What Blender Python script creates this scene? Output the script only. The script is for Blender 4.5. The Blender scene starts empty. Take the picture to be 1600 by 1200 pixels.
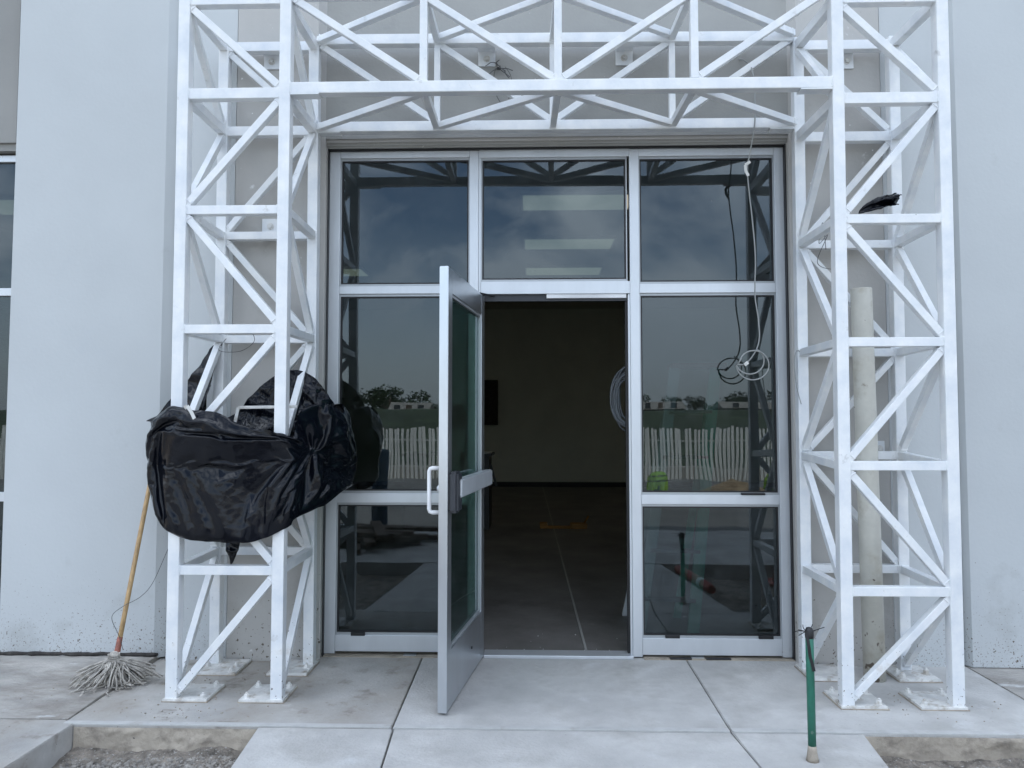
import bpy, bmesh, math, random
from mathutils import Vector, Matrix, noise
random.seed(7)
sc = bpy.context.scene
COL = sc.collection
R = math.radians

# ------------------------------------------------------------------ camera
cd = bpy.data.cameras.new('camera'); cam = bpy.data.objects.new('camera', cd); COL.objects.link(cam)
cam.location = (0, -4.46, 1.395); cam.rotation_euler = (R(90 + 2.98), 0, R(1.66))
cd.sensor_width = 36; cd.lens = 36 * 1165 / 1600; cd.clip_start = .05; cd.clip_end = 2000
sc.camera = cam

# ------------------------------------------------------------------ light, sky, exposure
SUN_EL, SUN_AZ = R(54), R(12)          # the sun stands behind the building: the whole facade is in its shade
w = bpy.data.worlds.new('World'); sc.world = w; w.use_nodes = True
nt = w.node_tree; nt.nodes.clear()
o_ = nt.nodes.new('ShaderNodeOutputWorld'); bg = nt.nodes.new('ShaderNodeBackground')
sky = nt.nodes.new('ShaderNodeTexSky'); sky.sky_type = 'NISHITA'; sky.sun_disc = False
sky.sun_elevation = SUN_EL; sky.sun_rotation = SUN_AZ; sky.air_density = 1.0; sky.dust_density = 1.5; sky.ozone_density = 1.2
tc = nt.nodes.new('ShaderNodeTexCoord'); mp = nt.nodes.new('ShaderNodeMapping'); mp.inputs['Scale'].default_value = (1, 1, 1.7)
nz = nt.nodes.new('ShaderNodeTexNoise'); nz.inputs['Scale'].default_value = 3.0; nz.inputs['Detail'].default_value = 7; nz.inputs['Roughness'].default_value = .52
nz.inputs['Distortion'].default_value = .5
rp = nt.nodes.new('ShaderNodeValToRGB'); rp.color_ramp.elements[0].position = .44; rp.color_ramp.elements[1].position = .60
mx = nt.nodes.new('ShaderNodeMix'); mx.data_type = 'RGBA'; mx.inputs['B'].default_value = (7.2, 7.9, 8.8, 1)
ml = nt.nodes.new('ShaderNodeMath'); ml.operation = 'MULTIPLY'; ml.inputs[1].default_value = .85
L = nt.links.new
L(tc.outputs['Generated'], mp.inputs[0]); L(mp.outputs[0], nz.inputs['Vector']); L(nz.outputs['Fac'], rp.inputs[0]); L(rp.outputs[0], ml.inputs[0])
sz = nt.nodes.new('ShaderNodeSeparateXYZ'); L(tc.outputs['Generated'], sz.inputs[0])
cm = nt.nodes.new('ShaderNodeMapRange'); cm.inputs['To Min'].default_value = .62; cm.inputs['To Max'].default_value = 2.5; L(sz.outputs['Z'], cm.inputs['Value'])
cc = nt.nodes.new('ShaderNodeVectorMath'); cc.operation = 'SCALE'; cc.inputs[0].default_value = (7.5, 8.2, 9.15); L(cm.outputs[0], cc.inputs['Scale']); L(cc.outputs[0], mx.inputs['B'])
hz = nt.nodes.new('ShaderNodeMapRange'); hz.inputs['From Max'].default_value = .26; hz.inputs['To Min'].default_value = .9; hz.inputs['To Max'].default_value = 0; L(sz.outputs['Z'], hz.inputs['Value'])
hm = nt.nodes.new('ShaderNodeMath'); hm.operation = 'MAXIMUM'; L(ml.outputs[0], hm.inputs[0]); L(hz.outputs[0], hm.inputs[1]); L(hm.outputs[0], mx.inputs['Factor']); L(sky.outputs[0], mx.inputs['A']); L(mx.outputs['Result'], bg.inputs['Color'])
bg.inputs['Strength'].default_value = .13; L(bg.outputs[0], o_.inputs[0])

sd = bpy.data.lights.new('sun', 'SUN'); sd.energy = 2.6; sd.angle = R(.5); sd.color = (1, .955, .89)
so = bpy.data.objects.new('sun', sd); COL.objects.link(so); so.location = (5, 20, 30)
sdir = Vector((math.sin(SUN_AZ) * math.cos(SUN_EL), math.cos(SUN_AZ) * math.cos(SUN_EL), math.sin(SUN_EL)))
so.rotation_euler = sdir.to_track_quat('Z', 'Y').to_euler()
sc.view_settings.view_transform = 'Standard'; sc.view_settings.look = 'None'
sc.view_settings.exposure = 1.15; sc.view_settings.gamma = 1
sc.render.engine = 'CYCLES'
try:
    sc.cycles.max_bounces = 8; sc.cycles.diffuse_bounces = 4; sc.cycles.transparent_max_bounces = 16; sc.cycles.caustics_reflective = False
except Exception: pass

# ------------------------------------------------------------------ materials
def mat(name, col, rough=.6, metal=0, var=.12, vscale=2.0, bump=0, bscale=60, spec=.5, dirt=None, speck=None, coat=0, col2=None, stretch=(1, 1, 1), rvar=.1, bdist=.01, rot=0):
    """base colour with broad mottling; dirt=(colour, scale, lo, hi, zfade); speck=(colour, scale, threshold, zfade)"""
    m = bpy.data.materials.new(name); m.use_nodes = True; t = m.node_tree; N = t.nodes.new; K = t.links.new
    b = t.nodes['Principled BSDF']
    b.inputs['Roughness'].default_value = rough; b.inputs['Metallic'].default_value = metal
    b.inputs['Specular IOR Level'].default_value = spec; b.inputs['Coat Weight'].default_value = coat
    g = N('ShaderNodeNewGeometry'); mpn = N('ShaderNodeMapping'); mpn.inputs['Scale'].default_value = stretch; mpn.inputs['Rotation'].default_value = (0, 0, R(rot)); K(g.outputs['Position'], mpn.inputs[0])
    P = mpn.outputs[0]
    n1 = N('ShaderNodeTexNoise'); n1.inputs['Scale'].default_value = vscale; n1.inputs['Detail'].default_value = 8; n1.inputs['Roughness'].default_value = .62; K(P, n1.inputs['Vector'])
    mix = N('ShaderNodeMix'); mix.data_type = 'RGBA'
    c2 = col2 or tuple(c * (1 - 2.2 * var) for c in col)
    mix.inputs['A'].default_value = (*c2, 1); mix.inputs['B'].default_value = (*[min(1, c * (1 + var)) for c in col], 1)
    mr = N('ShaderNodeMapRange'); mr.inputs['From Min'].default_value = .3; mr.inputs['From Max'].default_value = .68; K(n1.outputs['Fac'], mr.inputs['Value'])
    K(mr.outputs[0], mix.inputs['Factor']); out = mix.outputs['Result']
    def zmask(zf):
        sp = N('ShaderNodeSeparateXYZ'); K(g.outputs['Position'], sp.inputs[0])
        q = N('ShaderNodeMapRange'); q.inputs['From Min'].default_value = 0; q.inputs['From Max'].default_value = zf
        q.inputs['To Min'].default_value = 1; q.inputs['To Max'].default_value = 0; K(sp.outputs['Z'], q.inputs['Value']); return q.outputs[0]
    for kind, sp_ in (('d', dirt), ('s', speck)):
        if not sp_: continue
        for one in (sp_ if isinstance(sp_, list) else [sp_]):
            c, s, lo, hi, zf = one
            n = N('ShaderNodeTexNoise'); n.inputs['Scale'].default_value = s; n.inputs['Detail'].default_value = 5 if kind == 'd' else 2.5
            n.inputs['Roughness'].default_value = .65; K(P, n.inputs['Vector'])
            src = n.outputs['Fac']
            if zf:
                a = N('ShaderNodeMath'); a.operation = 'MULTIPLY_ADD'; K(zmask(zf), a.inputs[0]); a.inputs[1].default_value = .16; K(src, a.inputs[2]); src = a.outputs[0]
            q = N('ShaderNodeMapRange'); q.inputs['From Min'].default_value = lo; q.inputs['From Max'].default_value = hi; K(src, q.inputs['Value'])
            m2 = N('ShaderNodeMix'); m2.data_type = 'RGBA'; K(q.outputs[0], m2.inputs['Factor']); K(out, m2.inputs['A']); m2.inputs['B'].default_value = (*c, 1)
            out = m2.outputs['Result']
    K(out, b.inputs['Base Color'])
    if rvar:
        q = N('ShaderNodeMapRange'); q.inputs['To Min'].default_value = max(0, rough - rvar); q.inputs['To Max'].default_value = min(1, rough + rvar)
        K(n1.outputs['Fac'], q.inputs['Value']); K(q.outputs[0], b.inputs['Roughness'])
    if bump:
        n2 = N('ShaderNodeTexNoise'); n2.inputs['Scale'].default_value = bscale; n2.inputs['Detail'].default_value = 6; K(P, n2.inputs['Vector'])
        bp = N('ShaderNodeBump'); bp.inputs['Strength'].default_value = bump; bp.inputs['Distance'].default_value = bdist; K(n2.outputs['Fac'], bp.inputs['Height']); K(bp.outputs[0], b.inputs['Normal'])
    return m

def glass(name, tint, base=.066, wave=.0009):
    m = bpy.data.materials.new(name); m.use_nodes = True; t = m.node_tree; N = t.nodes.new; K = t.links.new; t.nodes.clear()
    o = N('ShaderNodeOutputMaterial'); lw = N('ShaderNodeLayerWeight'); lw.inputs['Blend'].default_value = .5
    pw = N('ShaderNodeMath'); pw.operation = 'POWER'; pw.inputs[1].default_value = 5; K(lw.outputs['Facing'], pw.inputs[0])
    ma = N('ShaderNodeMath'); ma.operation = 'MULTIPLY_ADD'; ma.inputs[1].default_value = .9; ma.inputs[2].default_value = base; K(pw.outputs[0], ma.inputs[0])
    tr = N('ShaderNodeBsdfTransparent'); tr.inputs[0].default_value = (*tint, 1)
    gl = N('ShaderNodeBsdfGlossy'); gl.inputs['Roughness'].default_value = .0; gl.inputs[0].default_value = (.86, .94, 1, 1)
    g = N('ShaderNodeNewGeometry'); nn = N('ShaderNodeTexNoise'); nn.inputs['Scale'].default_value = 3.2; nn.inputs['Detail'].default_value = 0; K(g.outputs['Position'], nn.inputs['Vector'])
    bp = N('ShaderNodeBump'); bp.inputs['Strength'].default_value = 1; bp.inputs['Distance'].default_value = wave; K(nn.outputs['Fac'], bp.inputs['Height']); K(bp.outputs[0], gl.inputs['Normal'])
    mx_ = N('ShaderNodeMixShader'); K(ma.outputs[0], mx_.inputs[0]); K(tr.outputs[0], mx_.inputs[1]); K(gl.outputs[0], mx_.inputs[2])
    # dust film
    df = N('ShaderNodeBsdfDiffuse'); df.inputs[0].default_value = (.5, .52, .52, 1)
    n3 = N('ShaderNodeTexNoise'); n3.inputs['Scale'].default_value = 7; n3.inputs['Detail'].default_value = 9; n3.inputs['Roughness'].default_value = .7; K(g.outputs['Position'], n3.inputs['Vector'])
    q = N('ShaderNodeMapRange'); q.inputs['From Min'].default_value = .45; q.inputs['From Max'].default_value = .8; q.inputs['To Max'].default_value = .045; q.inputs['To Min'].default_value = .003; K(n3.outputs['Fac'], q.inputs['Value'])
    n4 = N('ShaderNodeTexNoise'); n4.inputs['Scale'].default_value = 60; n4.inputs['Detail'].default_value = 1; K(g.outputs['Position'], n4.inputs['Vector'])
    q4 = N('ShaderNodeMapRange'); q4.inputs['From Min'].default_value = .79; q4.inputs['From Max'].default_value = .83; q4.inputs['To Max'].default_value = .3; K(n4.outputs['Fac'], q4.inputs['Value'])
    mx4 = N('ShaderNodeMath'); mx4.operation = 'MAXIMUM'; K(q.outputs[0], mx4.inputs[0]); K(q4.outputs[0], mx4.inputs[1])
    mx2 = N('ShaderNodeMixShader'); K(mx4.outputs[0], mx2.inputs[0]); K(mx_.outputs[0], mx2.inputs[1]); K(df.outputs[0], mx2.inputs[2])
    K(mx2.outputs[0], o.inputs[0]); return m

BROWN = (.13, .105, .08)
M = {}
M['pier'] = mat('painted_concrete', (.53, .55, .552), .75, var=.03, vscale=.9, bump=.25, bscale=45, bdist=.004,
    dirt=[((.40, .41, .40), 3.1, .66, .92, .7), ((.47, .50, .52), 1.3, .62, .95, 0)], speck=[(BROWN, 46, .79, .82, .6), ((.17, .13, .10), 95, .76, .79, .8), ((.2, .19, .18), 60, .80, .84, 0)])
M['panel'] = mat('painted_concrete_warm', (.475, .46, .435), .75, var=.05, vscale=1.6, bump=.3, bscale=50, bdist=.004,
    dirt=[((.36, .34, .31), 4, .62, .92, .8), ((.75, .75, .74), 7, .66, .75, 0)], speck=[(BROWN, 38, .75, .80, .7), ((.8, .8, .8), 33, .74, .77, 0)])
M['greywall'] = mat('grey_painted_concrete', (.36, .355, .335), .75, var=.06, vscale=1.4, bump=.3, bscale=50, bdist=.004,
    dirt=[((.27, .265, .25), 5, .58, .9, 0)], speck=[((.66, .66, .65), 17, .72, .78, 0)])
M['greywall2'] = mat('darker_grey_painted_concrete', (.29, .285, .27), .75, var=.05, vscale=1.4, bump=.3, bscale=50, bdist=.004)
M['paint'] = mat('white_steel_paint', (.79, .79, .775), .38, var=.06, vscale=7, bump=.2, bscale=36, bdist=.006, coat=.1, col2=(.66, .69, .72),
    dirt=[((.50, .46, .40), 7, .70, .90, .6), ((.58, .58, .57), 11, .66, .74, 0)], speck=[(BROWN, 50, .77, .80, .55), ((.3, .27, .24), 95, .78, .82, .0)])
M['plate'] = mat('dirty_white_plate', (.70, .69, .66), .55, var=.12, vscale=14, bump=.2, bscale=60, dirt=[((.33, .27, .2), 16, .52, .72, 0)])
M['alu'] = mat('clear_anodised_aluminium', (.63, .655, .68), .42, metal=.55, var=.04, vscale=6, rvar=.06, stretch=(1, 1, .3), speck=[((.42, .42, .43), 30, .72, .78, 0)], bump=.04, bscale=20)
M['dooralu'] = mat('door_leaf_aluminium', (.60, .63, .66), .30, metal=.9, var=.05, vscale=6, rvar=.06, stretch=(1, 1, .3), speck=[((.36, .36, .37), 30, .72, .78, 0)])
M['alu2'] = mat('aluminium_bead', (.42, .44, .455), .4, metal=.5, var=.04, vscale=6)
M['black'] = mat('black_rubber', (.012, .012, .013), .5, var=.1)
M['tar'] = mat('dirty_joint_tar', (.045, .04, .036), .8, var=.4, vscale=30)
M['dark'] = mat('dark_plastic', (.03, .033, .04), .45, var=.1)
M['conc'] = mat('concrete', (.52, .508, .485), .85, var=.11, vscale=2.4, bump=.6, bscale=60, bdist=.008,
    dirt=[((.37, .355, .33), 2.6, .50, .76, 0), ((.28, .26, .23), 7, .68, .86, 0), ((.60, .60, .59), 4.3, .60, .8, 0)], speck=[((.14, .13, .12), 75, .73, .77, 0), ((.2, .19, .17), 30, .76, .8, 0), ((.62, .62, .6), 48, .72, .78, 0)])
M['trowel'] = mat('trowelled_edge_concrete', (.50, .495, .475), .8, var=.08, vscale=8, bump=.3, bscale=40, dirt=[((.36, .33, .29), 9, .58, .78, 0)])
M['conc2'] = mat('broomed_concrete', (.44, .415, .38), .88, var=.15, vscale=3.0, bump=.7, bscale=34, bdist=.01, stretch=(1, 2.3, 1), rot=38,
    dirt=[((.25, .225, .195), 1.8, .44, .64, 0), ((.58, .575, .56), 3.4, .62, .70, 0)], speck=[((.1, .09, .08), 50, .72, .76, 0)])
M['conc3'] = mat('soiled_concrete', (.46, .445, .42), .87, var=.14, vscale=2.1, bump=.5, bscale=55, bdist=.006,
    dirt=[((.33, .295, .25), 1.5, .40, .66, 0), ((.17, .15, .125), 6, .56, .76, 0), ((.60, .60, .58), 4.3, .62, .8, 0)], speck=[((.10, .09, .08), 60, .71, .75, 0), ((.16, .14, .12), 28, .72, .78, 0)])
M['edge'] = mat('pit_edge_concrete', (.42, .365, .295), .9, var=.15, vscale=5, bump=.7, bscale=30, bdist=.012, dirt=[((.2, .17, .14), 11, .5, .75, 0)], speck=[((.1, .09, .08), 45, .7, .76, 0)])
M['soil'] = mat('gravelly_soil', (.27, .235, .195), .95, var=.35, vscale=14, bump=1, bscale=90, bdist=.02, speck=[((.40, .38, .35), 60, .60, .66, 0)])
M['stone'] = mat('loose_stone', (.33, .305, .27), .9, var=.3, vscale=30, bump=.5, bscale=120)
M['ground'] = mat('bare_ground', (.22, .19, .15), .95, var=.2, vscale=.4)
M['road'] = mat('dusty_road', (.20, .195, .185), .92, var=.12, vscale=.5, bump=.3, bscale=30)
M['grass'] = mat('grass', (.045, .065, .028), .95, var=.3, vscale=.3)
M['sand'] = mat('sand', (.36, .26, .16), .95, var=.2, vscale=5, bump=.8, bscale=25)
M['bag'] = crumple = mat('black_plastic_sheet', (.003, .004, .0075), .17, var=.2, vscale=3, bump=.25, bscale=14, bdist=.008, spec=.27, rvar=.05, dirt=[((.022, .024, .028), 6, .66, .9, 0)], speck=[((.10, .10, .11), 90, .77, .80, 0)])
def facet_bump(m, layers):
    t = m.node_tree; N = t.nodes.new; K = t.links.new; b = t.nodes['Principled BSDF']; g = N('ShaderNodeNewGeometry'); prev = None
    for sc_, dist in layers:
        n = N('ShaderNodeTexNoise'); n.inputs['Scale'].default_value = sc_; n.inputs['Detail'].default_value = 1; n.inputs['Distortion'].default_value = .6; K(g.outputs['Position'], n.inputs['Vector'])
        a = N('ShaderNodeMath'); a.operation = 'SUBTRACT'; a.inputs[1].default_value = .5; K(n.outputs['Fac'], a.inputs[0]); c = N('ShaderNodeMath'); c.operation = 'ABSOLUTE'; K(a.outputs[0], c.inputs[0])
        bp = N('ShaderNodeBump'); bp.invert = True; bp.inputs['Strength'].default_value = 1; bp.inputs['Distance'].default_value = dist; K(c.outputs[0], bp.inputs['Height'])
        if prev: K(prev.outputs[0], bp.inputs['Normal'])
        prev = bp
    K(prev.outputs[0], b.inputs['Normal'])
facet_bump(crumple, [(9, .0045), (26, .0013)])
M['white_tape'] = mat('white_tape', (.75, .74, .7), .6)
M['wood'] = mat('worn_wood_handle', (.52, .34, .16), .5, var=.2, vscale=9, stretch=(6, 6, .8), dirt=[((.2, .14, .09), 4, .66, .9, 0)])
M['lumber'] = mat('lumber', (.11, .075, .05), .8, var=.3, vscale=5)
M['mop'] = mat('mop_cotton', (.50, .465, .415), .95, var=.3, vscale=22, bump=.5, bscale=250)
M['red'] = mat('red_brown_tape', (.36, .13, .09), .6, var=.3, vscale=30)
M['pvc'] = mat('dirty_cream_pipe', (.62, .60, .53), .5, var=.08, vscale=4, bump=.12, bscale=20, dirt=[((.40, .35, .26), 5, .54, .80, 0), ((.30, .26, .2), 9, .70, .78, .7)], speck=[((.16, .13, .1), 16, .72, .76, .5), ((.22, .19, .15), 45, .745, .78, 0)])
M['green'] = mat('green_painted_post', (.022, .15, .10), .42, var=.15, vscale=12, bump=.2, bscale=30, dirt=[((.30, .35, .31), 18, .70, .84, .30)], speck=[((.6, .66, .62), 60, .78, .8, 0)])
M['fibre'] = mat('green_fibreglass', (.12, .62, .44), .5, var=.15, vscale=8)
M['grey_cord'] = mat('grey_cable', (.30, .31, .30), .5, var=.05)
M['coil'] = mat('dark_grey_cable', (.15, .16, .17), .5, var=.1)
M['wire'] = mat('thin_dark_wire', (.13, .13, .13), .5, metal=.5)
M['inwall'] = mat('interior_wall', (.74, .75, .68), .9, var=.03)
M['ceil'] = mat('interior_ceiling', (.55, .55, .5), .9, var=.02)
M['infloor'] = mat('interior_floor', (.20, .188, .178), .5, var=.25, vscale=1.6, bump=.15, bscale=20, dirt=[((.28, .265, .25), 4, .6, .8, 0)], speck=[((.55, .55, .53), 70, .80, .84, 0)])
M['joint'] = mat('pale_joint_filler', (.42, .41, .38), .8)
M['debris'] = mat('plaster_crumb', (.8, .8, .78), .9)
M['yellow'] = mat('yellow_plastic', (.36, .17, .03), .6)
M['orange'] = mat('orange_plastic', (.34, .045, .02), .5)
M['white'] = mat('white_plastic', (.8, .8, .8), .5)
M['picket'] = mat('white_washed_picket', (.82, .81, .77), .8, var=.08)
M['blue'] = mat('dark_blue_steel', (.015, .05, .10), .45)
M['hivis'] = mat('lime_safety_cloth', (.30, .50, .05), .8)
M['leaf'] = mat('tree_foliage', (.035, .06, .02), .9, var=.4, vscale=1.5)
M['bark'] = mat('bark', (.10, .07, .05), .95)
M['house'] = mat('pale_render', (.30, .28, .25), .9)
M['roof'] = mat('clay_roof', (.40, .16, .09), .9)
M['glass'] = glass('dark_tinted_glass', (.385, .455, .45))
M['doorglass'] = glass('green_tinted_door_glass', (.37, .50, .45), .06)
le = bpy.data.materials.new('fluorescent_diffuser'); le.use_nodes = True
p_ = le.node_tree.nodes['Principled BSDF']; p_.inputs['Base Color'].default_value = (.8, .8, .75, 1); p_.inputs['Emission Color'].default_value = (1, .93, .74, 1); p_.inputs['Emission Strength'].default_value = .20
M['lamp'] = le

# ------------------------------------------------------------------ mesh helpers
class B:
    def __init__(s): s.bm = bmesh.new()
    def box(s, x0, x1, y0, y1, z0, z1, bev=0):
        vs = [s.bm.verts.new(p) for p in ((x0, y0, z0), (x1, y0, z0), (x1, y1, z0), (x0, y1, z0), (x0, y0, z1), (x1, y0, z1), (x1, y1, z1), (x0, y1, z1))]
        fs = [s.bm.faces.new([vs[i] for i in f]) for f in ((0, 3, 2, 1), (4, 5, 6, 7), (0, 1, 5, 4), (1, 2, 6, 5), (2, 3, 7, 6), (3, 0, 4, 7))]
        if bev:
            es = list({e for f in fs for e in f.edges})
            bmesh.ops.bevel(s.bm, geom=es, offset=bev, segments=2, affect='EDGES', profile=.6)
        return s
    def prism(s, poly, z0, z1, bev=0):
        a = [s.bm.verts.new((x, y, z0)) for x, y in poly]; b = [s.bm.verts.new((x, y, z1)) for x, y in poly]
        n = len(poly); fs = [s.bm.faces.new(a[::-1]), s.bm.faces.new(b)]
        for i in range(n): fs.append(s.bm.faces.new((a[i], a[(i + 1) % n], b[(i + 1) % n], b[i])))
        if bev: bmesh.ops.bevel(s.bm, geom=list(fs[1].edges), offset=bev, segments=2, affect='EDGES')
        return s
    def bar(s, p, q, w, t, up=(0, 1, 0), bev=.003, open_=False):
        """square tube from p to q; t is its size along up, w across"""
        p, q = Vector(p), Vector(q); d = (q - p).normalized(); u = Vector(up); u = (u - d * u.dot(d)).normalized(); v = d.cross(u)
        vs = []
        for c in (p, q):
            for a, b in ((-1, -1), (1, -1), (1, 1), (-1, 1)): vs.append(s.bm.verts.new(c + v * (a * w / 2) + u * (b * t / 2)))
        fs = [s.bm.faces.new([vs[i] for i in f]) for f in ((3, 2, 1, 0), (4, 5, 6, 7), (0, 1, 5, 4), (1, 2, 6, 5), (2, 3, 7, 6), (3, 0, 4, 7))]
        if bev:
            es = [e for e in {e for f in fs for e in f.edges} if abs((e.verts[0].co - e.verts[1].co).normalized().dot(d)) > .9]
            bmesh.ops.bevel(s.bm, geom=es, offset=bev, segments=2, affect='EDGES', profile=.6)
        return s
    def tube(s, pts, r, n=8, cap=True):
        pts = [Vector(p) for p in pts]; rings = []; rr = r if isinstance(r, (list, tuple)) else [r] * len(pts)
        u = None
        for i, p in enumerate(pts):
            d = (pts[min(i + 1, len(pts) - 1)] - pts[max(i - 1, 0)]).normalized()
            if u is None: u = d.orthogonal().normalized()
            u = (u - d * u.dot(d))
            u = u.normalized() if u.length > 1e-6 else d.orthogonal().normalized()
            v = d.cross(u)
            rings.append([s.bm.verts.new(p + (u * math.cos(2 * math.pi * k / n) + v * math.sin(2 * math.pi * k / n)) * rr[i]) for k in range(n)])
        for a, b in zip(rings, rings[1:]):
            for k in range(n):
                f = s.bm.faces.new((a[k], a[(k + 1) % n], b[(k + 1) % n], b[k])); f.smooth = True
        if cap: s.bm.faces.new(rings[0][::-1]); s.bm.faces.new(rings[-1])
        return s
    def lathe(s, prof, c=(0, 0, 0), n=24, flat=False):
        rings = []
        for r_, z in prof: rings.append([s.bm.verts.new((c[0] + r_ * math.cos(2 * math.pi * k / n), c[1] + r_ * math.sin(2 * math.pi * k / n), c[2] + z)) for k in range(n)])
        for a, b in zip(rings, rings[1:]):
            for k in range(n):
                f = s.bm.faces.new((a[k], a[(k + 1) % n], b[(k + 1) % n], b[k])); f.smooth = not flat
        s.bm.faces.new(rings[0][::-1]); s.bm.faces.new(rings[-1]); return s
    def grid(s, fn, nu, nv, smooth=True):
        g = [[s.bm.verts.new(fn(i / nu, j / nv)) for j in range(nv + 1)] for i in range(nu + 1)]
        for i in range(nu):
            for j in range(nv):
                f = s.bm.faces.new((g[i][j], g[i + 1][j], g[i + 1][j + 1], g[i][j + 1])); f.smooth = smooth
        return s
    def build(s, name, m, parent=None, loc=None, label=None):
        me = bpy.data.meshes.new(name); bmesh.ops.recalc_face_normals(s.bm, faces=s.bm.faces); s.bm.to_mesh(me); s.bm.free()
        o = bpy.data.objects.new(name, me); COL.objects.link(o)
        for x in (m if isinstance(m, list) else [m]): me.materials.append(x)
        if parent: o.parent = parent
        if loc: o.location = loc
        if label: o['label'] = label
        return o
def tag(o, label=None, cat=None, group=None, kind=None):
    if label: o['label'] = label
    if cat: o['category'] = cat
    if group: o['group'] = group
    if kind: o['kind'] = kind
    return o
def thing(name, label, cat, loc=(0, 0, 0), group=None, rz=0):
    o = bpy.data.objects.new(name, None); COL.objects.link(o); o.location = loc; o.rotation_euler.z = rz; o.empty_display_size = .1
    return tag(o, label, cat, group)
def spline(pts, n):
    """Catmull-Rom through tuples of any length"""
    P = [pts[0]] + list(pts) + [pts[-1]]; out = []; m_ = len(pts) - 1
    for i in range(n + 1):
        t = i / n * m_; k = min(int(t), m_ - 1); f = t - k; a, b, c, d = P[k:k + 4]
        out.append(tuple(.5 * (2 * b[j] + (c[j] - a[j]) * f + (2 * a[j] - 5 * b[j] + 4 * c[j] - d[j]) * f * f + (3 * b[j] - a[j] - 3 * c[j] + d[j]) * f ** 3) for j in range(len(b))))
    return out
def fbm(v, o=4): return noise.fractal(Vector(v), 1.0, 2.0, o)

# ------------------------------------------------------------------ the ground
def st(o): o['kind'] = 'structure'; return o
st(B().grid(lambda u, v: ((u - .5) * 900, 60 - v * 800, -.2), 2, 2).build('ground', M['ground']))
st(B().box(-40, 40, -14.2, -5.15, -.18, -.05).build('road', M['road']))
def slab(name, poly, top=0.0, m='conc', bev=.004): return st(B().prism(poly, -.19, top, bev).build(name, M[m]))
YF = -.985
slab('pavement', [(-2.222, .08), (-.668, .08), (-.655, YF), (-2.19, YF)], 0, 'conc3')
slab('pavement', [(-.661, .08), (.895, .08), (.888, YF), (-.648, YF)])
slab('pavement', [(.902, .08), (2.474, .08), (2.468, YF), (.895, YF)])
slab('walkway', [(-1.268, YF - .007), (-.648, YF - .007), (-.62, -1.45), (-.60, -2.86), (-1.10, -2.86)], -.002)
slab('walkway', [(-.640, YF - .007), (.888, YF - .007), (.925, -1.45), (.94, -2.86), (-.592, -2.86), (-.612, -1.45)], -.002)
slab('walkway', [(.896, YF - .007), (1.480, YF - .007), (1.25, -2.86), (.948, -2.86), (.933, -1.45)], -.002)
def ramp(name, x0, x1, y0, y1, z0, z1, m):    # a slab whose top rises from y0 to y1
    b = B(); P = [(x0, y0), (x1 + .034, y0), (x1, y1), (x0, y1)]
    lo = [b.bm.verts.new((x, y, -.19)) for x, y in P]; hi = [b.bm.verts.new((x, y, z0 if y == y0 else z1)) for x, y in P]
    b.bm.faces.new(lo[::-1]); b.bm.faces.new(hi)
    for i in range(4): b.bm.faces.new((lo[i], lo[(i + 1) % 4], hi[(i + 1) % 4], hi[i]))
    return st(b.build(name, M[m]))
ramp('pavement', -7, -2.228, -.935, .2, .004, .03, 'conc2')
slab('pavement', [(-7, -.942), (-2.199, -.942), (-2.135, -.99), (-2.16, -2.86), (-7, -2.86)], .002, 'conc3')
slab('pavement', [(2.481, .08), (8, .08), (8, YF), (2.475, YF)], -.001, 'conc2')
slab('pavement', [(-7, -2.87), (8, -2.87), (8, -5.1), (-7, -5.1)], .0, 'conc')
for x0, x1, o in ((-2.188, -.66, 0), (-.645, .886, 0), (.898, 2.466, 0), (2.478, 8, -.001)):
    st(B().box(x0, x1, YF + .001, YF + .036, -.01, .0022 + o, .0015).build('pavement', M['trowel']))
# raw side of the entrance slab, where the planting pits were dug out
def edge_face(x0, x1, seed):
    def f(u, v):
        x = x0 + (x1 - x0) * u; z = -.012 - v * .20
        n = fbm((x * 6 + seed, z * 12, 0), 5)
        return (x, YF - .004 - .012 * v - .018 * max(0, n) * (v > .01) - .06 * max(0, v - .55) ** 1.2 * (1 + n), z)
    return B().grid(f, 120, 22)
st(edge_face(-2.13, -1.272, 0).build('pavement_edge', M['edge']))
st(edge_face(1.485, 6, 9).build('pavement_edge', M['edge']))
def soil_z(x, y, seed): return -.122 + .020 * fbm((x * 3 + seed, y * 3, 0)) + .007 * fbm((x * 16, y * 16, seed), 4)
def pit(x0, x1, y0, y1, seed, nx, ny):
    def f(u, v):
        x = x0 + (x1 - x0) * u; y = y0 + (y1 - y0) * v
        return (x, y, soil_z(x, y, seed) + .02 * max(0, (v - .93) * 14))
    return B().grid(f, nx, ny)
st(pit(-2.2, -1.05, -2.9, -.98, 1, 110, 160).build('soil', M['soil']))
st(pit(1.2, 6, -2.9, -.98, 5, 260, 130).build('soil', M['soil']))
_t = (1 + 5 ** .5) / 2
ICO_V = [Vector(v).normalized() for v in ((-1, _t, 0), (1, _t, 0), (-1, -_t, 0), (1, -_t, 0), (0, -1, _t), (0, 1, _t), (0, -1, -_t), (0, 1, -_t), (_t, 0, -1), (_t, 0, 1), (-_t, 0, -1), (-_t, 0, 1))]
ICO_F = [(0, 11, 5), (0, 5, 1), (0, 1, 7), (0, 7, 10), (0, 10, 11), (1, 5, 9), (5, 11, 4), (11, 10, 2), (10, 7, 6), (7, 1, 8), (3, 9, 4), (3, 4, 2), (3, 2, 6), (3, 6, 8), (3, 8, 9), (4, 9, 5), (2, 4, 11), (6, 2, 10), (8, 6, 7), (9, 8, 1)]
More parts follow.
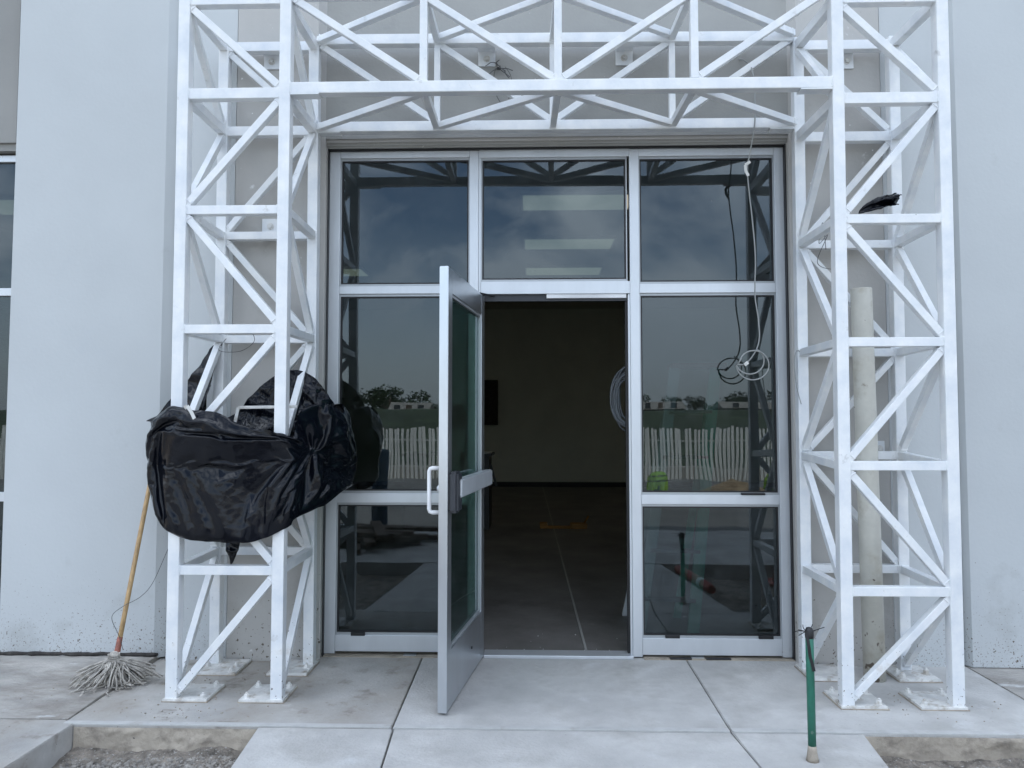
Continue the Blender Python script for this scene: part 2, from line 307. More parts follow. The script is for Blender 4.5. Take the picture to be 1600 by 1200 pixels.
def pebbles(name, items, m, rd):
    V, F = [], []
    for x, y, z, r_, sq in items:
        k = len(V); mtx = Matrix.Rotation(rd.random() * 6, 3, 'Z') @ Matrix.Rotation(rd.uniform(-.5, .5), 3, 'X') @ Matrix.Diagonal((1, rd.uniform(.55, 1), sq))
        for v in ICO_V: V.append(Vector((x, y, z)) + mtx @ (v * r_ * rd.uniform(.75, 1.2)))
        F += [(a + k, b + k, c + k) for a, b, c in ICO_F]
    me = bpy.data.meshes.new(name); me.from_pydata(V, [], F); me.materials.append(m); o = bpy.data.objects.new(name, me); COL.objects.link(o); return o
def stones(x0, x1, y0, y1, n, seed):
    rd = random.Random(seed); it = []
    for i in range(n):
        x = rd.uniform(x0, x1); y = y1 - (y1 - y0) * rd.random() ** 1.5; r_ = .0028 + .012 * rd.random() ** 3.5
        it.append((x, y, soil_z(x, y, 1 if x < 0 else 5) + r_ * .25, r_, rd.uniform(.45, .8)))
    return pebbles('gravel', it, M['stone'], rd)
tag(stones(-2.11, -1.2, -1.5, -1.0, 4500, 3), 'loose stones and gravel in the dug pit left of the walkway', kind='stuff')
tag(stones(1.5, 3.6, -1.5, -1.0, 7000, 4), 'loose stones and gravel in the dug pit right of the walkway', kind='stuff')
# grit scattered on the slabs round the plates and pit edge
def grit(n, areas, seed, rmax):
    rd = random.Random(seed); it = []
    for i in range(n):
        x0, x1, y0, y1 = rd.choice(areas); x = rd.gauss((x0 + x1) / 2, (x1 - x0) / 4); y = rd.gauss((y0 + y1) / 2, (y1 - y0) / 4); r_ = rmax * (.2 + .8 * rd.random() ** 3)
        if y < -.06: it.append((x, y, r_ * .4 + (.012 if x < -2.23 else .001), r_, .6))
    return pebbles('grit', it, M['edge'], rd)
tag(grit(700, [(-2.1, -1.2, -.97, -.75), (-2.1, -1.1, -.5, -.2), (-2.1, -1.3, -.75, -.4), (1.5, 2.3, -.9, -.4), (-3.2, -2.3, -.9, -.3)], 5, .0055), 'fine grit and crumbs of soil scattered over the concrete slabs', kind='stuff')

# ------------------------------------------------------------------ the building
bd = thing('commercial_building', 'pale blue grey tilt-up concrete building with glazed entrance and dark tinted panes', 'building', (0, 0, 0))
FY = -.05    # face of the wall panels
def part(name, b, m, **k): return b.build(name, M[m], bd, **k)
def pier(x0, x1, z1=8.0, y=FY, m='pier', name='wall_panel', z0=.012, back=.3):
    # a tilt-up panel with chamfered vertical arrises
    return part(name, B().prism([(x0, y + .045), (x0 + .055, y), (x1 - .06, y), (x1, y + .045), (x1, back), (x0, back)], z0, z1), m)
part('wall_panel', B().prism([(-3.168, FY - .012), (-2.236, FY - .012), (-2.176, FY + .033), (-2.176, .3), (-3.168, .3)], .012, 8), 'pier')
part('wall_panel', B().box(-2.176, -1.815, FY + .008, .3, .0, 8.0), 'pier')
part('wall_panel', B().prism([(-1.809, FY), (-1.262 - .05, FY), (-1.262 - .012, FY + .05), (-1.262 - .012, .3), (-1.809, .3)], .0, 8), 'panel')
part('wall_panel', B().prism([(2.068, FY), (2.068, .3), (1.527 + .012, .3), (1.527 + .012, FY + .05), (1.527 + .05, FY)], .0, 8), 'panel')
part('wall_panel', B().box(2.074, 2.462, FY + .008, .3, .0, 8.0), 'pier')
part('wall_panel', B().prism([(2.462, FY + .05), (2.50, FY - .012), (12, FY - .012), (12, .3), (2.462, .3)], .004, 8), 'pier')
part('joint_strip', B().tube([(x_ * .03 - 5, FY - .014 + .006 * fbm((x_ * .2, 0, 0)), .034 + .006 * fbm((x_ * .31, 4, 0))) for x_ in range(94)], [.011 + .006 * fbm((x_ * .4, 8, 0)) for x_ in range(94)], 8), 'tar')
# recessed grey wall above the entrance, its lip and soffit
X0, X1 = -1.274, 1.539
part('lintel_wall', B().prism([(X0, FY + .05), (X0 + .055, .0), (X1 - .055, .0), (X1, FY + .05), (X1, .3), (X0, .3)], 3.135, 8), 'greywall')
part('lintel_lip', B().box(X0, X1, .014, .3, 3.118, 3.1352), 'panel')
part('lintel_lip', B().box(X0, X1, .026, .3, 3.10, 3.118), 'greywall')
part('soffit', B().box(X0, X1, .033, .3, 3.088, 3.10), 'greywall')
part('jamb_strip', B().box(X0 - .0, X0 + .006, .0, .3, 0, 3.088), 'panel'); part('jamb_strip', B().box(X1 - .006, X1, .0, .3, 0, 3.088), 'panel')
# wall above the left-hand window
part('lintel_wall', B().prism([(-7, .0), (-3.215, .0), (-3.215, .3), (-7, .3)], 3.135, 8), 'greywall2'); part('lintel_groove', B().box(-3.2149, -3.1681, .02, .3, 3.09, 8), 'greywall2')
part('lintel_lip', B().box(-7, -3.2151, .02, .3, 3.09, 3.1349), 'greywall2')
part('roof', B().box(-7, 12, -.02, 26, 8.0, 8.15), 'greywall')
part('wall_panel', B().box(-7.3, -7, -.05, 26, -.1, 8.1), 'pier'); part('wall_panel', B().box(12, 12.3, -.05, 26, -.1, 8.1), 'pier'); part('wall_panel', B().box(-7.3, 12.3, 26, 26.3, -.1, 8.1), 'pier')
# sealant gap between frame and jamb
part('sealant', B().box(-1.2725, -1.262, .035, .1, .0, 3.088), 'black'); part('sealant', B().box(1.5255, 1.536, .035, .1, .0, 3.088), 'black'); part('sealant', B().box(-1.26, 1.525, .045, .1, 3.078, 3.088), 'black')

# storefront frame
S = .06; D2 = .115
fr = B()
bx = lambda x0, x1, z0, z1, y0=S: fr.box(x0, x1, y0, D2, z0, z1, .0025)
bx(-1.262, -1.196, .012, 3.077); bx(1.468, 1.525, .012, 3.077)              # jambs
bx(-.392, -.3375, .008, 3.077); bx(-.337, -.3225, .008, 3.031, S + .006)      # left mullion and door jamb
bx(.588, .645, .008, 3.077); bx(.5745, .5878, .008, 2.18, S + .006)
bx(-1.1955, -.3925, 3.035, 3.077); bx(.6455, 1.4675, 3.030, 3.077); bx(-.337, .5875, 3.031, 3.079)
bx(-.3220, .5875, 2.181, 2.258, S - .002)                                    # transom bar
bx(-1.1955, -.3925, 2.186, 2.234); bx(.6455, 1.4675, 2.183, 2.240)
bx(-1.1955, -.3925, .912, .969); bx(.6455, 1.4675, .908, .964)
bx(-1.1955, -.3925, .026, .122); bx(.6455, 1.4675, .020, .118)
sf = part('window_frame', fr, 'alu')
bd2 = B()
for x0, x1, z0, z1 in ((-1.1955, -.3925, 2.234, 3.035), (.6455, 1.4675, 2.24, 3.03), (-1.1955, -.3925, .969, 2.186), (.6455, 1.4675, .964, 2.183), (-1.1955, -.3925, .122, .912), (.6455, 1.4675, .118, .908), (-.322, .574, 2.258, 3.031)):
    t_ = .014
    for a in ((x0, x0 + .007, z0, z1), (x1 - .007, x1, z0, z1), (x0 + .007, x1 - .007, z1 - t_, z1), (x0 + .007, x1 - .007, z0, z0 + t_)):
        bd2.box(a[0], a[1], S + .012, S + .04, a[2], a[3])
g2 = bd2.build('glazing_bead', M['alu2'], sf)
gk = B()
for x0, x1, z0, z1 in ((-1.188, -.3995, 2.248, 3.021), (.6525, 1.4605, 2.254, 3.016), (-1.188, -.3995, .983, 2.172), (.6525, 1.4605, .978, 2.169), (-1.188, -.3995, .136, .898), (.6525, 1.4605, .132, .894), (-.315, .567, 2.272, 3.017)):
    k_ = .009
    for a in ((x0, x0 + k_, z0, z1), (x1 - k_, x1, z0, z1), (x0 + k_, x1 - k_, z1 - k_, z1), (x0 + k_, x1 - k_, z0, z0 + k_)): gk.box(a[0], a[1], S + .016, S + .036, a[2], a[3])
    B().box(x0 + .004, x1 - .004, S + .022, S + .028, z0 + .004, z1 - .004).build('pane', M['glass'], sf)
gk.build('gasket', M['black'], sf)
# the black setting blocks left on the sills
for x in (-1.10, .78, 1.33): B().box(x, x + .085, S - .004, S + .02, .118, .138, .003).build('setting_block', M['black'], sf)
B().box(1.24, 1.38, S - .01, S + .02, .9645, .976, .003).build('setting_block', M['black'], sf)
for x in (.93, -.78): B().box(x, x + .075, S - .012, S + .03, .000, .011).build('shim', M['alu2'], sf)
B().box(.80, .93, S - .03, S + .0, .0, .01, .003).build('shim', M['black'], sf); B().box(1.01, 1.16, S - .03, S, .0, .01, .003).build('shim', M['black'], sf)
part('threshold', B().box(-.30, .588, S - .03, D2 + .03, .0, .02, .004), 'alu')
part('sill_mortar', B().box(-1.26, -.40, .03, .12, -.02, .006), 'edge'); part('sill_mortar', B().box(.65, 1.53, .03, .12, -.02, .006), 'edge')
# weather strip round the opening, door stop
part('weather_strip', B().box(.560, .5743, S + .03, S + .055, .02, 2.16), 'black'); part('weather_strip', B().box(-.322, -.308, S + .04, S + .055, .02, 2.16), 'black')
part('weather_strip', B().box(-.31, .57, S + .02, S + .05, 2.14, 2.1805), 'dark')
part('door_stop', B().box(.08, .565, S + .004, S + .02, 2.155, 2.1805, .002), 'white')

# left-hand window, mostly out of the frame
f2 = B()
for a in ((-3.226, -3.170, .012, 3.077), (-5.2, -5.14, .012, 3.077), (-4.2, -4.14, .012, 3.077)): f2.box(a[0], a[1], S, D2, a[2], a[3], .0025)
for z0, z1 in ((3.035, 3.077), (2.186, 2.234), (.912, .969), (.026, .122)):
    f2.box(-5.14, -4.2, S, D2, z0, z1, .0025); f2.box(-4.14, -3.226, S, D2, z0, z1, .0025)
lf = part('window_frame', f2, 'alu')
for x0, x1 in ((-5.14, -4.2), (-4.14, -3.226)):
    for z0, z1 in ((2.234, 3.035), (.969, 2.186), (.122, .912)): B().box(x0, x1, S + .022, S + .028, z0, z1).build('pane', M['glass'], lf)
part('wall_panel', B().box(-7, -5.2, FY, .3, 0, 3.135), 'pier')

# interior room
part('interior_floor', B().box(-6.9, 11.9, .116, 11.9, -.1, .008), 'infloor')
part('interior_wall', B().box(-6.95, -6.85, .3, 11.9, 0, 3.9), 'inwall'); part('interior_wall', B().box(6.0, 6.1, .3, 11.9, 0, 3.9), 'inwall'); part('interior_wall', B().box(-6.95, 6.1, 11.87, 12, 0, 3.9), 'inwall')
part('ceiling', B().box(-6.95, 6.1, .3, 12, 3.9, 4.0), 'ceil')
part('skirting', B().box(-6.8, 6.0, 11.85, 11.869, .008, .11), 'black')
part('floor_joint', B().prism([(.312, .14), (.326, .14), (.20, 11.8), (.188, 11.8)], .0085, .0115), 'joint')
for x, y in [(-.14, y) for y in (1.4, 3.5, 5.45, 7.3)] + [(-4.0, 7.3)] + [(x, y) for x in (4.5, -6.3) for y in (1.4, 3.5, 5.45, 7.3, 9.2)]:  # the outermost left and right rows are unseen, added to brighten the room
    t_ = B().box(x, x + 1.25, y, y + .6, 3.86, 3.8995).build('ceiling_or_fill_light', M['white'], bd)
    B().box(x + .025, x + 1.225, y + .025, y + .575, 3.855, 3.8595).build('diffuser', M['lamp'], t_)

# the open door
dr = B()
hx, hy = -.298, .052; dv = Vector((-.131, -.9914, 0)).normalized(); nv = Vector((-dv.y, dv.x, 0)); nv = nv if nv.x > 0 else -nv   # nv points to the inner face (+X)
Wd, Td, Z0, Z1 = .905, .045, .012, 2.165
def dpt(u, t, z): return Vector((hx, hy, 0)) + dv * u + nv * (t - Td) + Vector((0, 0, z))   # u along the leaf, t: 0 outer face .. Td inner face
def dbox(b, u0, u1, t0, t1, z0, z1, bev=.0025):
    vs = [b.bm.verts.new(dpt(u, t, z)) for z in (z0, z1) for u, t in ((u0, t0), (u1, t0), (u1, t1), (u0, t1))]
    fs = [b.bm.faces.new([vs[i] for i in f]) for f in ((0, 3, 2, 1), (4, 5, 6, 7), (0, 1, 5, 4), (1, 2, 6, 5), (2, 3, 7, 6), (3, 0, 4, 7))]
    if bev: bmesh.ops.bevel(b.bm, geom=list({e for f in fs for e in f.edges}), offset=bev, segments=2, affect='EDGES')
dbox(dr, 0, .085, 0, Td, Z0, Z1); dbox(dr, Wd - .085, Wd, 0, Td, Z0, Z1)
dbox(dr, .085, Wd - .085, .001, Td - .001, Z0, .29); dbox(dr, .085, Wd - .085, .001, Td - .001, Z1 - .125, Z1)
door = part('door', dr, 'dooralu', label='open aluminium door swung outwards with green tinted glass')
t_ = B(); dbox(t_, .087, Wd - .087, .019, .026, .292, Z1 - .127, 0); t_.build('pane', M['doorglass'], door)
t_ = B()
for t0, t1 in ((.006, .018), (.027, Td - .006)):
    dbox(t_, .0855, .098, t0, t1, .2905, Z1 - .1255, 0); dbox(t_, Wd - .098, Wd - .0855, t0, t1, .2905, Z1 - .1255, 0); dbox(t_, .098, Wd - .098, t0, t1, .2905, .303, 0); dbox(t_, .098, Wd - .098, t0, t1, Z1 - .138, Z1 - .1255, 0)
t_.build('glazing_bead', M['alu2'], door)
t_ = B(); dbox(t_, .04, Wd - .06, Td + .012, Td + .058, 1.028, 1.118, .006); dbox(t_, .02, .10, Td, Td + .03, 1.04, 1.105, .004); t_.build('panic_bar', M['alu'], door)
t_ = B(); dbox(t_, Wd - .105, Wd - .006, Td + .0005, Td + .05, .958, 1.158, .012); t_.build('panic_bar_end_case', M['dark'], door)
t_ = B(); uu = Wd - .05
t_.tube([dpt(uu, .002, 1.172), dpt(uu, -.045, 1.172), dpt(uu, -.055, 1.168), dpt(uu, -.060, 1.158), dpt(uu, -.060, .972), dpt(uu, -.055, .96), dpt(uu, -.045, .956), dpt(uu, .002, .956)], .0105, 14)
t_.build('pull_handle', M['white'], door)
t_ = B(); t_.tube([dpt(Wd - .03, .001, 1.075), dpt(Wd - .03, -.010, 1.075)], .017, 16); t_.tube([dpt(Wd - .03, -.010, 1.075), dpt(Wd - .03, -.014, 1.075)], .011, 12); t_.build('lock_cylinder', M['alu'], door)
t_ = B(); t_.tube([dpt(.02, Td * .5, Z1), dpt(.02, Td * .5, Z1 + .012)], .014, 12); t_.bar(dpt(.05, Td * .5, Z1 + .014), (-.24, .075, 2.172), .022, .006, (0, 0, 1)); t_.build('pivot_arm', M['dark'], door)
t_ = B(); t_.tube([dpt(.35, Td + .001, .16), dpt(.35, Td + .004, .16)], .008, 10); t_.build('screw_cap', M['black'], door)

# ------------------------------------------------------------------ the steel truss portal
tp = thing('truss_portal', 'white painted square steel tube truss gateway framing the glazed entrance', 'steel truss', (.12, -.4, 0))
tp.location = (0, 0, 0)
TZ = 3.62
YFc, YBc = -.67, -.13                 # centre planes of the front and back tubes
legs = {'LF0': (-1.833, -1.820), 'LF1': (-1.295, -1.288), 'RF0': (1.558, 1.535), 'RF1': (2.088, 2.066),
        'LB0': (-1.851, -1.836), 'LB1': (-1.307, -1.291), 'RB0': (1.553, 1.533), 'RB1': (2.104, 2.077)}
def LX(k, z): a, b = legs[k]; return b + (a - b) * z / 3.6
def tpart(name, b, m='paint'): return b.build(name, M[m], tp)
for k in legs:
    y = YFc if k[1] == 'F' else YBc
    tpart('leg', B().bar((LX(k, .015), y, .015), (LX(k, TZ + .03), y, TZ + .03), .06, .06, bev=.005))
wr = random.Random(77)
def weld(b, c, d, w, t, up):
    # a lumpy bead round the end of a tube
    c, d, u = Vector(c), Vector(d).normalized(), Vector(up); u = (u - d * u.dot(d)).normalized(); v = d.cross(u); pts = []; rr = []
    cs = [(-1, -1), (1, -1), (1, 1), (-1, 1), (-1, -1)]
    for (a0, b0), (a1, b1) in zip(cs, cs[1:]):
        for k in range(7):
            f = k / 7; pts.append(c + v * ((a0 + (a1 - a0) * f) * w / 2) + u * ((b0 + (b1 - b0) * f) * t / 2) + d * wr.uniform(-.0012, .0012)); rr.append(wr.uniform(.0024, .0048))
    b.tube(pts + [pts[0]], rr + [rr[0]], 6)
def brace_bar(p, q, w, t, up=(0, 1, 0), bev=.003):
    p, q = Vector(p), Vector(q); d = (q - p).normalized(); b = B().bar(p - d * .026, q + d * .026, w, t, up, bev)
    weld(b, p - d * .002, d, w, t, up); weld(b, q + d * .002, d, w, t, up); return b
def cross_bar(p, q, w, t, up=(0, 1, 0), bev=.003):
    p, q = Vector(p), Vector(q); d = (q - p).normalized(); b = B().bar(p, q, w, t, up, bev); weld(b, p + d * .001, d, w, t, up); weld(b, q - d * .001, d, w, t, up); return b
lv = {'L': [3.62, 3.115, 2.498, 1.877, 1.262, .650], 'R': [3.575, 3.048, 2.425, 1.800, 1.182, .565]}
lvb = {'L': [3.645, 3.130, 2.50, 1.885, 1.265, .655], 'R': [3.605, 3.058, 2.424, 1.797, 1.21, .572]}
h = .03
for s in 'LR':
    F0, F1, B0, B1 = s + 'F0', s + 'F1', s + 'B0', s + 'B1'
    for i in range(6):
        zf, zb = lv[s][i], lvb[s][i]; hh = .056 if i < 2 else .046
        tpart('crossbar', cross_bar((LX(F0, zf) + h, YFc, zf), (LX(F1, zf) - h, YFc, zf), hh, .050))
        tpart('crossbar', cross_bar((LX(B0, zb) + h, YBc, zb), (LX(B1, zb) - h, YBc, zb), hh, .050))
        for f, b in ((F0, B0), (F1, B1)):
            tpart('crossbar', cross_bar((LX(f, zf), YFc + h, zf), (LX(b, zb), YBc - h, zb), hh - .004, .044, (1, 0, 0)))
    for i in range(6):
        za, zb = lv[s][i] - .028, (lv[s][i + 1] + .028 if i < 5 else .045)
        ba, bb = lvb[s][i] - .028, (lvb[s][i + 1] + .028 if i < 5 else .045)
        d = .020
        tl = i % 2 == 0
        if tl: p, q = (LX(F0, za) + h + d * .6, YFc, za - d), (LX(F1, zb) - h - d * .6, YFc, zb + d)
        else: p, q = (LX(F1, za) - h - d * .6, YFc, za - d), (LX(F0, zb) + h + d * .6, YFc, zb + d)
        tpart('brace', brace_bar(p, q, .038, .040, bev=.003))
        if i < 5:
            if tl: p, q = (LX(B0, ba) + h + d * .6, YBc, ba - d), (LX(B1, bb) - h - d * .6, YBc, bb + d)
            else: p, q = (LX(B1, ba) - h - d * .6, YBc, ba - d), (LX(B0, bb) + h + d * .6, YBc, bb + d)
            tpart('brace', brace_bar(p, q, .036, .038))
        for f, b in ((F0, B0), (F1, B1)):
            front_top = tl if s == 'L' else not tl
            if front_top: p, q = (LX(f, za), YFc + h + d * .6, za - d), (LX(b, bb), YBc - h - d * .6, bb + d)
            else: p, q = (LX(b, ba), YBc - h - d * .6, ba - d), (LX(f, zb), YFc + h + d * .6, zb + d)
            tpart('brace', brace_bar(p, q, .036, .036, (1, 0, 0)))
# beam over the entrance
fl, fh, bl, bh = 3.138, 3.655, 3.148, 3.680
xa, xb = LX('LF1', 3.1) + h, LX('RF0', 3.1) - h; ya, yb = LX('LB1', 3.1) + h, LX('RB0', 3.1) - h
tpart('chord', cross_bar((xa, YFc - .001, fl), (xb, YFc - .001, fl - .006), .060, .058, bev=.005)); tpart('chord', cross_bar((xa, YFc - .001, fh), (xb, YFc - .001, fh), .058, .058))
tpart('chord', cross_bar((ya, YBc - .001, bl), (yb, YBc - .001, bl - .006), .060, .058, bev=.005)); tpart('chord', cross_bar((ya, YBc - .001, bh), (yb, YBc - .001, bh - .02), .060, .058))
# chord running on behind each column, fixed to the wall
FX = [xa, -.571, .129, .832, xb]; BX = [ya, -.570, .116, .818, yb]
for k in (1, 2, 3):
    tpart('crossbar', cross_bar((FX[k], YFc, fl + h), (FX[k], YFc, fh - h), .040, .042)); tpart('crossbar', cross_bar((BX[k], YBc, bl + h), (BX[k], YBc, bh - h), .036, .040))
    tpart('crossbar', cross_bar((FX[k], YFc + h, fl - .004), (BX[k], YBc - h, bl - .004), .036, .040, (0, 0, 1))); tpart('crossbar', cross_bar((FX[k], YFc + h, fh), (BX[k], YBc - h, bh - .01), .036, .040, (0, 0, 1)))
for k in range(4):
    e = .03
    for X, Y, z0, z1 in ((FX, YFc, fl, fh), (BX, YBc, bl, bh)):
        if k < 2: p, q = (X[k] + e, Y, z1 - h - .016), (X[k + 1] - e, Y, z0 + h + .016)
        else: p, q = (X[k + 1] - e, Y, z1 - h - .016), (X[k] + e, Y, z0 + h + .016)
        tpart('brace', brace_bar(p, q, .038, .038))
    for z0, z1 in ((fl, bl), (fh, bh)):
        if k in (0, 1): p, q = (BX[k] + .02, YBc - h - .01, z1 - .006), (FX[k + 1] - .02, YFc + h + .01, z0 - .006)
        else: p, q = (FX[k] + .02, YFc + h + .01, z0 - .006), (BX[k + 1] - .02, YBc - h - .01, z1 - .006)
        tpart('brace', brace_bar(p, q, .038, .036, (0, 0, 1)))
# splice plates under the chord ends
for x0, x1, y, z in ((xa, xa + .15, YFc, fl - .035), (xb - .16, xb, YFc, fl - .042), (ya, ya + .13, YBc, bl - .034), (yb - .14, yb, YBc, bl - .042)):
    tpart('splice_plate', B().box(x0, x1, y - .034, y + .03, z - .003, z + .004))
# base plates with anchor bolts
def hexbolt(c, r_=.017, hgt=.016):
    b = B(); b.lathe([(r_ * 1.5, 0), (r_ * 1.5, .003)], c, 16, True); b.lathe([(r_, .003), (r_, hgt), (r_ * .85, hgt + .003)], c, 6, True); b.lathe([(r_ * .5, hgt), (r_ * .5, hgt + .010), (r_ * .4, hgt + .012)], c, 10)
    return b
def plate(x0, x1, y0, y1, bolts):
    z = .004
    p = tpart('base_plate', B().box(x0, x1, y0, y1, z, z + .013, .002), 'plate')
    tpart('grout', B().prism([(x0 - .004, y0 - .003), (x1 + .006, y0 - .005), (x1 + .005, y1 + .004), (x0 - .006, y1 + .005)], .001, z + .001), 'edge')
    for x, y in bolts: hexbolt((x, y, z + .013), random.uniform(.014, .018), random.uniform(.012, .02)).build('bolt', M['plate'], p)
for k, sx, sy in (('LF0', 1, 1), ('LF1', -1, 1), ('RF0', 1, 1), ('RF1', -1, 1), ('LB0', 1, -1), ('LB1', -1, -1), ('RB0', 1, -1), ('RB1', -1, -1)):
    x = LX(k, 0); y = YFc if k[1] == 'F' else YBc
    Xs = sorted((x - sx * .038, x + sx * .185)); Ys = sorted((y - sy * .038, y + sy * .185))
    if k == 'RB1': Xs = [x - .11, x + .11]
    if k[1] == 'B': Ys = [YBc - .185, -.07]
    plate(Xs[0], Xs[1], Ys[0], Ys[1], [(Xs[0] + .03 if sx < 0 else Xs[1] - .03, Ys[0] + .03), (Xs[0] + .03, Ys[1] - .03 if sy > 0 else Ys[0] + .1), (Xs[1] - .03, Ys[1] - .035 if sy > 0 else Ys[0] + .1)])
# wall brackets with a bolt
for x0, x1, z0, z1 in ((-1.642, -1.545, 3.55, 3.64), (-.336, -.231, 3.575, 3.662), (.503, .606, 3.57, 3.657), (1.83, 1.91, 3.505, 3.595), (-1.636, -1.534, 2.53, 2.625), (1.82, 1.89, 2.45, 2.54), (1.975, 2.035, 1.20, 1.29)):
    yb_ = FY if (x0 < -1.2 or x0 > 1.5) else .0
    b = B().box(x0, x1, yb_ - .012, yb_ - .001, z0, z1, .001)
    b.box(x0, x1, YBc + .0, yb_ - .001, z1 if z0 > 3 else z0 - .010, (z1 if z0 > 3 else z0 - .010) + .008)
    p = tpart('wall_bracket', b)
    t_ = B(); cx, cz = (x0 + x1) / 2, (z0 + z1) / 2
    t_.tube([(cx, yb_ - .012, cz), (cx, yb_ - .015, cz)], .021, 16); t_.tube([(cx, yb_ - .014, cz), (cx, yb_ - .026, cz)], .013, 6); t_.build('bolt', M['plate'], p)

# ------------------------------------------------------------------ black plastic sheet wrapped round the left column
def _n(x, y, z): return noise.noise(Vector((x, y, z)))
def sheet_fold(s, z, k=1.0, seed=0):
    # smooth sheets that meet in sharp creases: each term is |single-octave noise|
    w1 = _n(s * .9 + seed, z * 2.2, 2) ; w2 = _n(s * .9, z * 2.2 + seed, 9)
    sag = .05 * math.cos(s * 1.7 + seed) + .06 * w2
    a = abs(_n(s * 1.5 + seed + w1 * .5, (z + sag) * 6.5, 1.7)); c = abs(_n(s * 3.4 + w1 * 1.5 + seed, (z + sag) * 9 + w2, 5.1)); e = abs(_n(s * 5 + z * 7 + seed, z * 9 - s * 4 + w1, 8.8)); g = abs(_n(s * 12 - z * 9, z * 14 + s * 8 + seed, 3.2))
    return k * (.040 - .085 * a - .036 * c - .020 * e - .0065 * g)
bag = thing('black_plastic_sheet', 'crumpled black plastic sheeting wrapped round the left truss column at waist height', 'plastic sheet', (-1.55, -.4, .8))
bag.location = (0, 0, 0)
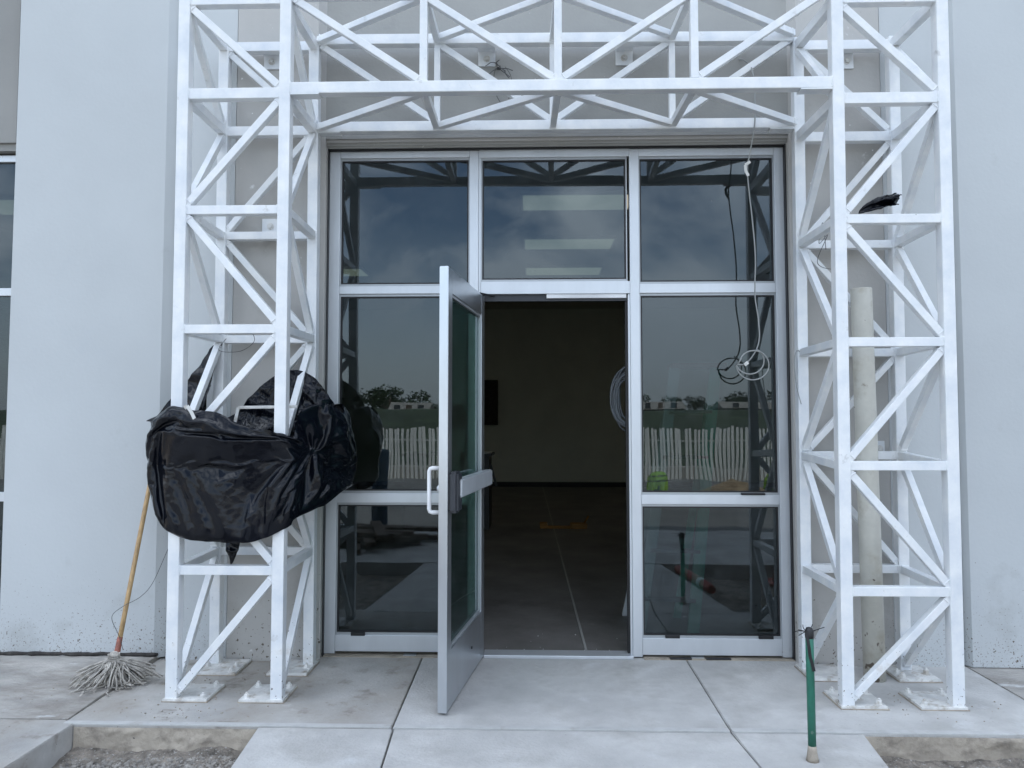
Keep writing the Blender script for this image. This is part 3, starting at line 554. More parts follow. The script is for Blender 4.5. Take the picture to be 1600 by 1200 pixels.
# draped shape of the sheet: x, y, z of 151 x 65 points in millimetres, each row the change from the row before, each number the change from its neighbour
DRAPE = [[-1875,-16,-15,-17,-5,0,0,-1,-1,-1,-1,-1,-2,-2,0,0,1,-1,1,0,-2,-1,2,-1,-1,0,-2,2,2,0,-3,0,0,0,-1,-2,1,2,1,1,1,-1,-2,2,-1,0,1,0,2,2,2,0,-2,1,1,-1,1,3,0,1,5,10,11,11,9,
-11,-1,0,3,2,3,2,3,1,0,-1,-2,-1,-2,-2,-3,-1,0,-1,0,2,1,-1,0,1,-2,3,-3,-2,0,2,0,0,0,1,4,-4,-2,-1,0,-1,2,3,-2,3,3,-2,3,-4,-2,-2,1,5,-2,-3,2,2,-2,2,-2,-2,1,-2,-2,0,
-14,1,0,3,4,-2,0,1,1,1,-3,1,0,4,1,3,-4,-1,-2,-1,-2,0,-2,1,0,3,0,3,1,2,5,1,-1,-1,-1,-4,1,-4,5,-2,-1,1,-1,0,-1,-3,3,0,2,0,-1,-1,-5,-1,1,0,1,2,-3,0,-1,-1,0,-1,1,
-10,-2,1,1,0,4,-1,-3,3,2,5,-2,-1,-2,-1,2,4,1,1,-1,-2,1,2,1,-1,-3,1,1,1,0,-4,-1,-1,-2,-3,0,2,5,0,2,1,-3,2,1,-1,0,-2,-4,-1,-1,0,-1,-1,0,0,2,0,0,1,-2,-1,-2,0,1,0,
-11,1,-1,1,1,-1,4,0,-4,2,-1,7,2,-1,-4,-3,2,2,1,2,2,-6,-2,-1,6,3,-1,-2,-1,-2,-1,-4,-1,1,2,2,3,2,-1,0,1,1,-4,-3,-2,-2,-1,0,0,0,0,0,2,1,1,-1,1,0,1,-1,-3,-1,0,1,1,
-10,-1,1,3,-2,-1,0,4,0,-6,5,2,1,2,0,-2,-6,-2,1,3,3,6,-1,-5,-4,2,1,0,-2,-4,-2,4,3,3,6,2,-2,-1,-3,-1,-3,-2,-2,0,0,1,0,-1,0,0,2,1,0,1,0,-2,-3,3,0,0,-1,-3,3,-2,0,
-6,-1,-1,0,2,-4,-1,1,0,4,2,-2,1,0,6,0,1,-5,-6,-4,1,0,5,6,-5,-2,1,0,-3,1,1,3,2,1,-3,0,-1,-1,1,1,-2,-1,1,3,1,0,-2,0,1,1,-1,1,-1,-2,1,-2,0,0,0,-1,0,-1,-1,3,-3,
-5,-2,-2,1,-3,4,-4,0,4,1,-4,-2,5,1,-2,1,3,5,1,-5,-7,-2,-2,0,8,0,-3,-2,5,1,-3,-4,0,1,2,1,3,-2,1,1,1,-1,0,1,1,0,1,-3,-1,1,1,-1,1,-1,-2,0,-1,0,-1,2,-1,-2,1,1,0,
-9,1,3,3,-4,-4,-1,-2,0,-1,0,3,-1,5,2,-2,-2,2,3,3,-1,-3,-4,-3,-2,1,3,-1,0,4,4,-4,-3,-1,-1,1,0,6,-3,2,3,3,1,-3,-1,1,-1,1,-2,-1,0,1,-1,-1,0,2,-2,-2,0,0,1,-1,-4,3,3,
-3,-2,1,-2,6,0,-4,-5,-4,1,2,2,0,-3,3,3,-3,-3,1,4,5,-1,-2,-1,-3,-3,-2,6,-2,-2,-1,6,-1,-2,0,-1,2,-1,3,-3,2,1,1,0,-1,-1,4,1,-1,-2,-1,1,0,-1,0,2,0,-4,1,0,1,0,0,1,3,
-3,-1,-2,1,0,4,1,-3,-1,-3,-2,-2,2,3,-4,2,2,-2,-2,-2,2,7,1,-1,4,-1,-6,-7,1,0,2,-1,2,1,-1,-1,-1,0,2,2,0,1,2,0,-1,1,0,-1,0,2,0,-3,1,1,-2,1,2,-1,-3,0,0,1,0,0,4,
-3,-1,1,-2,2,1,-3,4,2,-1,-6,-4,-1,1,3,-4,2,2,-1,1,1,-1,3,3,-7,3,4,-1,1,1,0,-1,0,-1,-1,-3,-3,-1,0,2,0,1,2,1,2,-1,-2,1,1,-4,-1,0,2,0,1,-1,0,-3,-1,1,2,2,-1,1,0,
-3,0,1,0,0,-1,3,-4,-2,5,3,-6,-7,-1,3,3,-5,-1,2,0,0,0,0,1,0,2,1,4,-2,-3,-2,0,1,1,1,1,-1,-2,0,-1,1,0,-2,3,2,1,0,2,0,-1,-1,-1,-3,2,0,-1,-3,3,1,2,-1,1,2,-1,1,
-2,-1,2,0,-2,-1,4,-2,-2,0,2,1,-4,-5,0,4,0,0,-2,-1,-2,1,0,0,3,-5,0,2,1,1,0,0,-2,-1,0,1,0,4,-1,-1,-1,0,1,-2,3,1,1,0,3,3,-1,0,0,-2,-1,-4,2,1,0,-1,1,2,1,-3,-1,
-4,1,3,-2,0,-1,2,0,-1,-5,1,6,-1,-6,-3,0,7,0,-2,-2,-2,-3,-1,-1,1,2,1,-2,2,1,1,0,3,1,-1,0,-1,-4,0,2,-1,-2,-1,3,-1,2,1,2,-1,1,3,0,0,2,-1,-1,-1,0,2,0,1,-1,0,1,-2,
-2,-2,-1,2,-2,3,1,2,-2,2,1,-2,2,-1,-8,-4,2,3,4,-2,3,3,0,-4,-4,0,-1,1,-3,0,0,0,-2,0,2,0,1,-1,-1,0,0,-1,2,-2,1,2,1,-1,1,0,0,2,2,1,3,2,-1,-4,0,1,0,2,-3,0,1,
-1,0,2,-5,0,-3,2,7,-1,-4,-2,5,1,1,-1,-5,-5,-1,1,4,1,2,2,-1,1,-3,-1,-1,3,2,-1,-2,-2,-3,-1,-1,1,1,0,-1,-1,1,-1,1,0,-3,2,4,2,1,0,-1,0,0,0,1,1,3,-2,-1,0,-2,4,0,1,
-1,1,5,-1,-3,-1,-6,4,4,-3,-4,3,2,0,1,-1,-1,1,1,1,-2,-2,0,4,-2,4,0,-3,-5,-3,1,2,1,0,-2,0,0,0,-2,-1,-1,2,1,-1,-3,1,-1,0,2,1,-1,1,1,1,0,0,1,0,2,0,-1,1,3,-2,0,
-2,3,-1,9,0,-2,-3,-9,7,1,-4,-4,7,1,-1,0,-3,-2,-2,0,2,0,1,-1,4,-1,2,2,1,0,0,1,-2,0,-1,-2,-2,-2,-1,-2,4,-1,-3,-1,1,-1,-1,-2,0,3,2,-1,-1,0,1,1,0,2,-1,-1,1,3,1,2,-1,
3,-3,-1,4,3,0,-1,-3,-4,2,1,-4,2,4,0,3,0,-3,-1,-2,-3,-2,1,5,1,0,-1,1,1,0,1,-1,2,1,0,0,-2,-1,-2,-2,-4,0,1,-1,-1,-1,0,0,-3,-1,4,4,1,-1,0,0,0,-1,0,0,1,3,-1,1,-3,
-2,0,4,0,0,1,-1,0,-4,-1,2,1,-2,6,4,0,1,-2,0,2,-3,-3,-5,-3,0,0,0,1,2,1,1,1,0,1,2,1,2,1,0,-2,-2,-3,-2,-1,0,0,-1,-1,0,-4,-3,3,2,2,0,2,0,-2,-2,3,2,2,1,-3,0,
-2,1,2,0,1,1,3,3,1,1,-1,-6,-6,-3,5,7,1,0,2,0,0,-1,-1,-1,-2,-2,-2,-2,-1,-1,0,0,2,0,0,2,2,1,1,2,1,-3,-1,0,-3,-3,1,-1,-1,1,-2,-5,3,1,1,-1,0,1,3,2,4,-4,-3,2,0,
2,2,-9,0,3,-1,-1,-1,1,2,11,2,-3,-2,0,0,3,0,-5,4,3,0,-1,-1,-1,-1,0,0,3,-1,-3,-1,-2,0,-1,-2,0,1,2,1,3,3,0,-1,0,-1,-4,-1,-1,-2,0,-2,-6,0,1,2,1,0,2,0,1,-3,1,0,2,
4,-1,-2,-5,-2,4,0,1,1,3,-2,9,0,-1,-2,-3,3,2,-2,-4,3,4,1,-2,0,-1,0,1,-3,5,0,-1,0,-2,0,0,-2,-2,-2,0,-2,2,2,1,2,2,0,0,-1,1,-2,-1,-2,-3,-3,-3,1,1,-1,2,-4,3,0,1,-2,
6,-2,-1,-1,-3,-4,3,3,2,0,0,0,7,2,1,-2,-7,-2,2,0,1,3,2,0,1,-1,0,3,0,-3,1,2,-1,1,-1,-1,0,-2,-2,-1,0,0,0,1,-1,0,1,0,0,-1,1,1,0,-1,0,-1,-3,-1,-3,-3,-2,-1,-1,0,-1,
-1,2,2,4,0,2,0,-1,-1,2,-5,-3,-2,1,3,3,-2,0,2,2,0,-2,1,3,0,2,-3,-5,-2,-2,-2,4,2,0,1,2,-1,2,1,0,-1,-1,-2,-3,-3,0,2,-1,0,1,-1,0,1,1,0,0,-1,-1,0,-4,-4,-7,2,0,0,
1,0,2,0,5,0,1,0,-1,-1,3,-2,0,-4,-3,2,3,0,4,-1,-2,-2,0,1,1,2,3,0,-1,-2,-4,-8,-3,-1,1,-1,1,-1,1,0,1,-1,1,2,3,0,-3,-1,0,0,0,-1,0,-1,0,0,1,3,1,-2,-4,-7,0,-2,1,
0,2,3,0,0,2,1,1,0,-2,-1,3,0,1,-5,-5,4,1,-8,2,4,1,0,2,-3,-1,1,0,0,1,3,-1,-2,-4,-3,-2,-2,0,-1,-1,-1,0,-1,0,0,0,-1,2,1,0,1,0,1,1,1,2,4,-5,3,-1,-4,-6,-1,-1,2,
4,-1,3,-1,0,0,1,2,1,0,0,-1,-1,0,2,-2,-5,-2,4,-2,1,0,1,-2,2,-1,1,-1,-2,-3,0,2,0,1,1,0,0,-3,1,0,-1,0,1,0,1,-1,0,-1,0,0,-1,2,-1,2,0,0,-3,8,-7,2,1,-2,-1,1,1,
4,1,-4,5,0,0,0,0,1,0,0,-1,-1,-1,1,-3,-1,4,3,-6,-1,-1,-3,3,1,2,-2,0,1,0,0,-1,2,2,-2,0,0,2,-3,1,1,1,-1,-1,-2,-1,4,1,-3,1,3,0,4,1,1,-1,-3,-4,5,-1,2,3,0,2,-1,
9,-1,-4,-2,1,2,0,0,-2,-2,0,-5,2,4,0,4,3,1,-5,-2,-6,-1,1,-2,4,-4,-2,4,3,4,2,1,0,0,1,-1,0,-1,-1,-5,0,0,1,2,0,2,-4,2,3,0,-1,2,-2,1,2,2,3,0,-2,1,0,12,0,-1,1,
7,-2,-1,-1,-1,1,0,-1,0,0,-4,0,0,1,-1,5,1,0,-1,2,0,1,-4,-4,-1,0,-1,-3,2,-2,0,2,2,-1,5,-1,2,-1,2,4,3,-4,-2,-3,1,0,3,-4,2,2,1,-1,1,-2,-3,1,3,4,2,4,1,7,1,0,-1,
4,1,-1,2,2,-4,-2,-3,2,-2,0,2,3,-3,0,0,2,1,2,2,-3,-3,2,-4,-6,2,1,-2,-2,3,3,-1,-3,6,-2,1,3,3,2,1,-3,4,-1,-2,-2,2,-3,1,-2,-2,0,1,0,2,4,-2,0,-1,3,2,3,3,-1,2,-1,
6,1,-3,1,-8,1,1,2,0,3,0,-3,-5,5,0,-1,1,-4,-1,-1,-1,2,1,4,4,-1,0,-3,-2,-1,-3,3,2,-5,3,3,-2,2,0,0,2,0,3,2,-2,1,0,3,-2,-3,1,3,3,-2,-1,1,2,0,1,-7,7,-2,-1,-1,2,
3,0,1,-9,3,-4,-1,0,0,1,7,3,-5,-4,6,-2,0,1,2,3,2,0,0,1,-5,0,-2,5,1,-4,-2,-4,0,1,-4,0,0,-1,1,0,0,1,5,4,5,-2,2,-2,-3,7,0,0,-1,3,-1,1,-2,-1,-2,1,3,-2,1,-3,-1,
2,2,2,1,2,-1,-4,3,-2,-6,-5,3,2,-1,-2,3,-3,6,1,-1,2,-1,-2,-1,1,0,6,0,1,1,0,-4,-1,-2,0,1,-2,1,-1,0,-1,0,-5,-1,0,1,1,8,8,-6,5,-5,-2,-2,4,-1,-2,2,2,2,-4,5,-3,0,1,
5,-1,6,-2,-7,3,3,-5,-4,4,-4,-4,3,1,2,-3,-2,-3,0,1,1,4,4,2,2,2,-3,-1,-5,0,7,5,2,0,-4,-4,1,-1,0,1,1,-1,1,-1,1,-1,0,-6,6,7,-6,6,-2,-4,-4,0,1,0,2,4,-3,-1,4,-3,-1,
5,0,-3,-1,3,-6,-2,0,6,-6,4,3,-3,-3,-3,0,5,0,-2,-1,-1,-2,0,0,2,1,3,1,3,0,-5,2,6,5,3,-1,-2,-2,0,1,-3,2,-2,1,-1,1,4,0,-10,2,7,-2,-2,1,-1,3,-3,-2,-2,0,4,0,0,3,-5,
4,1,2,-5,0,6,2,-1,-8,5,-3,-3,2,0,-3,-1,-3,1,3,5,0,0,-1,-1,-3,-1,-1,0,2,4,4,0,-6,5,3,4,1,0,-3,-4,1,-3,3,0,0,-1,0,-3,1,-4,0,3,6,1,-4,-4,6,0,-1,1,0,-5,0,-1,2,
7,0,-1,3,4,-3,-3,-3,6,-4,2,3,-1,-1,0,-2,0,1,-5,-4,-1,0,1,2,2,1,1,3,2,-1,-3,0,3,-4,4,-1,4,3,2,0,-1,-1,-4,-1,-1,3,-2,1,-1,-5,-4,0,4,6,1,-3,-6,1,2,-1,4,-1,-3,2,-2,
6,0,-4,8,-8,-1,3,0,-1,8,0,-1,1,1,-1,-1,1,-4,6,-3,-1,0,0,1,0,0,-1,-1,-1,1,1,3,0,-1,-3,1,-4,-2,2,7,3,0,0,0,-1,-5,-4,0,2,2,-3,-3,-2,1,10,-1,-1,-4,-2,0,1,5,-4,0,0,
5,0,1,-6,4,3,-3,5,0,-4,1,0,2,2,-1,2,0,3,-2,3,2,-1,0,-1,0,0,0,0,-1,0,0,-4,-2,-2,-4,0,2,2,0,-4,1,7,4,1,-2,0,3,-1,-1,-2,2,-5,-3,-1,-2,9,1,-1,-6,0,0,0,0,-2,4,
4,1,3,1,-1,-1,2,0,1,1,0,0,-1,-1,4,1,0,1,1,0,0,0,0,-1,-1,-1,0,-2,0,0,-1,1,0,-2,4,2,0,1,0,-1,-2,-5,-3,0,8,2,-2,-1,-2,4,0,-1,-3,-3,2,-9,2,4,4,-1,-3,0,1,-2,-1,
5,3,1,3,2,0,1,0,0,0,0,1,0,1,-1,1,0,-1,0,1,0,0,-1,1,0,0,-1,0,-1,-2,-1,-2,-2,4,-1,-1,1,0,0,2,2,1,1,0,-6,-3,0,2,6,-3,-4,6,1,-2,-9,6,5,-1,1,0,-6,-2,-1,-2,-2,
6,1,2,4,2,0,0,-1,0,-2,-1,-3,-4,-2,0,-2,-1,-1,-1,-1,-1,0,1,0,1,1,1,0,1,2,1,0,4,0,0,0,0,-1,0,-1,-1,1,1,0,3,3,3,1,-5,-1,6,-5,-1,3,2,-3,-8,0,0,0,8,-6,1,-2,1,
5,1,3,2,-2,-2,-3,0,-2,1,1,1,4,1,0,1,1,1,1,0,1,1,0,0,0,0,-1,1,0,-2,-1,1,-2,0,0,0,0,1,1,1,1,-1,1,0,-1,0,-2,-1,1,1,-6,6,-1,-2,3,-1,1,-2,-2,0,-5,7,-5,2,-2,
6,1,4,-9,1,3,4,1,3,1,0,1,-1,0,0,-1,0,0,-1,0,-1,-1,-1,-1,-1,1,2,0,-1,2,2,-3,3,-1,0,0,-1,-2,0,-1,0,1,0,1,0,1,0,1,-1,-1,4,-1,1,-1,0,0,0,0,-1,-2,-1,0,1,-2,-2,
7,0,2,0,0,0,0,1,-1,0,-1,-1,1,-1,-1,1,-1,-2,1,0,2,1,1,2,1,0,0,1,0,0,-4,7,-1,0,-1,0,0,0,-1,0,-1,-1,-1,-1,1,0,0,1,3,-1,2,-3,3,-1,-3,3,0,0,0,0,-2,-5,5,-3,-3,
9,1,-5,8,0,-1,-1,-1,-1,-2,0,1,0,0,1,0,1,2,1,0,-1,0,1,0,1,-1,0,-1,1,-1,2,-3,4,0,-1,0,0,1,0,-1,0,0,0,-1,-1,-1,0,0,-1,3,0,1,-2,2,-1,1,0,0,0,0,0,-2,-4,1,1,
12,2,1,-1,-1,-1,-2,-1,1,2,1,0,0,1,0,1,0,0,-1,1,-1,1,-1,0,0,-1,0,0,-1,0,0,2,-6,2,2,1,0,1,0,1,0,0,0,1,0,0,0,-1,0,0,-1,-1,0,2,1,-3,3,0,-1,0,0,-1,-1,1,-2,
14,2,0,0,0,0,-1,1,0,0,0,0,1,0,0,-1,0,0,0,-1,1,-1,1,-2,-1,1,-1,1,1,2,-1,2,-3,-1,0,-1,1,-1,1,0,1,0,0,0,0,0,0,0,1,-2,0,1,0,-3,4,1,-2,0,1,0,0,0,-1,0,0,
13,2,0,-4,0,1,3,0,0,0,0,1,-1,-2,2,0,0,0,0,0,0,0,-1,1,0,1,0,-1,0,0,2,-2,1,-2,1,0,-1,1,-1,0,-1,1,0,0,0,0,0,0,1,-1,-3,2,1,0,-4,4,1,0,0,0,0,0,-1,0,0,
13,1,-2,3,1,-1,1,0,0,0,-1,-1,0,2,-2,1,0,0,1,0,0,1,0,0,0,-1,0,1,0,-1,0,-2,3,0,-1,0,0,-1,0,1,0,-1,0,0,0,0,0,1,-3,4,-3,-4,4,-2,1,-3,5,1,0,-2,-1,2,-1,0,0,
12,1,1,1,-1,1,-1,1,0,-1,2,-1,0,1,0,-1,1,0,-1,0,0,-1,1,0,0,1,0,-1,1,-1,0,0,-2,3,-1,0,0,1,0,-1,0,0,0,0,0,-1,0,-1,2,-2,2,0,-5,5,0,-2,-1,2,1,-4,3,-1,0,0,-1,
14,1,0,0,1,0,0,-1,0,1,-1,1,1,-1,0,1,-1,0,0,0,1,0,0,0,-1,0,0,0,-2,2,0,1,-1,0,1,0,0,-1,0,0,0,0,0,0,0,1,-1,0,-1,1,0,1,-2,-1,1,0,-1,-1,-3,3,2,0,-1,-1,0,
12,2,0,1,-2,1,0,0,1,0,1,0,-1,0,0,-1,0,1,0,1,-1,1,-1,0,1,-1,-1,0,1,0,1,-1,1,-2,2,0,0,-1,0,0,0,0,0,0,0,0,1,0,0,-1,2,-1,0,-2,1,1,-6,3,2,-1,-3,2,0,0,0,
13,1,1,-1,2,-1,1,0,-1,1,-3,0,1,0,1,1,0,-1,0,-2,0,-1,1,0,0,0,1,1,1,0,0,0,1,0,-5,4,0,0,0,0,0,0,0,0,0,0,0,0,0,0,-1,1,-1,-1,0,1,1,-6,3,1,-1,0,1,0,0,
15,1,-1,-4,0,1,0,1,1,-1,3,1,-1,0,-1,-2,1,0,0,1,-1,1,-1,0,1,1,1,0,0,-1,0,0,0,0,1,-4,3,1,-1,0,0,0,0,0,0,0,0,0,0,1,-1,0,1,-1,-2,1,0,1,-4,3,0,-3,3,0,-1,
14,1,0,0,1,0,0,-1,0,-2,0,0,0,0,1,2,-1,-1,0,0,2,0,0,1,0,0,-1,0,-1,1,0,0,0,1,0,-1,-2,3,0,0,0,-1,0,0,0,0,0,0,0,-1,1,0,1,-1,-2,0,3,-1,1,-1,1,0,0,-1,0,
16,-4,0,4,-1,0,-1,1,-1,2,-1,0,0,0,-1,-1,1,1,1,1,0,-1,1,0,-1,0,1,0,1,-1,-1,1,0,-1,0,1,0,-1,1,-1,0,1,0,0,-1,0,0,0,0,1,-1,0,0,1,-2,0,1,1,0,0,-2,1,-1,0,0,
14,0,0,1,-1,-1,1,-1,1,0,0,-1,1,0,0,1,0,0,0,-1,0,1,0,-1,1,0,0,0,-1,1,0,0,-1,1,0,1,-1,-1,0,1,0,0,0,-1,1,0,0,0,0,0,0,0,0,-1,2,-1,-2,2,0,-1,1,-1,1,0,-1,
16,0,1,-2,1,1,-1,1,-1,0,0,1,-1,0,1,-1,0,0,0,1,0,-1,0,1,0,-1,-1,-1,1,0,2,-1,1,-2,1,1,-1,0,0,0,0,0,0,1,0,0,0,-1,0,0,1,-1,0,0,-1,0,1,-1,1,1,-1,0,0,-1,0,
15,1,-1,1,0,0,-1,-2,1,1,1,0,0,0,0,0,0,1,-1,-1,0,1,0,0,-2,1,0,1,0,0,0,0,0,1,-1,-1,1,0,0,0,0,0,0,0,0,0,0,1,0,-1,0,1,-1,1,0,-3,1,1,0,0,0,-1,-1,2,0,
15,0,-2,0,0,0,2,1,-1,0,0,-1,1,1,0,0,0,-1,0,1,-1,-1,-1,0,2,0,1,0,0,1,-1,0,0,0,1,-1,-1,-1,0,1,0,0,0,1,0,0,0,-1,0,1,0,-1,1,0,0,0,-1,-1,0,2,-1,1,0,-2,1,
15,-1,1,0,0,0,0,0,1,-1,0,1,-1,0,0,0,0,-1,1,-2,0,1,1,0,1,0,0,0,0,-1,0,0,1,0,0,-1,0,0,1,-1,0,0,0,0,0,0,0,1,0,0,0,0,0,0,-1,0,-2,1,0,0,2,-1,0,0,0,
16,0,1,-1,-1,0,0,1,0,1,-1,0,0,-1,0,0,-1,1,-1,2,0,0,1,0,-1,0,0,0,0,1,0,0,-1,1,-1,1,0,0,-1,0,1,0,0,-1,0,0,0,0,0,0,0,1,-1,0,1,-1,0,0,0,-1,1,0,-1,1,0,
13,1,0,0,1,0,-1,0,1,-1,0,-1,0,1,-1,0,1,0,1,0,0,0,-1,0,0,1,0,0,0,-1,0,1,0,-1,1,-1,1,0,0,0,-1,1,0,0,0,0,0,0,0,0,-1,0,1,0,0,0,-1,0,0,1,-1,0,1,-1,0,
15,0,0,0,0,-1,2,0,-2,-2,1,1,1,-1,1,1,-1,1,0,0,0,0,0,0,0,-1,1,0,0,0,0,0,0,0,0,1,-1,0,0,0,1,-1,0,0,0,0,0,0,0,0,0,0,-1,2,-1,0,0,-1,1,-1,1,0,-1,0,0,
15,0,0,1,-1,1,-3,-1,1,3,0,0,0,0,0,0,0,0,0,0,0,0,0,0,0,1,-2,1,0,0,1,-1,0,0,0,0,0,0,0,1,-1,0,0,0,0,0,0,0,0,-1,1,0,-1,-1,3,0,-1,0,-1,1,-1,1,-2,1,-1,
14,2,0,-3,1,-1,2,1,-1,0,0,0,0,1,0,0,0,0,0,0,0,0,0,0,0,-1,1,0,0,0,-1,0,1,0,0,0,1,0,0,-1,0,0,1,-1,0,0,0,0,-1,1,0,-2,3,-3,-1,2,1,0,0,-1,-1,-1,2,0,0,
15,-1,-1,2,0,1,0,-1,1,0,0,0,0,-1,0,0,1,0,-1,0,1,0,0,0,0,0,0,-1,1,0,0,0,-1,1,0,0,0,-1,1,0,0,1,-1,0,0,0,0,0,1,0,-2,0,-2,3,0,0,0,0,0,0,0,-1,1,-1,0,
16,-1,0,1,0,-1,0,0,0,0,0,0,1,1,0,0,0,0,1,0,-1,0,0,1,0,0,-1,0,-1,1,0,0,1,-1,0,0,0,1,-1,0,0,-1,1,0,0,0,0,0,0,0,1,0,-1,0,0,0,1,-1,0,0,0,0,0,0,-1,
14,1,-1,0,0,0,-1,2,0,-1,-1,0,-1,2,1,-1,0,0,0,-1,1,-1,0,1,1,0,1,0,0,-1,1,0,-1,0,1,0,0,-1,1,-1,0,1,-1,1,0,0,0,0,0,0,0,0,1,-2,1,-1,1,0,-1,0,1,-1,0,0,-1,
14,1,0,-1,0,0,0,-1,0,2,1,0,-1,-2,-1,1,0,0,0,1,1,1,-1,-2,0,-1,2,1,0,0,0,0,0,1,-1,0,0,1,-1,1,0,-1,0,0,0,0,0,0,0,0,0,0,1,0,-2,2,-1,1,0,-1,0,1,-1,0,0,
16,-1,1,0,0,0,1,-1,-1,-1,0,2,1,0,0,0,-1,0,0,0,-1,0,1,-1,-1,1,-2,2,1,0,0,1,-1,-1,0,1,0,0,0,0,0,0,0,0,0,0,0,0,1,-1,0,1,-1,1,0,-2,1,0,1,-1,0,0,1,0,-2,
15,1,-1,0,-1,1,0,1,0,0,-1,-2,0,0,0,1,1,-1,1,-1,0,0,0,2,0,0,-1,-3,0,1,0,2,1,0,0,0,1,0,0,0,-1,0,0,0,0,0,0,0,0,0,1,0,0,0,-1,1,-1,1,-1,1,-1,0,-2,2,-1,
15,0,-1,-1,1,2,0,0,0,0,0,0,-1,0,-1,-1,0,0,-1,1,0,0,0,0,-1,1,2,1,-1,0,0,-3,1,0,1,1,-1,2,-2,2,0,0,0,0,0,0,0,0,-1,1,-1,0,1,0,1,-1,0,-1,1,0,0,0,-1,0,0,
14,0,1,-1,0,-3,1,1,-1,-1,3,0,1,0,1,-1,0,1,0,-1,0,-1,0,-1,2,1,-1,0,1,-1,0,1,-1,1,-1,-2,2,-1,2,-2,2,1,-1,0,0,0,0,0,0,0,-1,0,0,1,0,0,-1,0,0,1,0,-2,2,-1,0,
15,-4,4,1,0,0,-2,-2,1,0,-2,0,0,0,1,1,1,0,0,1,0,2,0,-1,0,-2,1,1,0,0,0,0,0,0,0,1,-2,0,1,0,0,0,1,-1,1,-1,0,0,0,0,1,0,0,-1,1,0,0,0,0,-1,0,-1,1,0,-1,
15,1,-4,-2,0,1,1,1,1,2,0,0,0,0,0,0,-1,0,0,1,0,-1,0,2,-1,0,0,-2,1,1,0,0,0,0,0,0,0,0,0,-1,1,-2,2,1,-1,1,0,0,-1,0,0,0,0,1,-1,0,0,0,0,0,0,1,-6,4,0,
15,-2,1,1,0,0,0,1,0,-1,1,0,0,0,-1,-1,-1,0,2,0,1,0,0,0,0,1,-1,0,-1,-1,1,1,0,0,0,0,0,0,-2,1,-1,1,0,1,0,0,0,0,0,0,0,0,0,0,0,1,-1,-1,0,1,0,-1,-1,-1,2,
14,0,-4,5,1,0,0,-1,1,0,-1,0,0,0,0,0,1,-1,-3,-1,0,1,3,1,0,-1,1,0,-1,1,-2,0,2,-1,1,-1,0,0,1,0,-1,0,1,-1,0,0,0,0,1,0,0,0,0,-1,1,-1,1,0,0,0,-1,0,-1,0,0,
15,0,1,-8,0,1,1,1,0,1,0,-1,1,-1,0,2,0,1,3,0,-1,-1,-4,-1,5,2,-1,1,0,-1,0,-1,0,1,0,0,0,-1,0,0,0,1,0,0,0,0,1,-1,0,0,0,0,-1,1,0,0,0,0,0,0,1,-2,-1,-1,2,
13,-1,0,2,0,-1,0,-1,0,-1,0,2,-1,1,1,-1,0,0,-1,0,1,0,2,-1,-5,-1,5,1,1,0,0,0,-2,0,1,1,0,0,0,0,1,-1,-1,1,0,0,-1,1,0,0,-1,0,1,0,0,1,-1,0,0,0,-1,0,-1,-2,2,
14,2,-1,0,-1,0,-1,0,-1,1,-1,-1,1,0,1,-1,0,1,0,1,0,2,0,1,0,-3,-4,2,1,2,2,-1,1,-1,-1,0,1,1,0,0,0,0,-1,1,0,0,-1,0,0,0,1,0,0,0,0,0,0,0,0,-1,0,-1,-1,1,-1,
12,1,1,-1,0,-1,0,0,1,0,1,0,0,0,-2,1,0,0,-1,-1,0,-2,0,0,1,2,1,-3,0,0,0,3,1,1,0,-1,0,0,1,1,-1,0,0,0,0,-1,1,0,-1,0,0,0,0,0,0,2,0,0,0,0,-1,-2,1,-2,1,
12,-2,4,1,-1,1,1,0,0,-1,1,0,0,0,0,0,0,0,0,0,0,0,0,0,-1,1,-1,0,-1,0,-1,-1,0,1,1,2,0,-1,0,0,1,0,0,-2,2,-1,0,-1,1,-1,0,0,0,0,-1,1,3,-1,-1,1,-2,0,0,0,-1,
12,1,-5,7,1,0,-1,1,-1,0,-1,0,-1,1,0,1,0,1,0,1,-1,0,-1,-1,-1,1,2,0,1,-1,0,-1,0,-1,0,-1,0,2,1,0,0,0,0,1,-4,2,-1,0,0,1,0,-1,0,0,1,-3,1,2,1,-2,-1,0,1,-1,-1,
11,1,1,-8,1,6,1,0,1,1,1,0,0,-1,1,-1,1,-2,0,0,0,1,0,0,2,-1,-4,-1,1,2,2,1,-1,0,0,0,0,-1,-1,2,-1,1,0,-1,0,-2,1,1,-1,0,0,0,0,-1,-1,1,1,1,-2,-6,3,0,2,1,-3,
10,3,0,1,-5,-4,4,1,0,-1,-3,0,0,1,2,2,1,2,2,-1,1,0,0,0,-1,-1,1,0,-4,-4,-2,5,2,2,0,1,1,0,0,-2,0,0,0,0,1,0,0,-1,1,-1,-1,0,-1,-1,2,2,0,-3,-5,0,5,-4,4,1,-1,
11,2,-3,-1,3,-2,-4,1,0,4,2,0,-2,-2,-4,-2,-2,-3,1,4,4,2,3,2,1,1,0,0,0,0,-2,-8,-4,-1,1,3,3,2,2,2,2,0,0,-1,1,-1,-1,0,-2,0,-1,-1,0,3,1,0,0,-4,0,0,6,0,-3,0,-1,
9,2,1,3,0,-1,-2,-4,-1,-3,2,4,3,1,1,0,0,-2,-5,-5,-4,-1,0,4,3,2,3,2,2,1,1,0,0,-3,-5,-6,-4,-1,1,2,2,3,3,4,2,0,-1,-2,-1,-3,-1,1,3,2,-2,-5,2,3,-1,1,-3,2,5,-2,-2,
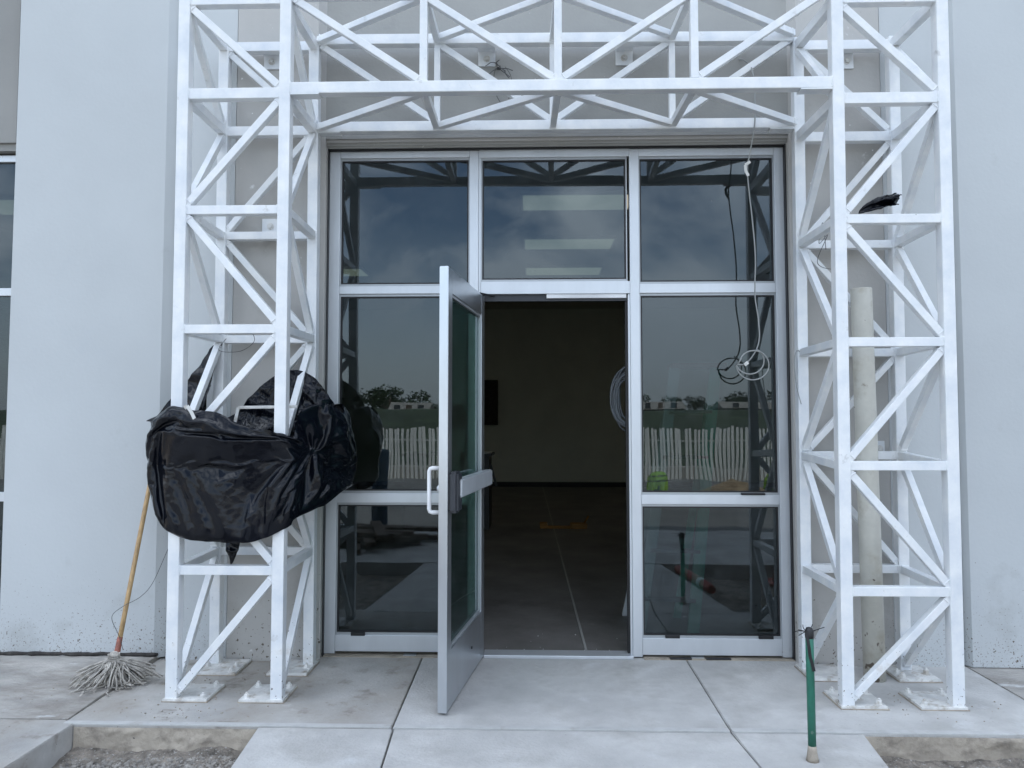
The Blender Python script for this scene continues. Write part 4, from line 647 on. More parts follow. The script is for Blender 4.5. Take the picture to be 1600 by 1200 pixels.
9,0,2,-1,0,1,1,1,2,-1,-2,-6,-1,1,1,4,2,2,1,0,-2,-3,-5,-7,-3,-1,0,4,4,3,2,4,2,1,1,0,-3,-4,-5,-5,-2,0,0,3,2,3,-1,-1,1,1,2,3,1,-1,-1,-6,0,6,-1,0,0,-1,2,2,-2,
7,-2,7,1,2,0,0,0,-2,-1,0,2,1,-2,-1,-5,-3,1,3,6,1,0,1,0,-3,-4,-4,-8,-4,0,1,1,5,3,5,3,3,1,0,-2,-4,-5,-3,-5,3,3,0,2,0,2,2,2,-1,-2,-7,3,-1,3,1,1,-3,6,0,1,-3,
7,-1,5,2,-1,1,1,0,0,1,1,0,-1,0,0,0,1,0,-5,-6,6,2,2,0,1,0,-1,1,-4,-5,-4,-4,-4,-2,-1,3,4,6,4,2,2,0,-3,-3,-8,2,3,0,2,2,2,-1,-1,-8,1,2,3,-1,2,0,-5,9,-1,1,-3,
6,1,-2,-7,0,-1,1,6,3,1,1,1,1,1,0,1,0,0,1,-3,-6,5,-1,0,0,-1,1,4,1,-1,0,-2,2,-2,-6,-4,-3,-1,2,3,2,2,2,1,-1,-4,-1,4,-1,3,1,-4,-8,1,2,9,-1,-8,1,5,5,-1,0,-4,-2,
1,6,-8,14,-2,-1,-6,-6,3,1,-1,0,-1,1,1,2,1,1,4,3,-6,-7,6,3,1,2,-3,-3,8,3,-1,-2,-6,5,2,-4,-3,-6,-6,-1,0,1,3,3,4,0,3,-4,7,0,-9,-7,1,6,10,0,-10,2,7,5,-1,-2,-6,-4,-2,
-1,6,-2,1,4,1,1,-5,-8,-1,-1,0,1,0,-1,-1,0,-1,0,6,8,-5,-5,1,7,3,3,-4,-6,8,3,2,-3,-3,5,1,0,0,-2,-4,-2,-2,-2,1,3,2,-4,9,-4,-10,-2,5,8,6,-1,-8,6,4,1,-4,-3,-9,-5,1,3,
0,5,3,-11,-1,1,8,4,-3,-2,0,-2,-2,0,0,-1,0,0,-1,-3,5,8,-5,-3,-4,5,5,5,-5,-9,6,5,2,-3,-8,9,1,2,1,-1,-1,3,5,0,-7,-2,3,-8,-2,5,7,5,1,-4,-4,3,-3,-6,-7,-5,-5,0,5,-2,12,
2,-9,17,-1,-2,-2,-3,5,4,-1,0,0,-1,-2,0,-1,-2,0,-1,-3,-5,6,5,-4,-3,-4,3,4,5,-3,-6,2,2,-4,4,-3,7,4,2,4,-1,-4,-7,-4,2,0,-1,10,4,-1,-2,-5,-6,-4,-4,-6,-4,-2,0,1,3,5,2,4,6,
4,7,-22,17,2,2,-2,-3,1,2,-1,1,1,1,-1,1,1,-1,-1,0,-7,-7,5,6,-4,-4,-4,2,7,6,-1,-5,1,2,-3,-4,-6,1,6,-1,1,1,1,0,0,4,-1,-11,-11,-2,-1,-1,0,0,1,4,3,5,5,5,5,3,5,-2,-13,
7,4,5,-23,0,-1,0,0,1,0,1,1,0,0,1,1,0,2,2,2,4,-3,-8,4,5,0,-3,-7,-2,4,3,3,5,7,3,-1,-5,-4,-6,0,0,0,0,-6,-5,-8,-2,0,6,3,3,4,4,4,4,2,4,2,3,2,0,-2,-13,-8,4,
11,-2,4,2,-4,-2,-2,-2,-2,-1,-1,-1,1,-1,0,-1,-1,-1,-1,-1,0,2,1,-6,0,2,0,1,-3,-3,0,1,-1,2,6,2,4,-1,-1,0,2,0,-2,8,4,2,1,1,0,1,0,1,0,1,0,1,0,-1,-3,-4,-5,-8,2,10,-4,
12,0,1,-2,4,-1,1,0,-1,0,0,-1,0,0,0,-1,1,-1,0,0,1,0,0,0,0,-1,1,-1,-1,-2,-1,-3,-2,5,-5,0,0,0,1,0,-1,10,4,-3,-1,-1,2,1,1,1,2,0,0,-1,0,-2,-3,-4,-4,-2,-2,5,9,-2,-1,
15,-3,0,-1,2,3,0,-1,0,0,0,1,-1,0,0,1,-1,1,0,-1,0,0,1,0,-1,1,-1,1,-1,-1,-2,-1,4,-10,0,-1,0,1,-1,0,-1,-9,-2,3,3,3,3,4,3,2,0,0,-1,-2,-3,-2,-2,1,1,1,3,5,-2,3,0,
13,-1,-1,0,-2,4,1,2,1,-1,0,0,0,1,-1,0,1,-1,0,1,-1,0,0,-1,-1,-2,0,-2,-1,1,1,1,-6,0,0,-1,0,-2,1,10,3,-1,1,-1,0,-1,1,-1,-1,-2,-3,-3,-2,-1,0,0,2,0,4,0,2,1,0,4,1,
10,1,-1,1,2,-2,2,1,1,0,0,-1,1,0,1,0,0,0,0,0,0,-1,0,0,1,0,-1,0,-2,-4,-4,0,0,0,0,0,0,0,-1,-9,1,3,3,6,3,3,-3,-1,-2,-3,-2,0,0,1,1,1,1,1,-2,2,-1,1,3,2,3,
13,-1,-4,1,-4,3,1,1,2,4,0,1,-1,0,-1,-1,-2,2,0,-1,0,0,-1,0,-1,1,0,0,1,2,0,-9,0,-1,-1,2,0,7,3,0,-2,-2,-3,-4,-2,0,2,3,-4,1,2,1,4,-2,0,1,1,2,1,1,2,-1,0,-5,1,
12,-3,-4,8,-4,-6,-3,-1,2,1,6,2,1,-1,1,0,2,-3,-4,-3,-2,-2,-2,0,3,-3,-2,-1,-1,0,2,8,1,1,0,-1,9,1,-3,0,1,2,2,0,-1,-2,-2,-6,3,1,1,1,-2,3,3,1,-1,0,0,-1,0,-4,-4,-3,7,
10,-3,5,-2,0,-4,0,0,1,1,-1,-2,-6,-2,-1,5,1,2,4,2,0,0,-1,-5,-5,1,1,-1,1,5,4,3,-5,-2,5,-5,-4,2,9,3,0,-2,-3,-2,-1,0,0,2,2,1,1,1,0,1,-2,-2,0,-2,2,2,0,0,-1,0,-4,
8,-6,5,3,1,1,-3,-2,-4,2,-1,2,2,-3,-5,-5,0,4,1,-5,1,6,5,4,2,0,0,0,-1,2,1,-4,1,-2,0,-1,-4,-4,-1,4,6,1,2,2,1,0,0,-1,0,0,0,-1,1,-1,0,1,0,1,-4,-2,1,2,-1,-2,-4,
6,0,-1,3,3,0,0,-2,-4,-7,1,6,0,0,-1,3,-5,-7,4,6,-5,-7,2,-2,0,1,4,6,9,-1,-3,-2,-2,5,-1,0,-2,0,0,0,-3,2,0,0,-5,2,4,4,1,0,0,1,0,0,1,0,0,0,1,0,-3,-9,-2,4,-1,
6,6,-2,-8,8,2,0,0,-1,-4,3,-15,5,0,4,1,2,-3,-8,5,3,-3,-6,9,-2,7,2,2,-2,-8,-4,2,6,5,-4,2,-3,0,0,-5,-1,2,-3,4,6,-7,-4,1,3,-6,0,0,2,-3,0,1,0,0,1,0,3,7,-5,2,1,
8,1,-6,10,-6,-1,1,-4,-2,11,-6,2,-8,4,1,1,0,4,-4,-8,6,0,-1,0,2,-2,-5,-3,2,10,0,-3,5,-3,0,1,1,-1,1,2,-6,-4,5,-2,4,6,-1,-8,-5,9,-5,-2,-3,6,-4,-1,0,0,0,0,-2,9,1,-4,7,
7,2,4,-9,-8,1,6,4,0,-7,5,1,2,2,-1,-11,0,6,5,0,-8,2,3,-6,6,-2,-2,-1,-1,0,6,1,-7,3,2,2,0,0,-3,2,6,-1,1,-3,-3,3,3,3,-3,-4,5,-2,-2,-4,5,-4,1,1,0,1,3,-6,1,2,-2,
5,2,0,-9,8,-3,-6,10,5,-5,-9,8,3,-6,-3,3,0,-4,2,6,1,-2,-1,4,-7,-1,5,4,-8,-5,1,9,-1,-4,3,-2,7,1,-3,-3,1,6,-1,3,-5,-3,0,5,3,0,-2,2,-3,-1,-3,6,0,0,1,0,-3,-9,9,-6,1,
6,0,0,0,-1,2,-3,-5,3,8,-2,-10,6,1,-1,1,6,-1,0,-8,1,4,1,2,3,-2,0,-1,4,-5,-4,-4,5,1,-2,8,-1,-2,3,-1,-2,-2,2,1,3,-2,-3,0,2,-2,0,0,6,0,-3,-4,1,-3,-2,2,3,1,-2,0,-3,
3,3,1,-1,-4,0,10,0,-1,-7,-1,2,-5,3,9,1,-8,-4,5,3,-1,3,-2,-1,2,2,-2,-1,3,3,-3,2,0,-1,0,0,0,0,-1,1,-2,-2,-1,1,2,1,-3,-4,1,5,1,0,-4,4,1,-3,-5,2,0,2,-1,3,-4,2,-4,
5,1,0,4,1,-1,-5,-1,3,0,3,0,3,0,-6,-3,-2,3,-4,9,4,-4,2,-6,-1,3,5,1,-1,0,-1,-3,2,2,0,-2,1,1,-1,0,2,-3,-3,-3,2,2,4,-5,1,-1,0,0,0,-3,4,2,-1,-2,-2,-1,-1,0,0,2,-2,
1,2,2,-4,8,4,0,-3,-8,7,0,0,-9,2,3,-2,4,3,-2,-3,6,2,-3,1,-2,2,-3,-2,3,3,1,-3,0,0,2,0,-1,1,0,-1,-1,2,-1,-2,-2,1,0,-1,-6,3,2,1,2,-3,0,2,2,-2,1,-4,-1,-2,5,-2,-2,
0,2,3,-1,-6,4,2,1,3,-9,-3,1,3,-1,6,6,-3,0,5,0,-2,0,0,2,1,-6,-5,3,0,2,-1,5,0,0,-1,1,1,-2,0,-1,0,0,1,1,-2,-3,-2,4,-4,-8,-2,2,3,6,-2,2,1,3,-1,-2,-3,2,-7,2,-2,
0,2,1,6,-5,-6,3,-2,-4,6,-1,1,4,-1,-4,7,5,-2,1,-1,-8,6,4,-3,-3,-4,5,0,-1,0,7,-1,0,0,0,-2,-2,-1,-1,0,-1,-2,2,-2,-1,-2,0,1,5,-5,-3,-2,-1,-2,2,-1,5,3,1,-2,0,-2,1,-1,-3,
-1,1,3,3,2,-4,-10,1,3,-1,11,2,-4,2,-1,-3,3,6,-3,-8,0,-2,3,-2,1,7,1,0,0,0,3,1,-2,-2,-5,0,-1,0,-1,2,-3,4,-5,-3,-4,-1,0,0,4,7,-4,-1,4,1,-1,-4,-5,2,2,3,-4,-2,5,0,1,
0,1,2,1,2,1,-2,-1,2,-2,-3,6,5,-2,3,0,0,-4,-5,0,-1,5,-6,5,6,-3,2,0,0,0,-2,-1,-2,-1,2,0,1,-2,-1,-5,1,-8,-1,2,4,2,-2,-2,-3,6,6,-5,-6,5,-1,2,-5,-4,2,0,0,6,-1,3,0,
0,-1,3,-6,0,9,4,-2,-3,7,-3,-6,6,5,-1,-5,-7,3,-2,1,3,-5,10,3,-2,2,-6,2,0,-4,-1,0,-1,1,0,-1,-5,-1,-1,-1,-1,4,-1,1,-1,-1,6,2,-5,-6,8,5,-6,-8,4,2,3,-6,-5,4,5,-1,2,-1,1,
-2,-1,5,6,-4,-6,7,6,-1,-7,7,-4,-5,4,-4,1,-1,-4,9,3,-3,-2,-3,3,2,-3,7,-5,1,0,-3,-2,1,0,0,-2,2,-2,-2,0,0,0,2,0,0,1,-2,3,3,-5,-9,6,6,-6,-6,-2,7,6,-5,-5,5,2,-1,-1,1,
-3,2,2,5,4,-3,-8,6,0,1,-3,7,-5,-2,-4,0,3,-2,-3,9,6,-4,1,-7,2,5,-6,3,-7,-1,2,4,-1,-5,-2,0,-1,2,2,1,3,0,1,0,1,0,-3,-7,5,3,-5,-7,5,5,-4,-2,-4,5,7,-5,-5,-1,1,2,3,
-1,-3,2,6,-2,-2,3,-5,11,-1,-2,2,2,-6,2,-5,2,2,-1,-5,7,5,-8,0,-4,3,2,-7,2,4,2,-3,-3,3,-1,-1,2,0,1,1,0,0,-1,-1,-1,-5,-1,3,-3,5,3,-6,-7,7,5,-4,-3,-4,6,8,0,-3,-8,0,2,
-2,-1,-2,7,-3,9,3,-2,-9,10,0,-9,-2,-2,9,4,-4,1,2,-3,-4,6,4,1,-6,-8,0,6,-2,-3,1,0,1,-1,1,3,0,1,0,-2,-3,-3,-2,-1,-1,5,5,1,-3,-5,2,4,-5,-7,7,7,-1,-9,-7,3,3,5,0,-5,4,
-3,-1,0,1,6,-8,-1,7,5,-5,-2,6,1,-2,-6,7,5,-1,-1,1,-5,-4,6,1,3,2,-2,-4,0,-3,-2,-1,3,1,0,-2,-1,-2,-1,0,-1,-1,4,3,1,-1,-5,-4,-3,0,-1,7,6,-4,-7,1,8,6,-7,-9,-1,1,11,0,-5,
-5,1,0,-3,5,5,-7,-5,3,2,4,-4,5,5,-3,-2,3,2,-1,1,2,-6,-4,5,0,-2,0,-1,1,1,-5,-2,-2,-2,2,1,-1,0,-1,-2,2,3,0,0,1,-4,0,0,6,1,-3,-5,7,6,-1,-6,-7,8,7,-2,-3,-3,-6,7,-2,
-4,0,-3,-4,1,6,5,-8,-5,1,2,5,0,4,5,-2,-2,-2,1,-2,1,4,-3,-11,0,3,0,-1,-1,0,0,0,-1,4,-3,2,0,-3,-1,2,0,1,0,2,0,3,-3,0,-1,4,5,-3,-5,5,2,4,-5,-8,6,6,0,0,0,-8,1,
-2,-3,0,0,-6,0,6,4,-4,-7,-1,0,0,-1,2,2,-1,2,0,2,-1,-3,-1,6,-3,-3,-1,3,-1,1,2,0,0,-4,3,-2,-2,4,1,1,1,-2,0,-3,2,1,4,-1,0,-3,5,4,-4,-5,0,6,6,-6,-6,-1,1,0,3,-4,4,
-4,-1,-2,-2,2,-5,0,5,-1,1,-2,-1,1,-4,0,0,1,0,1,0,2,1,2,-2,2,1,-1,-4,3,0,-1,2,1,0,-5,-2,6,0,0,0,-1,2,-3,-1,-2,3,2,5,0,-3,0,2,3,-3,0,-2,-1,11,-1,0,-2,-2,-6,1,-1,
-6,-1,-3,-1,-2,3,-1,0,6,0,0,-2,-4,0,-3,0,-1,0,0,1,-1,2,0,1,1,0,2,2,-2,0,0,1,1,0,1,3,-5,1,3,0,0,-2,1,-1,-1,-3,0,1,4,2,-3,2,1,4,0,-3,2,-6,-1,-2,-1,-1,1,1,3,
-8,-2,1,-4,2,-2,-1,1,1,4,0,-2,-1,1,0,-4,4,-4,-2,0,0,1,0,0,0,1,1,1,1,1,1,-1,0,2,3,-1,2,0,-2,0,-1,3,1,1,0,0,-3,2,-1,2,-1,-4,-2,-1,1,-1,-1,0,-2,1,0,1,2,5,-3,
-10,-1,-1,6,0,-2,-5,-2,0,2,1,3,1,-1,-1,4,-4,1,-4,-3,0,0,0,0,1,0,-1,1,1,-1,0,0,0,0,1,0,1,0,1,1,2,-1,-2,2,1,1,2,-4,-3,-1,-1,0,1,-1,-1,0,2,2,3,1,2,1,-1,-3,0,
-9,-2,-2,1,1,2,2,-2,-4,-1,1,1,2,2,1,-3,-1,1,3,-2,-4,-2,0,0,0,-1,1,0,0,0,0,1,0,1,-1,0,0,1,0,0,0,0,2,-1,0,-1,-1,0,1,-1,-1,0,0,1,0,1,-2,0,1,2,0,1,0,1,0,
-8,-4,-1,-2,0,1,2,1,1,-2,-3,0,0,-1,0,0,1,1,1,4,2,-2,-5,-2,0,0,0,0,0,0,0,0,0,0,0,0,0,-1,0,1,0,0,0,0,1,0,1,0,-1,1,0,-1,0,0,0,-1,1,0,0,-1,2,0,2,1,0,
-10,0,-2,-3,0,0,-1,0,1,0,1,-2,0,1,0,1,0,0,0,0,1,3,4,-1,-4,1,-1,-4,-1,0,1,-1,0,0,1,0,1,0,0,-1,-1,0,0,0,-1,1,0,1,1,-1,1,0,0,-1,0,1,0,-1,0,0,0,1,0,1,3,
-12,-1,0,0,-3,0,0,0,0,0,0,0,-1,0,1,0,0,-1,1,0,0,-1,0,3,3,-1,-3,3,-1,0,-3,-1,0,0,0,0,0,0,1,0,1,0,0,-1,0,0,1,-1,1,2,0,0,2,1,0,0,-1,1,-3,0,-2,1,4,-2,0,
-10,-1,-1,0,1,-3,-1,3,1,-3,-1,1,0,-1,0,0,0,1,-1,-1,1,0,0,-1,0,1,3,0,1,-2,1,0,1,-3,-2,0,0,0,0,0,1,0,0,1,0,-2,0,1,-1,1,1,2,-2,2,0,1,1,0,2,-1,0,2,-3,0,1,
-7,-2,-2,-1,1,-1,1,-2,0,2,0,-2,-3,0,1,0,1,-2,0,1,-1,0,1,0,0,-1,0,0,0,2,2,1,-1,1,-1,-1,0,-2,-1,0,0,0,1,0,1,1,-2,0,0,-1,0,1,1,-1,1,1,0,0,2,1,1,-3,1,2,2,
-6,-3,-2,-2,1,2,0,-2,-2,0,1,1,2,0,-2,-1,-2,1,-1,-1,0,1,-1,0,0,1,0,-1,0,0,0,0,0,2,1,1,-1,2,-1,-2,-1,0,-1,0,0,1,2,-1,-2,0,1,-1,1,0,0,-1,1,1,-1,0,1,2,1,2,1,
-8,-3,-1,0,-2,0,-1,1,0,-1,0,0,0,0,0,0,0,0,1,0,0,-1,0,0,0,-1,0,1,0,0,-1,0,0,-1,2,0,0,0,1,2,0,-1,0,-1,0,-1,0,1,2,0,-2,-1,0,0,0,0,0,0,1,1,0,0,1,1,1,
-11,-1,-2,-1,0,0,0,-1,0,1,-1,0,0,0,0,1,0,0,0,0,0,-1,0,0,0,0,0,0,0,0,0,0,0,0,-1,1,0,0,0,0,0,1,0,1,-1,0,0,-1,0,1,1,1,-1,-1,0,0,1,0,-1,0,1,0,1,0,1,
-13,0,-1,-1,0,0,0,0,0,0,0,0,0,0,0,-1,0,0,0,0,0,1,0,0,-1,0,0,0,0,0,0,1,-1,1,0,-1,0,0,1,0,-1,0,0,0,0,0,0,1,0,-1,0,0,1,1,0,0,-1,1,0,1,-2,1,0,1,1,
-14,-1,-1,1,0,-1,0,-1,1,0,0,0,0,0,0,-1,0,1,0,0,0,0,-1,0,1,0,0,0,0,1,0,-2,1,-1,0,1,-1,1,-1,1,0,0,0,0,0,0,0,0,1,0,0,-1,0,0,0,1,-1,-1,1,0,2,-2,1,-1,2,
-15,1,4,1,0,-1,1,1,0,-1,0,1,-1,1,-1,0,1,-1,0,0,0,0,2,0,-2,0,0,1,0,0,0,-2,2,0,1,-1,0,0,-2,2,-1,-1,1,1,0,-1,0,-1,1,0,-1,2,-1,0,0,-1,1,0,0,-2,0,-4,-1,1,0,
-17,0,0,1,-1,3,-2,0,-1,1,1,-2,1,-1,2,0,-1,0,1,0,-1,1,0,-2,3,0,-1,0,1,2,-6,9,-5,-2,0,-2,2,-1,3,-2,-1,3,0,2,-6,6,-3,2,-2,-1,2,-1,0,0,0,0,0,-1,0,2,0,5,-6,-1,-2,
-17,0,-4,-2,0,-1,1,-1,0,0,-1,1,0,0,-1,1,0,0,-1,0,1,-1,-1,2,-2,0,1,0,-1,-3,6,-7,3,3,-1,1,-1,0,0,-1,3,-2,-1,-3,5,-4,4,-1,0,1,-1,0,0,0,0,0,0,2,0,-1,0,1,5,1,0],
[-163,16,15,16,4,1,0,0,1,1,1,1,2,2,0,0,-1,1,-1,0,2,1,-2,1,1,0,2,-2,-2,0,3,0,0,0,1,2,-1,-2,-1,-1,-1,1,2,-2,1,0,-1,0,-2,-2,-2,0,2,-1,-1,1,-1,-3,0,-1,-4,-10,-11,-10,-9,
-14,1,0,-1,0,-1,0,0,0,0,0,0,0,0,1,1,2,-1,1,0,-2,-1,1,0,-1,2,-2,2,3,0,-3,0,0,0,-1,-2,2,3,0,1,0,-2,-3,2,-2,-1,1,-1,2,1,1,-1,-3,1,3,-2,0,0,-1,1,0,0,1,1,0,
-11,0,0,-1,-3,1,0,-1,0,0,1,0,0,-2,0,0,0,1,0,1,1,0,1,0,0,-3,0,0,-1,0,0,0,0,0,0,1,-1,0,1,-1,1,0,0,0,0,0,0,0,-1,0,1,0,2,3,-2,-1,-1,0,1,0,-1,1,1,0,-2,
-12,2,0,-3,2,-3,0,3,-3,-1,-1,0,0,1,1,-2,0,-1,1,0,0,0,0,0,-1,1,0,0,0,0,0,0,1,0,2,-1,0,-2,0,1,-1,1,0,-1,1,0,-1,0,1,1,0,2,1,-1,-1,0,0,1,-1,0,2,-2,0,0,1,
-8,-2,-1,1,-2,0,-2,-1,3,-2,0,-2,0,0,0,2,-2,0,0,-1,0,1,1,0,-1,0,0,0,0,0,1,3,0,1,-3,-1,-1,0,0,0,0,0,0,2,1,3,1,1,0,0,0,-1,-2,-2,0,1,0,0,-1,2,1,0,1,0,-1,
-9,0,-1,-2,1,2,-2,-3,-1,5,-3,-1,-2,1,0,0,3,2,-1,-2,-2,-1,0,0,3,-1,-1,0,1,3,1,-3,-1,-2,0,1,0,0,-1,0,1,1,4,-1,0,-2,1,0,0,0,-1,-1,0,0,0,1,1,0,0,2,1,1,-2,2,1,
-10,0,0,-1,-1,2,2,-3,1,-3,-1,1,0,-1,-1,1,0,-1,2,4,1,-2,-4,-1,1,1,-1,0,2,-1,0,-2,0,0,1,-1,1,0,0,0,2,0,-1,-1,-1,0,1,0,0,-1,1,0,1,0,0,1,-1,1,0,0,1,1,2,1,0,
-9,-2,0,-1,1,-3,3,0,-3,-1,2,2,-3,-1,1,-1,-1,0,-1,0,2,3,3,-2,-5,0,2,2,-4,0,0,4,-1,0,-1,-1,-1,1,0,-1,0,0,0,0,0,0,-1,2,0,0,0,0,-1,2,1,-1,1,-1,2,-2,1,3,1,0,0,
-6,-3,-3,-2,0,4,0,4,-2,2,0,-3,-1,-3,-2,1,1,-2,0,-1,0,0,1,4,2,-2,-2,-1,1,-3,-1,1,2,1,0,1,-1,-2,1,-1,-2,0,-1,1,1,0,0,-1,1,1,0,0,1,0,0,0,0,0,0,1,0,2,0,1,1,
-6,-1,-4,-1,-1,-2,1,2,5,-3,-1,-2,1,2,-3,-1,0,3,-2,-2,-2,1,0,0,2,1,2,-4,1,2,1,-5,1,1,0,0,0,0,-1,2,-1,-1,0,0,0,1,-2,0,1,1,0,0,0,1,0,-1,0,2,-1,-1,1,1,-1,3,2,
-7,-2,-1,-2,-1,-1,-1,1,-1,2,1,2,-1,-2,3,-3,-1,1,2,1,-2,-4,1,-1,-1,2,1,4,-1,-1,-1,2,-2,-1,1,0,1,0,-1,-1,0,0,-1,0,0,-1,1,1,-1,0,-1,2,-1,-1,2,0,0,0,2,0,-1,0,1,1,3,
-10,-1,-2,-1,0,0,1,-2,-1,1,1,2,1,-1,-2,4,-1,-3,1,-1,0,0,-2,0,2,-2,0,0,0,0,-1,1,0,0,0,1,1,1,0,-1,0,0,-1,0,-1,1,0,-1,1,0,2,0,-1,0,-1,0,1,3,0,-1,-2,0,2,-1,3,
-12,-1,-1,-1,-1,0,-1,2,1,-2,0,1,3,0,-1,-2,3,1,-2,1,0,0,0,-1,0,-1,-1,-2,1,1,2,-1,-1,0,0,0,0,1,0,0,0,0,0,-1,0,-1,0,0,-1,1,0,0,2,-1,0,1,1,-2,0,-1,1,0,0,0,2,
-12,-1,-1,-1,1,0,-1,-1,1,0,0,0,1,3,0,-3,0,0,2,0,1,0,0,-1,-2,4,-1,0,-1,-1,-1,1,1,0,0,0,0,-2,0,1,0,-1,1,1,-2,0,0,-1,0,-1,0,0,0,0,1,1,-1,0,0,1,0,-1,1,1,1,
-11,-1,-2,-1,0,0,0,0,0,1,-1,-1,1,2,1,0,-4,0,1,1,2,2,0,1,0,-3,1,0,-2,0,0,-1,-1,0,0,-1,1,2,0,-1,1,1,0,-1,0,-1,-1,0,0,0,-1,0,0,0,0,0,1,-1,0,0,-1,2,1,1,1,
-13,-1,0,-1,0,-1,0,0,-1,1,1,0,-2,1,2,2,-1,-2,-2,1,-1,0,0,1,0,1,0,0,2,0,-1,1,0,0,-1,1,-2,1,1,-1,0,1,-1,1,0,-2,0,1,-1,0,0,-1,0,0,-1,0,0,1,0,-1,0,0,2,1,0,
-12,0,-2,-2,1,1,0,-2,1,0,0,0,0,-1,1,1,2,1,-2,-2,0,0,0,-1,1,0,0,1,-1,-1,1,0,1,0,1,0,1,-2,0,1,1,0,0,-1,0,2,-1,-2,-1,0,0,1,-1,0,0,-1,0,0,-1,2,0,1,0,2,0,
-12,-1,-1,0,-2,1,0,0,0,-1,1,0,0,0,-1,1,0,-1,0,0,0,0,0,0,0,0,0,0,1,1,-1,-1,1,0,0,0,-1,1,1,1,-1,-1,0,1,1,0,1,-1,-1,0,0,0,0,-1,0,0,0,0,1,-2,2,0,1,2,-1,
-12,-2,0,1,-1,-1,0,0,-2,1,0,0,0,0,0,-1,0,1,1,0,-1,0,0,0,-1,0,1,0,0,0,1,0,-1,0,-1,0,1,0,0,0,-1,0,2,0,0,1,0,2,0,-3,0,0,0,1,-1,1,-1,0,-1,1,0,0,4,-1,-1,
-14,0,0,-2,1,0,-1,1,0,-2,1,0,1,-1,0,0,0,-1,0,0,1,0,0,-1,0,1,-1,0,1,0,-1,0,1,0,1,-1,0,-1,0,0,1,0,-1,1,1,-1,1,0,2,0,-2,-2,1,0,0,0,0,0,1,0,-1,1,2,-2,1,
-12,-2,-1,1,0,-1,1,-1,1,0,-2,0,0,1,2,1,-1,-1,0,1,-2,-1,0,1,1,-1,0,0,-1,0,0,0,0,0,0,1,0,1,0,0,-1,0,0,-1,0,1,0,0,0,2,2,-2,-1,-1,1,-1,1,-1,1,-1,0,2,0,0,1,
-13,-2,0,-1,0,1,0,2,0,2,-1,-3,-1,0,-1,2,0,0,2,0,1,-1,-1,-1,-1,0,-1,1,0,0,0,0,0,0,0,0,0,1,-1,1,1,-2,0,0,0,0,0,0,0,0,1,2,-2,0,0,0,0,0,-1,0,1,4,-2,0,-1,
-13,0,-1,-1,0,0,0,0,0,-1,3,1,-3,0,0,-1,2,0,-2,2,1,0,-1,0,-1,0,0,-1,2,0,-1,-1,-1,0,0,1,0,-1,1,1,0,2,0,-1,0,-1,-1,0,0,0,-1,1,2,0,-1,0,-1,1,-1,0,1,3,-2,-1,1,
-12,-1,0,0,-1,-1,1,-1,-1,1,-1,4,1,-2,-1,-1,2,0,-1,-2,2,2,0,-1,0,-1,0,1,-2,3,0,0,-1,0,0,-1,-1,0,0,-1,0,1,0,1,0,1,1,-1,0,0,-1,0,-1,0,0,0,1,-1,0,0,1,-2,0,1,0,
-14,0,-1,0,0,0,-2,0,1,0,0,0,3,2,1,-1,-5,1,-1,-1,0,2,2,0,0,-1,0,2,0,-2,1,2,0,0,-1,-1,1,-1,-2,-1,1,-1,0,1,0,0,0,0,0,0,0,0,1,-1,0,0,-1,0,0,0,-1,-3,0,1,-1,
-14,-1,1,1,0,1,0,-1,0,0,-2,-1,0,0,0,1,0,0,0,2,0,-1,0,1,1,1,-2,-3,0,0,1,-1,1,0,0,1,-1,1,1,0,-1,-1,0,-1,0,0,0,1,-1,0,1,-1,0,1,0,-1,0,0,0,0,-2,-4,1,0,1,
-13,0,-1,0,2,0,1,0,-1,0,2,-1,-1,-2,-1,1,1,0,3,-2,-1,-1,0,1,0,1,3,-1,0,-1,-3,0,1,0,1,-1,1,-1,0,1,-1,0,0,-1,0,0,0,0,0,0,0,1,0,0,0,0,0,-1,-1,0,-3,-3,0,0,1,
-16,-1,1,-1,1,1,0,1,0,-1,-1,2,0,0,-1,-3,1,0,-1,1,0,0,0,0,0,0,0,1,-1,0,1,0,-1,0,0,1,-1,1,1,0,1,1,-1,1,0,-1,0,0,0,0,-1,0,-1,0,-1,0,0,1,-1,-1,-1,-4,1,0,-1,
-14,0,1,-1,0,0,1,0,1,0,0,-1,-1,1,0,-1,-1,1,-1,0,0,0,0,0,0,0,0,-1,1,-1,1,0,-1,0,0,0,1,0,0,0,-1,0,1,-1,0,1,-1,0,1,-1,1,-1,1,-1,1,0,-1,1,0,-1,0,1,-1,0,1,
-14,1,-2,2,-1,0,-1,1,0,0,0,-1,1,-1,0,1,-1,0,1,-2,0,0,1,-1,0,0,0,1,-1,1,-1,0,1,0,0,0,-1,0,0,0,1,0,-1,1,-1,0,1,0,-1,1,0,1,1,2,0,0,-2,-2,3,-1,-1,3,0,1,1,
-13,1,-2,-2,-1,2,1,-1,0,-1,0,0,-1,1,1,0,1,0,-2,1,-1,1,-1,1,-1,1,1,-2,0,0,1,0,0,0,0,0,1,-1,0,-1,-1,0,1,0,1,0,-1,0,1,0,0,1,-1,0,1,1,4,0,-3,1,-2,6,0,1,-1,
-13,-1,0,-2,0,0,0,0,0,0,0,0,1,-1,0,1,0,-1,1,-1,1,-1,0,0,1,0,-1,2,0,0,0,0,-1,0,-1,0,0,0,0,1,1,-1,-1,0,0,-1,1,0,0,1,0,-1,1,0,-1,1,0,2,2,2,-2,4,1,-1,1,
-15,0,0,1,3,-4,-1,-1,1,0,0,0,0,1,-1,0,0,1,0,0,-1,0,0,1,1,-1,0,0,1,-1,-1,0,1,-1,0,0,0,1,0,0,0,1,0,-1,-1,2,-1,-1,0,0,0,0,0,0,2,-1,0,0,1,2,4,-2,0,1,0,
